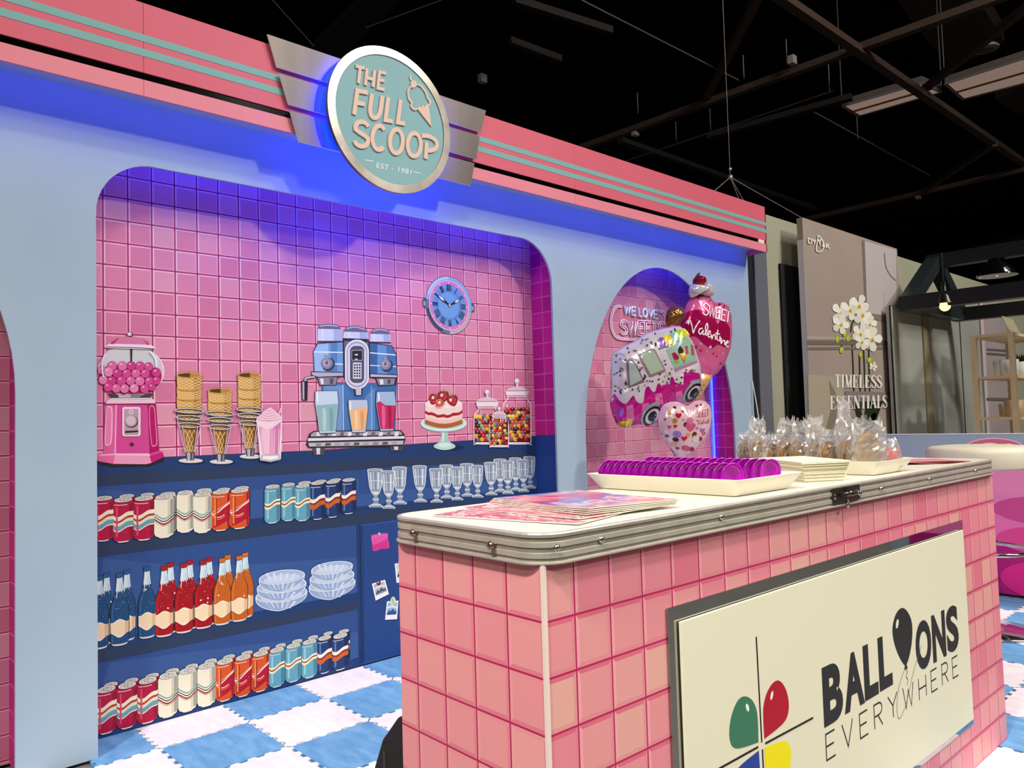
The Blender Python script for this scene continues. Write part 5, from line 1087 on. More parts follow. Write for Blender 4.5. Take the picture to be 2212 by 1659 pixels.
# --- notes pinned to the cabinet door
a = mua(T8, .0022); a.poly(smooth_ring([(145, 680), (205, 668), (270, 663), (268, 700), (281, 772), (220, 780), (160, 798), (152, 740)], 2), 'd83a92'); a.poly([(146, 682), (262, 664), (268, 700), (200, 740), (152, 750)], 'e85aa8')
for k in range(9): a.line([(156, 700+k*10), (258+k*1.2, 688+k*10)], 1.6, 'a8246c')
o = a.build('sticky_note', door, 'printed pink sticky note'); a = mua(T8, .0030); a.ell(206, 669, 12, 13, '8ca4bc'); a.ell(203, 665, 5, 5, 'd8e4ee'); a.build('push_pin', o)
def snap(pts, img, mtn, gnd, lab, pin):
    a = mua(T8, .0022); a.poly([(x+4, y+4) for x, y in pts], '14264c'); a.poly(pts, 'eceaea'); F = lambda u, v: ((pts[0][0]*(1-u)+pts[1][0]*u)*(1-v)+(pts[3][0]*(1-u)+pts[2][0]*u)*v, (pts[0][1]*(1-u)+pts[1][1]*u)*(1-v)+(pts[3][1]*(1-u)+pts[2][1]*u)*v)
    a.poly([F(.10, .08), F(.90, .08), F(.90, .74), F(.10, .74)], img); a.poly([F(.10, .30), F(.5, .22), F(.9, .32), F(.9, .42), F(.5, .34), F(.1, .40)], 'd8e0e0'); a.poly([F(.10, .66), F(.28, .46), F(.40, .56), F(.58, .40), (F(.75, .56)), F(.9, .50), F(.9, .74), F(.1, .74)], mtn); a.poly([F(.1, .68), F(.5, .62), F(.9, .66), F(.9, .74), F(.1, .74)], gnd); o = a.build('instant_photo', door, lab)
    a = mua(T8, .0032)
    if pin[0] == 'pin': a.ell(pin[1], pin[2], 16, 18, pin[3]); a.ell(pin[1]-4, pin[2]-5, 5, 6, 'f2e8e8')
    else: a.poly(smooth_ring([(292, 1150), (312, 1136), (328, 1160), (326, 1190), (300, 1200), (286, 1190)], 3), 'c9d2b8'); a.line([(300, 1150), (312, 1190)], 6, '8c9c78')
    a.build('push_pin' if pin[0] == 'pin' else 'photo_clip', o)
snap([(150, 1040), (248, 1010), (277, 1118), (178, 1167)], 'a9b8b4', '4c5060', '7c8a98', 'printed instant photo of grey mountains with a red pin', ('pin', 200, 1035, '7c1c2c'))
snap([(262, 1172), (348, 1166), (338, 1305), (248, 1310)], '8cb4c8', '3c5484', '2c4a8c', 'printed instant photo of a blue lake with a clip', ('clip',))
snap([(320, 890), (420, 880), (430, 1025), (334, 1034)], 'c4c8c4', '2c2c30', '8c8c90', 'printed instant photo half hidden by the counter', ('pin', 362, 882, '8fa4c0'))
# ---- "we love sweets" tube lettering in the arched alcove
TW = lambda x, y: (1220+.2833*x, 540+.2833*y)
nl = thing('tube_lettering', 'pale pink and blue tube letters reading we love sweets in the arched alcove', 'sign', on_y(1385, 720, ND))
def tube_line(pts, r, m, nm, lab=None):
    q = MB(); 
    for p in pts: q.tube([on_y(*TW(*c), ND-.006) for c in p], r, m, 6)
    return q.build(nm, nl, lab)
tb, tp = mat('dfe8ff', .3), mat('ffe2ee', .3)
def glyphs(txt, x0, x1, ytl, ytr, h, wds, m, double):
    tot = sum(wds); x = x0; seg = []
    for chx, wv in zip(txt, wds):
        w = (x1-x0)*wv/tot
        if chx != ' ':
            for st in STROKE[chx]:
                if chx == 'H': continue
                pts = []
                for u, v in st:
                    gx = x+w*(.08+.74*u); yt = ytl+(ytr-ytl)*(gx-x0)/(x1-x0); pts.append((gx, yt+h*(1-v)))
                if double:
                    L = ribbon(pts, double); up = [q4[0] for q4 in L]+[L[-1][1]]; dn = [q4[3] for q4 in L]+[L[-1][2]]; seg += [up, dn]
                else: seg.append(pts)
        x += w
    return seg
tube_line(glyphs('WE LOVE', 448, 712, 426, 464, 62, [1.3, .8, .35, .7, .95, .9, .8], tb, 0), .0085, tb, 'blue_letters', 'pale blue tube letters')
tube_line(glyphs('SWEETS', 425, 770, 540, 555, 98, [.95, 1.35, .85, .85, .9, .95], tp, 15), .0046, tp, 'pink_letters', 'pale pink tube letters')
tube_line([smooth_ring([(432, 426), (400, 424), (370, 445), (352, 490), (345, 540), (352, 600), (375, 655), (410, 680), (480, 688), (560, 690)], 4, False), smooth_ring([(432, 438), (405, 436), (380, 455), (363, 495), (357, 540), (363, 598), (384, 648), (415, 668), (480, 676), (560, 678)], 4, False)], .0045, tp, 'pink_border')
tube_line([smooth_ring([(720, 462), (745, 465), (768, 490), (775, 560)], 4, False), smooth_ring([(720, 474), (740, 477), (757, 500), (763, 560)], 4, False)], .0045, tb, 'blue_border')
# ================================================================== foil balloons in front of the arched alcove
def inside(P, x, y):
    c = False
    for (x0, y0), (x1, y1) in zip(P, P[1:]+P[:1]):
        if (y0 > y) != (y1 > y) and x < (x1-x0)*(y-y0)/(y1-y0)+x0: c = not c
    return c
def foil_mat(hexc, metal=.25, rough=.2): return mat(hexc, rough, metal, coat=.5, name='foil_'+hexc)
class Foil:
    """a pillow of foil: outline given in the picture, standing on its own plane with real thickness"""
    def __init__(s, T, c, outline, Y, n, thick, bump=.05, pw=2.2):
        s.T = T; s.c = Vector(c); s.o = [Vector(p) for p in outline]; s.n = Vector(n).normalized(); s.P = on_y(*T(*c), Y); s.th = thick; s.b = bump; s.pw = pw
    def R(s, d):
        best = 1e9
        for i in range(len(s.o)):
            a = s.o[i]-s.c; b = s.o[(i+1) % len(s.o)]-s.c; e = b-a
            den = d.x*e.y-d.y*e.x
            if abs(den) < 1e-9: continue
            t = (a.x*e.y-a.y*e.x)/den; u = (a.x*d.y-a.y*d.x)/den
            if t > 0 and -1e-6 <= u <= 1+1e-6: best = min(best, t)
        return best if best < 1e8 else 1
    def at(s, x, y, eps=0.0, side=1):
        r = Vector((x, y))-s.c; L = r.length; k = 0 if L < 1e-6 else min(1, L/s.R(r/L)); th = math.atan2(r.y, r.x)
        h = s.th*max(0, 1-k**s.pw)**.5+s.th*s.b*math.sin(th*19+2*math.sin(th*5))*k**3*(1-k)*3.0
        return on_pl(*s.T(x, y), s.P, s.n)+s.n*(side*(h+eps))
    def seen(s, x, y, eps=0.0):
        """the surface point that stands at picture point (x, y)"""
        o = Vector(s.T(0, 0)); sc = s.T(1, 0)[0]-o.x; qx, qy = x, y
        for _ in range(7):
            r = Vector((qx, qy))-s.c; L = r.length
            if L > 1e-6:
                R = s.R(r/L)
                if L > R*.985: r *= R*.985/L; qx, qy = s.c.x+r.x, s.c.y+r.y
            p = s.at(qx, qy, eps)-EYE; d = p.dot(CF); px, py = W/2+FPX*p.dot(CR)/d, H/2-FPX*p.dot(CU)/d
            qx += (x-(px-o.x)/sc)*.8; qy += (y-(py-o.y)/sc)*.8
        return s.at(qx, qy, eps)
    def body(s, name, m, parent, label=None, nr=14):
        n = len(s.o)*4; ring = smooth_ring([tuple(p) for p in s.o], 4); q = MB(); vs = []
        # both shells share the rim
        for side in (1, -1):
            rows = []
            for i in range(nr):
                k = math.sin(PI/2*(1-i/nr))
                rows.append([s.at(s.c.x+(p[0]-s.c.x)*k*.9995, s.c.y+(p[1]-s.c.y)*k*.9995, 0, side) for p in ring])
            o = len(vs)
            for r in rows: vs += r
            vs.append(s.at(s.c.x, s.c.y, 0, side))
        N = len(ring); fs = []
        for sd in (0, 1):
            o = sd*(nr*N+1)
            for i in range(nr-1):
                for j in range(N): fs.append([o+i*N+j, o+i*N+(j+1) % N, o+(i+1)*N+(j+1) % N, o+(i+1)*N+j])
            for j in range(N): fs.append([o+(nr-1)*N+j, o+(nr-1)*N+(j+1) % N, o+nr*N])
        q.raw(vs, fs, m, True); return recalc(q.build(name, parent, label))
    def patch(s, q, pts, m, eps=.0012, cuts=2):
        bm = bmesh.new(); f = bm.faces.new([bm.verts.new((p[0], p[1], 0)) for p in pts]); bmesh.ops.triangulate(bm, faces=[f])
        for _ in range(cuts):
            es = [e for e in bm.edges if e.calc_length() > 26]
            if not es: break
            bmesh.ops.subdivide_edges(bm, edges=es, cuts=1, use_grid_fill=True)
            bmesh.ops.triangulate(bm, faces=bm.faces[:])
        bm.verts.index_update(); q.raw([s.seen(v.co.x, v.co.y, eps) for v in bm.verts], [[v.index for v in f.verts] for f in bm.faces], m, True); bm.free()
    def line(s, q, pts, w, m, eps=.0024):
        for r in ribbon(pts, w): q.raw([s.seen(p[0], p[1], eps) for p in r], [[0, 1, 2, 3]], m)
TW = lambda x, y: (1220+.2833*x, 540+.2833*y)
# ---- sundae heart balloon
ic = thing('sundae_balloon', 'pink foil ice cream cone balloon with the words sweet valentine and a cherry on top', 'balloon', on_y(*TW(1080, 1000), -.09))
N1 = (-.30, -.95, 0)
F = Foil(TW, (1078, 690), [(905, 480), (935, 400), (980, 350), (1040, 338), (1095, 352), (1135, 398), (1190, 398), (1240, 425), (1262, 500), (1266, 650), (1252, 760), (1215, 860), (1160, 940), (1080, 985), (1000, 960), (940, 880), (900, 780), (882, 650), (884, 560)], -.09, N1, .075)
body = F.body('pink_heart', foil_mat('ee6aa2', .3), ic)
mg = foil_mat('c8105e', .45, .16); pk = foil_mat('f08cb0', .2); wt = mat('fbeef2', .3, name='white_print')
q = MB(); F.patch(q, smooth_ring([(898, 520), (940, 470), (1000, 455), (1070, 462), (1130, 500), (1165, 565), (1190, 530), (1235, 560), (1258, 600), (1256, 690), (1225, 740), (1170, 720), (1120, 750), (1060, 715), (1000, 660), (940, 660), (896, 620)], 3), mg, .0016, 5); q.build('magenta_heart', ic)
q = MB()
for (x, y, w, h, ch) in ((1052, 402, 40, 88, 'S'), (1096, 420, 48, 84, 'W'), (1152, 436, 34, 82, 'E'), (1192, 452, 32, 80, 'E'), (1226, 462, 30, 84, 'T')):
    for st in STROKE[ch]: F.line(q, [(x+w*u+8*v, y+h*(1-v)+.25*w*u) for u, v in st], 9, wt, .0050)
q.build('block_letters', ic)
q = MB()
for st in ([(925, 560), (938, 538), (958, 540), (972, 590), (980, 632), (996, 590), (1030, 538)], [(1052, 596), (1030, 602), (1022, 625), (1035, 642), (1055, 615), (1052, 638), (1064, 648)], [(1064, 645), (1090, 600), (1086, 560), (1073, 590), (1078, 655)], [(1086, 650), (1108, 632), (1105, 616), (1090, 632), (1098, 664), (1116, 658)], [(1116, 642), (1122, 676), (1130, 652), (1145, 648), (1150, 684)],
           [(1168, 608), (1160, 672), (1172, 692)], [(1148, 634), (1184, 642)], [(1184, 658), (1181, 698)], [(1193, 670), (1192, 712), (1205, 692), (1218, 692), (1220, 726)], [(1226, 718), (1246, 702), (1240, 692), (1228, 712), (1236, 736), (1252, 736)]):
    F.line(q, smooth_ring(st, 4, False), 9, wt, .0050)
q.build('script_letters', ic)
q = MB(); rb = random.Random(9)
for x, y, c in ((1035, 715, 'd8c07a'), (1085, 775, 'c8a848'), (1040, 765, 'd02040'), (1135, 790, 'c8204a'), (1175, 765, 'd2b050'), (1205, 790, 'c9a2b8'), (1160, 810, 'd02040'), (1190, 865, '8a3a4a'), (1110, 740, 'f0d8e0'), (1055, 370, 'c8a848'), (1110, 385, '503040'), (1020, 365, 'd02040'), (1180, 415, '6a2038'), (1215, 430, '503040'), (1000, 740, '7a2a40')):
    F.patch(q, ell(x, y, 9, 12 if rb.random() < .5 else 6, rb.uniform(0, 3), 10), foil_mat(c, .2), .0022, 0)
q.build('sprinkle_print', ic)
C = Foil(TW, (1050, 1020), [(960, 960), (1040, 925), (1120, 940), (1108, 985), (1075, 1040), (1040, 1095), (1005, 1150), (985, 1150), (950, 1080)], -.085, N1, .035)
cone_f = C.body('waffle_cone', foil_mat('e2b070', .3, .3), ic)
q = MB()
for k in range(5): C.line(q, [(965+k*34, 950+k*-1), (1000+k*14, 1140-k*26)], 5, mat('7c4a2c', .4), .002); C.line(q, [(1110-k*20, 955+k*38), (955+k*8, 975+k*36)], 5, mat('7c4a2c', .4), .002)
q.build('waffle_lines', cone_f)
K = Foil(TW, (1042, 305), [(950, 300), (965, 262), (1000, 262), (1040, 270), (1075, 245), (1115, 262), (1132, 305), (1125, 350), (1085, 355), (1040, 340), (1000, 340), (968, 365), (955, 340)], -.10, N1, .055, .02)
kb = K.body('whipped_cream', foil_mat('eee8e4', .35), ic)
q = MB()
K.line(q, smooth_ring([(965, 310), (1000, 330), (1060, 325), (1110, 300)], 5, False), 5, mat('8c8484', .4), .0015); K.line(q, smooth_ring([(1060, 290), (1085, 275), (1105, 285), (1095, 310)], 5, False), 4, mat('8c8484', .4), .0015)
q.build('swirl_lines', kb)
ch_ = Foil(TW, (1025, 236), [(990, 250), (990, 215), (1008, 192), (1030, 196), (1055, 205), (1068, 235), (1062, 265), (1040, 280), (1008, 276)], -.105, N1, .045, .02)
ch_.body('cherry', foil_mat('b0101c', .55, .15), ic)
q = MB(); q.tube([on_y(*TW(1012, 200), -.10), on_y(*TW(1018, 185), -.10), on_y(*TW(1030, 176), -.10)], [.010, .008, .003], foil_mat('7c4630', .6), 8); q.build('cherry_stem', ic)
ck_ = Foil(TW, (838, 505), [(772, 500), (790, 455), (830, 430), (880, 440), (908, 475), (905, 515), (880, 540), (868, 578), (830, 572), (785, 580), (770, 545)], -.095, N1, .045, .35)
ck_.body('cookie_wafer', foil_mat('9c6430', .75, .22), ic, 'bronze crinkled wafer at the side')
# ---- ice cream van balloon
vn = thing('van_balloon', 'white and pink foil ice cream van balloon with dripping icing', 'balloon', on_y(*TW(690, 1350), -.24))
V = Foil(TW, (690, 965), [(352, 930), (356, 825), (380, 782), (450, 735), (540, 690), (600, 645), (700, 610), (800, 588), (880, 586), (930, 640), (975, 710), (1002, 800), (1026, 870), (1034, 950), (1042, 1010), (1030, 1070), (985, 1125), (910, 1168), (800, 1185), (740, 1235), (690, 1305), (640, 1342), (565, 1338), (500, 1355), (450, 1364), (400, 1335), (368, 1260), (348, 1160), (352, 1050)], -.24, (-.52, -.85, .04), .10, .06, 2.6)
V.body('white_shell', foil_mat('e6dadc', .25), vn)
m1, m2 = foil_mat('d2148c', .35, .16), foil_mat('e878b0', .3, .18)
low = [(352, 1165), (365, 1110), (385, 1100), (405, 1135), (430, 1160), (470, 1172), (520, 1110), (540, 1140), (560, 1165), (600, 1160), (615, 1060), (640, 1040), (665, 1075), (690, 1080), (705, 1030), (725, 1018), (745, 1070), (775, 1100), (800, 1090), (805, 990), (818, 965), (835, 990), (850, 1050), (880, 1068), (905, 1030), (908, 945), (920, 925), (940, 940), (950, 925), (965, 915), (985, 970), (1005, 990), (1025, 940), (1036, 1005), (1028, 1065), (985, 1120), (910, 1160), (800, 1178), (735, 1230), (685, 1298), (640, 1334), (565, 1330), (500, 1346), (450, 1354), (405, 1328), (374, 1258), (354, 1200)]
low = smooth_ring(low, 3)
q = MB(); V.patch(q, low, m1, .0014, 5); skirt = q.build('pink_skirt', vn)
for x0, x1, yt in ((470, 530, 1190), (590, 650, 1175), (690, 745, 1100), (845, 900, 1085), (955, 1000, 1000)):
    q = MB(); V.patch(q, [(x0, yt), (x1-8, yt-12), (x1+(x0-450)*.04, 1175 if x0 > 680 else 1300), (x0+(x0-450)*.02, 1185 if x0 > 680 else 1310)], m2, .0018, 3); q.build('pale_stripe', skirt)
q = MB(); V.patch(q, smooth_ring([(480, 840), (505, 830), (545, 868), (602, 995), (598, 1010), (495, 1050), (485, 1040), (470, 860)], 2), mat('7c5a66', .3), .0012, 3); V.patch(q, [(486, 848), (508, 842), (540, 876), (590, 990), (498, 1036)], foil_mat('b4c6b6', .15, .10), .0020, 3); q.build('windscreen', vn)
q = MB(); V.patch(q, [(555, 798), (660, 750), (690, 760), (770, 915), (762, 930), (655, 970), (640, 965)], mat('8c6a70', .3), .0012, 3); V.patch(q, [(572, 800), (658, 764), (684, 772), (756, 912), (656, 950)], foil_mat('b2c6a8', .15, .10), .0020, 3); q.build('side_window', vn)
q = MB(); V.patch(q, [(770, 760), (930, 660), (975, 715), (1010, 850), (846, 918)], mat('8fb09a', .3), .0012, 3); V.patch(q, [(835, 905), (1008, 840), (1012, 858), (846, 930)], mat('a87898', .3), .0020, 3); ht = q.build('serving_hatch', vn)
q = MB()
V.patch(q, [(818, 790), (835, 778), (850, 790), (872, 815), (868, 835), (835, 835)], foil_mat('c2184a', .3), .0030, 2); V.patch(q, [(838, 838), (868, 838), (872, 860), (845, 862)], foil_mat('a8c038', .3), .0030, 1); V.patch(q, [(865, 755), (880, 730), (905, 760), (905, 785), (870, 790)], foil_mat('4a2c2a', .3), .0030, 2); V.patch(q, [(872, 790), (908, 785), (934, 800), (912, 865)], foil_mat('d8b048', .6), .0030, 2); V.patch(q, [(918, 735), (938, 730), (945, 790), (925, 795)], foil_mat('b83a50', .3), .0030, 1); V.patch(q, [(962, 720), (980, 730), (990, 800), (968, 800)], foil_mat('d05a70', .3), .0030, 1)
q.build('ice_lolly_print', ht)
for k, c in enumerate(('8a5aa8', 'f2d020', '8fc0c0', 'a8d030', 'e8e040')):
    x0 = 708+k*44; y0 = 685-k*19; q = MB(); V.patch(q, smooth_ring([(x0, y0), (x0+44, y0-20), (x0+84, y0+44-k*4), (x0+72, y0+58-k*5), (x0+50, y0+56-k*4), (x0+32, y0+66-k*4)], 2), foil_mat(c, .15), .0036, 2); q.build('awning_strip', ht)
def wheel(cx, cy, r, rot, k=.92):
    q = MB()
    arcp = ell(cx-5, cy-18, r*1.50, r*1.28*k, rot, 24, PI*.95, PI*2.02)
    V.patch(q, arcp, foil_mat('9cb4b4', .3), .0030, 2)
    for rr, c, e in ((1.22, '18141a', .0040), (.92, 'e2dcd8', .0050), (.60, '201a20', .0060), (.42, 'b08c40', .0050)): V.patch(q, ell(cx+rr*0, cy, r*rr, r*rr*k, rot, 22), foil_mat(c, .4 if rr > .5 else .8, .2), e, 2)
    return q
wheel(668, 1268, 72, -.9, .66).build('wheel', vn); wheel(985, 1090, 70, -.9, .56).build('wheel', vn)
q = MB(); V.patch(q, [(395, 1300), (420, 1312), (470, 1302), (510, 1288), (522, 1310), (500, 1345), (450, 1356), (412, 1338)], foil_mat('e0c020', .85, .15), .0022, 2); q.build('gold_bumper', vn)
q = MB(); V.patch(q, ell(420, 1235, 30, 40, .3, 18), foil_mat('b050c0', .4), .0022, 1); q.build('headlamp', vn)
q = MB(); rb = random.Random(4); vo = [tuple(p) for p in V.o]; keep = [[(465, 815), (520, 815), (615, 1010), (490, 1065)], [(540, 780), (660, 735), (700, 745), (785, 915), (650, 985)], [(700, 690), (900, 590), (960, 640), (1030, 870), (840, 940)]]; n_ = 0
while n_ < 78:
    x, y = rb.uniform(370, 1030), rb.uniform(600, 1100)
    if not inside(vo, x, y) or not inside(vo, x-14, y-14) or not inside(vo, x+16, y) or inside(low, x, y) or inside(low, x, y+14) or any(inside(k, x, y) for k in keep): continue
    n_ += 1; V.patch(q, ell(x, y, 7.5, 7.5, 0, 5 if rb.random() < .4 else 10), foil_mat(('2a2438', '5a6a7a', '503048', 'a8a060')[rb.randrange(4)], .3), .0028, 0)
q.build('sprinkle_print', vn)
q = MB(); V.line(q, smooth_ring([(362, 800), (430, 790), (470, 830), (470, 900), (480, 1050)], 5, False), 3, mat('9c8c92', .4), .0014); V.line(q, smooth_ring([(690, 765), (770, 930), (800, 1000)], 5, False), 3, mat('9c8c92', .4), .0014); V.line(q, smooth_ring([(380, 940), (450, 920)], 4, False), 3, mat('9c8c92', .4), .0014); q.build('door_seam', vn)
# ---- small heart balloon
hb = thing('heart_balloon', 'pale pink foil heart balloon printed with small sweets', 'balloon', on_y(*TW(845, 1590), -.50))
Hh = Foil(TW, (912, 1335), [(712, 1310), (722, 1240), (752, 1182), (808, 1158), (870, 1162), (918, 1188), (955, 1172), (1000, 1150), (1060, 1150), (1100, 1185), (1116, 1260), (1100, 1370), (1052, 1470), (980, 1545), (900, 1585), (850, 1598), (832, 1550), (780, 1480), (735, 1400)], -.50, (-.45, -.89, .05), .065)
hbody = Hh.body('heart_shell', foil_mat('f0c4cc', .25), hb)
def hrt(x, y, s, rot=0):
    p = [(0, .9), (-.9, 0), (-.95, -.5), (-.5, -.85), (0, -.45), (.5, -.85), (.95, -.5), (.9, 0)]; c, d = math.cos(rot), math.sin(rot)
    return [(x+s*(u*c-v*d), y+s*(u*d+v*c)) for u, v in smooth_ring(p, 2)]
q = MB()
for x, y, s, c in ((868, 1262, 24, 'c01828'), (798, 1350, 16, 'd84a70'), (843, 1344, 15, 'c01828'), (1008, 1188, 12, 'b02848'), (910, 1438, 22, 'c81828'), (765, 1292, 9, '8a2848'), (905, 1295, 10, '9ab0a0'), (1010, 1358, 11, '8a9a98'), (960, 1350, 38, 'd85a80'), (1050, 1375, 20, 'b070c0'), (1060, 1400, 16, 'd06a88'), (900, 1232, 10, 'b02848')): Hh.patch(q, hrt(x, y, s), foil_mat(c, .2), .002, 1)
for x, y, rx, ry, c in ((798, 1240, 16, 14, 'b89030'), (840, 1302, 20, 20, 'b8902c'), (838, 1200, 14, 10, '4a4038'), (858, 1405, 34, 26, '9a7ac8'), (780, 1418, 18, 12, '4a6a58'), (845, 1446, 26, 16, '3a2420'), (990, 1408, 18, 22, '7a2018'), (858, 1512, 17, 11, 'a82020'), (920, 1330, 14, 18, '6a3020'), (1000, 1440, 26, 30, 'e8dede'), (925, 1512, 34, 22, 'c84a6a'), (970, 1520, 20, 18, 'a01830'), (830, 1482, 28, 18, 'd8a078'), (955, 1300, 26, 24, 'e07a98'), (1040, 1180, 10, 8, '7a2a4a'), (1035, 1440, 14, 18, 'b02038')): Hh.patch(q, ell(x, y, rx, ry, .2, 14), foil_mat(c, .25), .0016, 1)
Hh.patch(q, [(925, 1395), (962, 1400), (940, 1440)], foil_mat('d8a868', .2), .0024, 1); q.build('sweets_print', hb)
q = MB(); rd = mat('a8243c', .3)
for (x, y, w, h, ch) in ((1012, 1228, 16, 46, 'S'), (1030, 1232, 20, 44, 'W'), (1054, 1224, 12, 46, 'E'), (1070, 1220, 12, 46, 'E'), (1084, 1214, 14, 48, 'T')):
    for st in STROKE[ch]: Hh.line(q, [(x+w*u, y+h*(1-v)) for u, v in st], 4, rd)
for st in ([(1003, 1300), (1016, 1298), (1022, 1328), (1036, 1296)], [(1046, 1312), (1038, 1322), (1048, 1326), (1050, 1312)], [(1056, 1326), (1062, 1290)], [(1066, 1318), (1074, 1310), (1068, 1326)], [(1080, 1324), (1082, 1308), (1090, 1322)], [(1096, 1290), (1096, 1320)], [(1090, 1300), (1102, 1298)]): Hh.line(q, st, 4, rd)
q.build('letters', hb)
for F_, o_ in ((F, ic), (V, vn), (Hh, hb)):
    p = F_.at(F_.c.x, F_.c.y, 0, -1); w_ = Vector((p.x, ND-.001, p.z+.05)) if o_ is not hb else None; q = MB(); t_ = on_y(*TW(848, 1592), -.50); q.tube([p-Vector((0, .01, 0)), (p+w_)/2-Vector((0, 0, .02)), w_] if w_ else [t_+Vector((0, 0, .01)), Vector((t_.x, t_.y, .4)), Vector((t_.x, t_.y, .001))], .0012, mat('e8e4e0', .5), 5); q.build('tie_string', o_)
q = MB(); p0 = on_y(1625, 822, -.01); p1 = on_y(1634, 872, -.03); p2 = on_y(1643, 930, -.05)
q.tube([p0, p1, p2, Vector((p2.x, p2.y, .3)), Vector((p2.x, p2.y, .002))], .004, mat('efe4dc', .4), 6); q.build('ribbon', None, 'thin white ribbon hanging at the right edge of the pale blue wall', 'ribbon')
# ================================================================== the neighbouring stand and the hall ceiling
mb = MB(); mb.box((4.86, .11, 0), (14, .16, 2.5), noisy('a3a28a', 'aaa993', 2, .6, name='olive_wall')); mb.build('wall_neighbour', kind='structure')
a0, a1 = on_y(1633, 640, .06), on_y(1659.5, 640, .06)
q = MB(); q.box((a0.x, .06, 0), (a1.x, .10, 2.24), mat('8a8c98', .35, .5, name='grey_metal')); q.build('post', None, 'grey metal post between the pale blue wall and the olive wall', 'post')
q = MB(); q.box((4.80, .075, 0), (a0.x-.004, .105, 2.24), mat('08080a', .9)); q.build('black_panel', None, 'narrow black curtain beside the right end of the pale blue wall', 'curtain')
a0, a1 = on_y(1692, 700, .09), on_y(1748, 700, .09); zt2 = on_y(1700, 572, .09).z
q = MB(); q.box((a0.x, .09, 0), (a1.x, .105, zt2), mat('10110e', .9)); q.build('black_panel', None, 'wide black panel beside the orchid poster', 'curtain')  # flat black panel standing in front of the olive wall
# ---- orchid poster
PY = -.06
x0, x1, z1 = 5.495, 7.31, 2.478
ps = thing('orchid_poster', 'tall grey fabric poster with white orchids and the words timeless essentials', 'poster', ((x0+x1)/2, PY, 0))
q = MB(); q.box((x0, PY, 0), (x1, PY+.045, z1), noisy('9c8c82', 'a39389', 1.5, .7, name='grey_fabric')); q.build('poster_body', ps)
q = MB(); q.box((x0-.003, PY-.001, 0), (x0-.0005, PY+.046, 2.31), mat('d6cfd2', .5)); q.build('side_strip', ps)
TR = lambda x, y: (1560+.29542*x, 440+.29542*y)
def pa(): return Art(lambda x, y, d: on_y(*TR(x, y), PY-.001-d), .0005)
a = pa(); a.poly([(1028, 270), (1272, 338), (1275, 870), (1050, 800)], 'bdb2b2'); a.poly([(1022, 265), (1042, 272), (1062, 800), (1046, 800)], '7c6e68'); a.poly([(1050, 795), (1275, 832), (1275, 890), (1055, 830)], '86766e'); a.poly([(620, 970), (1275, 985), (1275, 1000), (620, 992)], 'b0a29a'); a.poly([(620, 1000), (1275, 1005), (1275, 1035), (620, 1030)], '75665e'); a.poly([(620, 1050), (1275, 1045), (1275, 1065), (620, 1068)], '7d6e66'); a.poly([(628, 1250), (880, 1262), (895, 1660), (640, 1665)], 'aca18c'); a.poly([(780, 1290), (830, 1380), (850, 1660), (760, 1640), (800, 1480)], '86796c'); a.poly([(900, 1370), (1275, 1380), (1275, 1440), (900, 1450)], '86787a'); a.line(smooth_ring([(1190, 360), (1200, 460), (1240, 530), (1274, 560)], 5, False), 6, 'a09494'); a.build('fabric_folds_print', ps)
for st in ([(948, 985), (958, 1200), (968, 1420), (1010, 1600)], [(1025, 890), (1036, 1100), (1048, 1400), (1050, 1600)], [(1003, 1100), (1008, 1300), (1012, 1500)], [(1072, 1070), (1076, 1250), (1080, 1450)], [(980, 820), (950, 880), (940, 940)], [(890, 930), (880, 1000), (872, 1060)]):
    a = pa(); a.z = 3; a.line(smooth_ring(st, 4, False), 10, '2c3020', .3); a.build('orchid_stem', ps)
for pts in ([(975, 1390), (1010, 1480), (1035, 1610), (1015, 1640), (985, 1560), (965, 1460)], [(1040, 1560), (1060, 1440), (1090, 1400), (1180, 1400), (1150, 1520), (1100, 1640), (1060, 1650)], [(1030, 1600), (1080, 1560), (1130, 1500), (1110, 1620), (1070, 1660), (1040, 1655)]):
    a = pa(); a.z = 4; a.poly(smooth_ring(pts, 3), '1f3018', .5); a.build('orchid_leaf', ps)
rb = random.Random(2)
fl = [(c_, r_*1.22) for c_, r_ in [((865, 800), 62), ((935, 775), 58), ((1000, 745), 62), ((1025, 810), 60), ((868, 880), 55), ((1078, 880), 48), ((1010, 950), 54), ((1095, 990), 66), ((1020, 1010), 46), ((1105, 1190), 26)]]
for (cx, cy), r in fl:
    a = pa(); a.z = 6+rb.randrange(4)
    for k in range(5):
        t = k*2*PI/5+rb.uniform(-.2, .2); a.poly(smooth_ring([(cx, cy), (cx+r*.75*math.cos(t-.45), cy+r*.9*math.sin(t-.45)), (cx+r*.95*math.cos(t), cy+r*1.15*math.sin(t)), (cx+r*.75*math.cos(t+.45), cy+r*.9*math.sin(t+.45))], 4), ('f2efe6', 'e6e2d4', 'dedacb')[k % 3], .4)
    a.ell(cx+3, cy+r*.1, r*.20, r*.26, 'e0cf6a', .2, .4, 12); a.ell(cx+3, cy+r*.14, r*.10, r*.14, 'b87f2c', .2, .4, 10); a.build('orchid_flower', ps)
for cx, cy, rx, ry in ((845, 990, 15, 28), (920, 885, 18, 26), (900, 960, 14, 22), (922, 985, 14, 24), (970, 955, 13, 26), (875, 1070, 16, 26), (1082, 1145, 22, 24), (1015, 1105, 14, 20)):
    a = pa(); a.z = 8; a.ell(cx, cy, rx, ry, '9cb030', .2, .5, 16); a.ell(cx-3, cy-5, rx*.5, ry*.6, 'c4d450', .2, .4, 12); a.build('orchid_bud', ps)
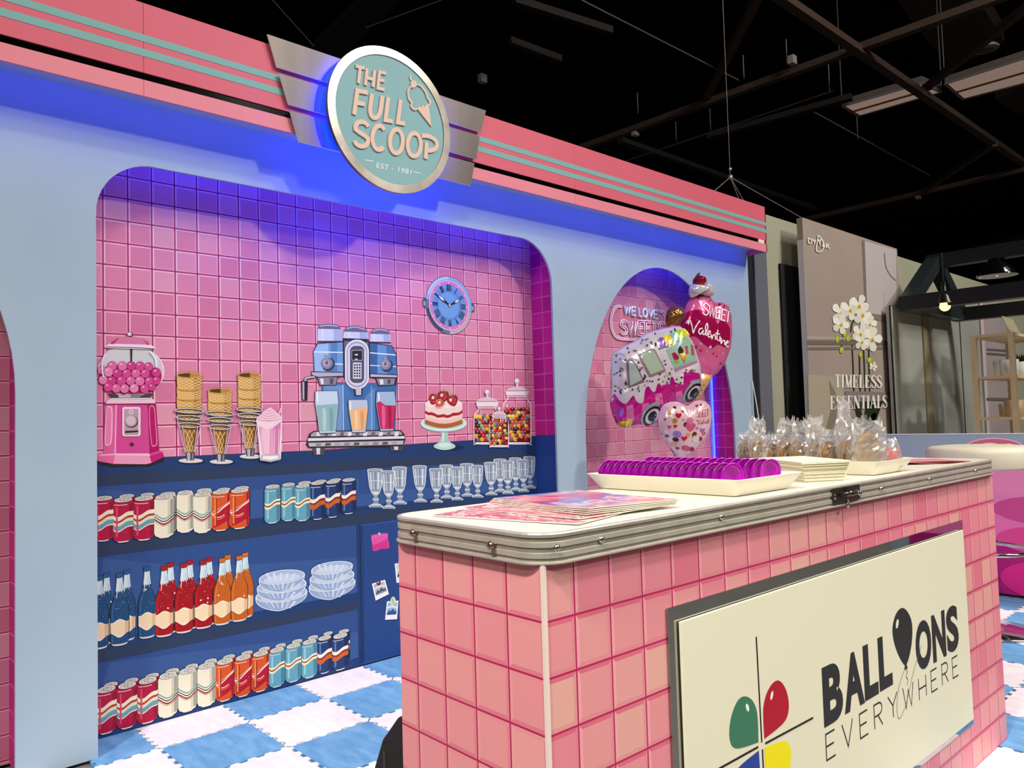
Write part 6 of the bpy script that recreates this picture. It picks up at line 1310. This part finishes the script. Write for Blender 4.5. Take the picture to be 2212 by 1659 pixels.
def serif(txt, quad, wds, nm):
    (ax, ay), (bx_, by), h0, h1 = quad; tot = sum(wds); a = pa(); a.z = 14; x = 0
    for chx, wv in zip(txt, wds):
        def P(u, v): t = (x+wv*(.10+.80*u))/tot; h = h0+(h1-h0)*t; return (ax+(bx_-ax)*t, ay+(by-ay)*t-h*v)
        TH, tn = 15, 5
        G = {'T': [((.5, 0), (.5, 1), 1), ((0, 1), (1, 1), 0), ((0, 1), (0, .82), 0), ((1, 1), (1, .82), 0), ((.25, 0), (.75, 0), 0)], 'I': [((.5, 0), (.5, 1), 1), ((.1, 0), (.9, 0), 0), ((.1, 1), (.9, 1), 0)],
             'M': [((.12, 0), (.12, 1), 0), ((.12, 1), (.5, 0), 1), ((.5, 0), (.88, 1), 0), ((.88, 1), (.88, 0), 1), ((0, 0), (.25, 0), 0), ((.72, 0), (1, 0), 0), ((0, 1), (.15, 1), 0), ((.85, 1), (1, 1), 0)],
             'E': [((.2, 0), (.2, 1), 1), ((0, 1), (.9, 1), 0), ((0, 0), (.95, 0), 0), ((.2, .52), (.65, .52), 0), ((.9, 1), (.9, .8), 0), ((.95, 0), (.95, .22), 0), ((.65, .62), (.65, .42), 0)],
             'L': [((.25, 0), (.25, 1), 1), ((0, 1), (.5, 1), 0), ((0, 0), (.95, 0), 0), ((.95, 0), (.95, .25), 0)], 'N': [((.12, 0), (.12, 1), 0), ((.12, 1), (.88, 0), 1), ((.88, 0), (.88, 1), 0), ((0, 0), (.25, 0), 0), ((.75, 1), (1, 1), 0), ((0, 1), (.15, 1), 0)],
             'A': [((.05, 0), (.5, 1), 0), ((.5, 1), (.95, 0), 1), ((.2, .35), (.75, .35), 0), ((-.05, 0), (.2, 0), 0), ((.75, 0), (1.08, 0), 0)], 'S': None}[chx]
        if G is None:
            pts = _arc(.5, .75, .42, .24, 20, 200, 8)+[(.3, .60), (.7, .42)]+_arc(.5, .25, .44, .25, 20, -160, 8); ws = [5+11*math.sin(PI*i/(len(pts)-1))**3 for i in range(len(pts))]
            a.line([P(*p) for p in pts], ws, 'ece6dc', .1); a.line([P(.88, .98), P(.88, .78)], 5, 'ece6dc', .1); a.line([P(.08, .02), P(.08, .24)], 5, 'ece6dc', .1)
        else:
            for p0, p1, th in G: a.line([P(*p0), P(*p1)], TH if th else tn, 'ece6dc', .1)
        x += wv
    a.build(nm, ps)
serif('TIMELESS', ((822, 1342), (1170, 1345), 92, 88), [.95, .55, 1.2, .95, .9, .95, .85, .85], 'title_line')
serif('ESSENTIALS', ((788, 1503), (1212, 1490), 96, 88), [.95, .85, .85, .95, 1.1, .95, .5, 1.05, .9, .85], 'title_line')
a = pa(); a.z = 14
for chx, x, y, w, h in (('D', 630, 285, 26, 34), ('Y', 662, 290, 26, 34), ('A', 733, 313, 18, 32), ('K', 762, 322, 22, 34)):
    for st in STROKE[chx]: a.line([(x+w*u, y+h*(.05-v)+h*.0+.22*w*u) for u, v in st], 8, 'ece6da', .2)
a.line(smooth_ring([(690, 315), (695, 285), (706, 262), (716, 300), (716, 270), (728, 262), (738, 280), (740, 318)], 4, False), 8, 'ece6da', .2); a.line(smooth_ring([(690, 312), (688, 335), (700, 350), (722, 350), (740, 330), (742, 300), (730, 262), (703, 232), (700, 262)], 4, False), 7, 'ece6da', .2); a.build('logo_print', ps)
# ---- brushed wall panels behind the half wall
WY2 = -.14
TB = lambda x, y: (1900+.18087*x, 660+.18087*y)
zA = on_y(1930, 663, WY2).z
glossy = noisy('a0a398', 'b6b8ae', 1.2, .35, .15, (.3, .3, 2.2), name='grey_gloss_panel'); beige = mat('8f8468', .5)
Xs = [on_y(px_, 800, WY2).x for px_ in (1930.5, 1996, 2010, 2079, 2121)]
mbp = MB(); mbp.box((Xs[0]-.009, WY2-.002, 0), (Xs[0], WY2+.01, zA+.01), mat('0a090b', .5)); mbp.build('panel_edge_post', None, 'thin black post at the edge of the grey panel wall', 'post')
pn = thing('panel_wall', 'grey glossy wall panels behind the low pale blue wall', 'partition', (Xs[1], WY2, 0))
for k, (xa, xb, m, zz2, dy) in enumerate(((Xs[0], Xs[1], glossy, zA, 0), (Xs[1], Xs[2], beige, zA-.006, -.012), (Xs[2], Xs[3]-.02, glossy, zA-.01, 0), (Xs[3]+.01, Xs[4], glossy, zA+.22, 0))):
    q = MB(); q.box((xa+.003, WY2+dy, 0), (xb-.003, WY2+.04, zz2), m); q.build('panel', pn)
q = MB(); q.box((Xs[3]-.02, WY2+.002, 0), (Xs[3]+.01, WY2+.04, zA+.2), mat('121210', .6)); q.build('panel_gap', pn)
# ---- second fabric poster
xa, xb = on_y(2122, 760, WY2-.02).x, on_y(2176, 760, WY2-.02).x; zz2 = on_y(2118, 622, WY2-.02).z
p2 = thing('fabric_poster', 'second grey fabric poster behind the pale wooden shelf', 'poster', ((xa+xb)/2, WY2-.02, 0))
q = MB(); q.box((xa, WY2-.02, 0), (xb, WY2+.05, zz2), noisy('9a8d8c', 'a39696', 2, .7, name='mauve_fabric')); q.build('poster_body', p2)
q = MB(); q.box((xa-.004, WY2-.021, 0), (xa+.10, WY2-.0205, zz2), mat('c4b4b4', .6)); q.build('side_strip', p2)
def pb(): return Art(lambda x, y, d: on_y(*TB(x, y), WY2-.023-d), .0006)
a = pb()
for k in range(4): a.line(smooth_ring([(1300+k*22, 30), (1310+k*18, 90-k*8), (1345, 140-k*22)], 4, False), 6, '877a7c')
for y in (520, 570): a.poly([(1285, y-8), (1530, y+8), (1530, y+32), (1285, y+12)], '6a5c60')
a.poly([(1285, 1100), (1555, 1106), (1555, 1140), (1285, 1130)], '6a5c60'); a.build('fabric_folds_print', p2)
# ---- pale wooden shelf
wood = noisy('d8bd94', 'e2caa4', 6, .5, 0, (1, 6, 1), name='pale_wood')
zs = [1.60, on_z(2187, 716, 1.6)]
Fc = on_z(2187.5, 717, 1.60); Lf = on_z(2129, 722, 1.60); dpt = abs(Lf.y-Fc.y); dpt = max(.3, min(dpt, .9))
def shelf_z(py): d = ray(2189, py); k = (Fc-EYE).dot(CF)/d.dot(CF); return (EYE+d*k).z
sh = thing('wooden_shelf', 'pale wooden open shelf rack standing behind the low pale blue wall', 'shelf', (Fc.x, Fc.y, 0))
SW = 1.0
for pz in (1.60, shelf_z(810), shelf_z(901)):
    q = MB(); q.box((Fc.x, Fc.y, pz-.022), (Fc.x+SW, Fc.y+dpt, pz), wood); q.build('shelf_board', sh)
for px_, py_ in ((0, 0), (SW-.035, 0), (0, dpt-.035), (SW-.035, dpt-.035)):
    q = MB(); q.box((Fc.x+px_-.004, Fc.y+py_-.004, 0), (Fc.x+px_+.035, Fc.y+py_+.035, 1.60), wood); q.build('upright', sh)
z2, z3 = shelf_z(810), shelf_z(901)
def pot(px_, yoff, z, r, h, m, lab, plant=False):
    d = ray(px_, 800); Y = Fc.y+yoff; p = EYE+d*((Y-EYE.y)/d.y); t = thing('plant_pot', lab, 'pot', (p.x, p.y, z+.0008))
    q = MB(); q.lathe([(r*.84, z+.0008), (r*.9, z+.006), (r, z+h), (r*.93, z+h), (r*.86, z+h*.86), (0, z+h*.85)], m, 28, (p.x, p.y, 0)); q.build('pot_body', t)
    if plant:
        q = MB(); rb = random.Random(3)
        for k in range(46):
            a = rb.uniform(0, 2*PI); e = rb.uniform(.2, 1.2); b = Vector((p.x, p.y, z+h*.8)); tip = b+Vector((math.cos(a)*math.cos(e), math.sin(a)*math.cos(e), math.sin(e)))*rb.uniform(.06, .13); q.tube([b, (b+tip)/2+Vector((0, 0, .01)), tip], [.004, .006, .001], mat('1e2a18', .6), 5)
        q.build('foliage', t)
whp, bgp = mat('d6d8d2', .4), mat('b89c78', .5)
pot(2163, .20, z2, .060, .135, whp, 'left white pot on the middle board of the wooden shelf')
pot(2180, .08, z2, .070, .130, whp, 'white pot behind the front upright of the wooden shelf')
pot(2206, .12, z2, .085, .130, whp, 'white pot with a dark plant on the wooden shelf', True)
pot(2167, .20, z3, .050, .105, bgp, 'small tan pot on the lower board of the wooden shelf'); pot(2187, .09, z3, .075, .135, bgp, 'larger tan pot behind the front upright on the lower board'); pot(2207, .12, z3, .085, .130, bgp, 'tan pot with a white tag on the lower board')
d = ray(2196, 700); Y = Fc.y+.25; p = EYE+d*((Y-EYE.y)/d.y)
q = MB(); q.prism([(p.x-.14, Y, 1.601), (p.x+.16, Y-.02, 1.601), (p.x+.14, Y+.06, 1.82), (p.x-.12, Y+.08, 1.84)], (0, .006, 0), mat('a9a283', .4)); recalc(q.build('display_card', None, 'olive display card standing on top of the wooden shelf', 'card'))
# ---- black lamp truss
TY = -.245; blk = mat('17191a', .4, .3, name='black_steel'); blk2 = mat('2a3234', .35, .3, name='dark_grey_steel')
A, Bq, Cq = on_y(2018, 566, TY), on_y(1960, 655, TY), on_y(2073, 681, TY); Bq.z = Cq.z = (Bq.z+Cq.z)/2
tz = thing('lamp_truss', 'black triangular lamp truss running over the neighbouring stand', 'truss', ((Bq.x+Cq.x)/2, TY, 0))
def bar(p, q_, w, m, name, h=None):
    p, q_ = Vector(p), Vector(q_); t = (q_-p).normalized(); u = t.cross(Vector((0, 0, 1))); u = u.normalized() if u.length > 1e-3 else Vector((1, 0, 0)); v = u.cross(t); w2 = w/2; h2 = (h or w)/2
    q = MB(); c = [u*w2+v*h2, -u*w2+v*h2, -u*w2-v*h2, u*w2-v*h2]; q.raw([p+k for k in c]+[q_+k for k in c], [[0, 1, 2, 3], [7, 6, 5, 4]]+[[i, 4+i, 4+(i+1) % 4, (i+1) % 4] for i in range(4)], m); return recalc(q.build(name, tz))
bar(A, Bq, .115, blk2, 'end_bar'); bar(A, Cq, .115, blk2, 'end_bar'); bar(Bq, Cq, .115, blk2, 'end_bar')
NY = -3.3
for P in (A, Bq, Cq): bar((P.x, TY+.05, P.z), (P.x, NY, P.z), .11, blk, 'long_bar', .125)
for yy in (-1.6, -2.8):
    bar((A.x, yy, A.z), (Bq.x, yy, Bq.z), .06, blk, 'cross_bar'); bar((A.x, yy, A.z), (Cq.x, yy, Cq.z), .06, blk, 'cross_bar')
def pendant(px_, py_, lab, rim=.16):
    d = ray(px_, py_); p = EYE+d*(A.x/d.x); t = thing('pendant_lamp', lab, 'lamp', (A.x, p.y, p.z-.1))
    o = (A.x, p.y, p.z); gb2 = mat('0c0d0e', .12, .4, coat=.8, name='black_enamel')
    q = MB(); q.lathe([(rim, -.14), (rim*.97, -.115), (rim*.78, -.065), (rim*.48, -.02), (rim*.32, .022), (rim*.34, .04), (rim*.27, .05), (rim*.25, .13), (rim*.16, .15), (.008, .154)], gb2, 32, o); q.build('shade', t)
    q = MB(); q.tube([Vector(o)+Vector((0, 0, .15)), (A.x, p.y, A.z-.063)], .006, gb2, 6); q.build('cord', t)
    q = MB(); q.ball(Vector(o)+Vector((0, 0, -.10)), .035, mat('ffc070', .3, emit=6.0, ecol='ffb860', name='warm_bulb'), (1, 1, 1.2)); q.build('bulb', t)
pendant(2152, 562, 'black enamel pendant lamp hanging from the top bar of the truss')
d = ray(2040, 640); p = EYE+d*((TY-.30-EYE.y)/d.y)
pt = thing('bulb_lamp', 'lit bare bulb lamp hanging inside the end of the truss', 'lamp', (p.x, p.y, p.z))
q = MB(); q.lathe([(.07, -.06), (.05, 0), (.02, .04), (.018, .12), (0, .12)], mat('141414', .3), 16, (p.x, p.y, p.z)); q.build('shade', pt)
q = MB(); q.ball((p.x, p.y, p.z-.075), .045, mat('ffc070', .3, emit=6.0, ecol='ffb860', name='warm_bulb'), (1, 1, 1.1)); q.build('bulb', pt)
q = MB(); q.tube([(p.x, p.y, p.z+.12), (p.x, p.y, A.z-.063)], .006, blk, 6); q.build('cord', pt)
# ---- ceiling steel
CZ6 = 6.2
brown = mat('4a382e', .7, name='brown_steel'); brd = mat('231a17', .8, name='dark_brown_steel'); wire = mat('77706a', .5, .5, name='wire_steel')
def beam(p, q_, w, m, lab, cat='beam', h=.10, Z=CZ6, name='ceiling_beam', grp='steel beams under the black ceiling'):
    P, Q = on_z(*p, Z), on_z(*q_, Z); t = (Q-P).normalized(); u = t.cross(Vector((0, 0, 1))).normalized()*(w/2); v = Vector((0, 0, h))
    q = MB(); c = [P+u, P-u, P-u+v, P+u+v, Q+u, Q-u, Q-u+v, Q+u+v]; q.raw(c, [[0, 1, 2, 3], [7, 6, 5, 4], [0, 4, 5, 1], [1, 5, 6, 2], [2, 6, 7, 3], [3, 7, 4, 0]], m); return recalc(q.build(name, None, lab, cat, grp))
beam((1180, 352), (2190, -8), .13, brown, 'long brown steel beam crossing the black ceiling')
beam((1670, -8), (2290, 410), .13, brown, 'brown steel beam running down to the right edge of the ceiling', Z=6.15)
beam((1642, -6), (1522, 224), .11, brown, 'short slanted brown beam above the middle of the long beam', Z=6.25)
beam((1992, 203), (2230, 14), .11, brown, 'slanted brown beam beside the round white ceiling speaker', Z=6.3)
beam((1988, 421), (2150, 316), .11, brown, 'short brown beam at the right under the lit fixtures', Z=6.1)
beam((1740, 478), (2260, 360), .13, brown, 'low brown beam ending near the orchid poster', Z=6.05)
beam((700, 120), (860, -30), .42, brd, 'dark reddish beam above the left silver wing', Z=6.4)
beam((1110, 8), (1320, 74), .10, brd, 'dim dark beam above the round sign', Z=6.5); beam((1100, 95), (1210, 135), .10, brd, 'dim short beam right of the round sign', Z=6.5); beam((1340, 308), (1760, 455), .14, brd, 'dim reddish beam sloping behind the pink fascia', Z=6.6); beam((1530, 300), (1840, 215), .16, brd, 'dim reddish beam under the thin rod', Z=6.6); beam((1880, 600), (2260, 500), .14, brd, 'dim beam just above the black lamp truss', Z=6.6)
def rod(p, q_, r, lab, Z=6.0, Z2=None, name='ceiling_rod', m=None):
    P, Q = on_z(*p, Z), on_z(*q_, Z2 or Z); q = MB(); q.tube([P, Q], r, m or wire, 6); return q.build(name, None, lab, 'rod', 'thin rods and wires under the ceiling')
rod((1349, 349), (1799, 196), .012, 'thin pale rod under the long brown beam'); rod((1256, 0), (1595, 173), .012, 'thin rod left of the slanted brown beam', 6.3); rod((1760, 243), (2010, 380), .014, 'thin dark rod below the left light fixture', 6.3); rod((585, -4), (678, 100), .006, 'thin wire above the left silver wing', 5.0); rod((790, 60), (1010, -20), .008, 'thin wire crossing above the round sign', 6.0)
def hang(x, y0, y1, k):
    P = on_z(x, y1, 6.0); D = (P-EYE).dot(CF); d = ray(x-.0, y0); Q = EYE+d*(D/1.0); q = MB(); q.tube([P, Vector((P.x, P.y, Q.z))], .010, wire, 5); q.build('ceiling_hanger', None, 'thin upright hanger rod, %s from the left under the ceiling' % ORD[k], 'rod', 'thin rods and wires under the ceiling')
for k, (x, y0, y1) in enumerate(((1378, 200, 245), (1461, 262, 306), (1535, 234, 282), (1607, 118, 170), (1700, 84, 136), (1792, 138, 196), (1853, 252, 300))): hang(x, y0, y1, k)
def lightbox(pts, lab):
    P = [on_z(*p, 6.6) for p in pts]; t = thing('light_fixture', lab, 'ceiling light', sum(P, Vector())/4)
    q = MB(); c = sum(P, Vector())/4; q.prism([p+Vector((0, 0, .03)) for p in P], (0, 0, .12), mat('6c6460', .6)); recalc(q.build('housing', t))
    q = MB(); q.poly([c+(p-c)*.94+Vector((0, 0, .02)) for p in P], mat('b8a498', .4, emit=.32, ecol='d8b8a4', name='dim_diffuser')); q.build('diffuser', t)
    for i in (0, 1, 2, 3):
        q = MB(); q.tube([P[i]+Vector((0, 0, .02)), P[(i+1) % 4]+Vector((0, 0, .02))], .018, mat('8a807a', .5), 6); q.build('frame', t)
    for i in (0, 2):
        q = MB(); q.tube([P[i]+Vector((0, 0, .14)), Vector((P[i].x, P[i].y, 8.99))], .012, wire, 5); q.build('hanger', t)
    q = MB(); q.tube([(P[0]+P[1])/2+Vector((0, 0, .0)), (P[2]+P[3])/2], .018, mat('7c4a38', .5), 6); q.build('middle_bar', t)
lightbox([(1819, 232), (1854, 253), (2034, 201), (1992, 182)], 'dim oblong light fixture left of the crossing beams'); lightbox([(2041, 184), (2079, 217), (2260, 170), (2214, 128)], 'dim oblong light fixture at the right edge of the ceiling')
P = on_z(2130, 107, 6.4); t = thing('ceiling_speaker', 'round white speaker hanging beside a slanted ceiling beam', 'speaker', P)
q = MB(); q.lathe([(.17, 0), (.175, .02), (.15, .05), (.06, .07), (.05, .16), (0, .16)], mat('8a847c', .6), 28, P); q.build('speaker_body', t)
q = MB(); q.lathe([(.12, -.012), (.125, .0), (.10, .004), (.09, -.004), (.05, .0), (0, -.002)], mat('5a544e', .6), 28, P); q.build('speaker_ring', t)
for pts, lab in (([(1925, -20), (2120, -30), (2035, 45), (1985, 68)], 'dull brown duct panel above the long beam'), ([(1990, 75), (2120, 10), (2170, 90), (2060, 150)], 'dull brown duct panel behind the round speaker'), ([(2150, 215), (2230, 180), (2240, 260), (2190, 240)], 'dull brown duct panel below the right light fixture')):
    ZD = 8.58; P = [on_z(*p, ZD) for p in pts]; q = MB(); q.prism(P, (0, 0, .4), mat('3a2a22', .9)); recalc(q.build('duct_panel', None, lab, 'duct', 'ducts under the black ceiling'))
# ---- the cable bridle holding the fascia
hub = on_y(1577.5, 383, .25); br = thing('suspension_cable', 'steel cable bridle holding up the pink fascia from the ceiling', 'cable', hub)
up = Vector((hub.x, hub.y, 8.98))
for p, q_, nm in ((hub, up, 'main_cable'), (hub, on_y(1540, 415, -.05), 'side_cable'), (hub, on_y(1597, 432, -.03), 'side_cable'), (hub, on_y(1606, 433, .05), 'side_cable'), (hub, on_y(1752, 482, .1), 'side_cable')):
    q = MB(); q.tube([p, q_], .0022 if nm == 'main_cable' else .0032, mat('8a857f', .5, .3), 6); q.build(nm, br)
q = MB(); q.ball(hub, .02, mat('c8c4be', .3, .8)); q.ball(hub+Vector((0, 0, .06)), .014, mat('c8c4be', .3, .8)); q.build('shackle', br)
for px_, py_, nm, lab in ((1372, 284.5, 'sensor_box', 'small pale sensor box on the long ceiling beam'), (1983, 423, 'sensor_box', 'small pale sensor box on the low ceiling beam'), (1711, 128, 'ceiling_spotlight', 'small unlit spotlight under the ceiling'), (1042, 168, 'ceiling_spotlight', 'small unlit spotlight above the right silver wing')):
    ZS = {1372: 6.15, 1983: 5.995}.get(px_, 6.3); P = on_z(px_, py_, ZS+.05); P.z = ZS; q = MB(); q.box(P-Vector((.06, .05, .03)), P+Vector((.06, .05, .05 if ZS < 6.3 else .1)), mat('a89c90', .6), .01); q.build(nm, None, lab, 'sensor' if 'sensor' in nm else 'spotlight')
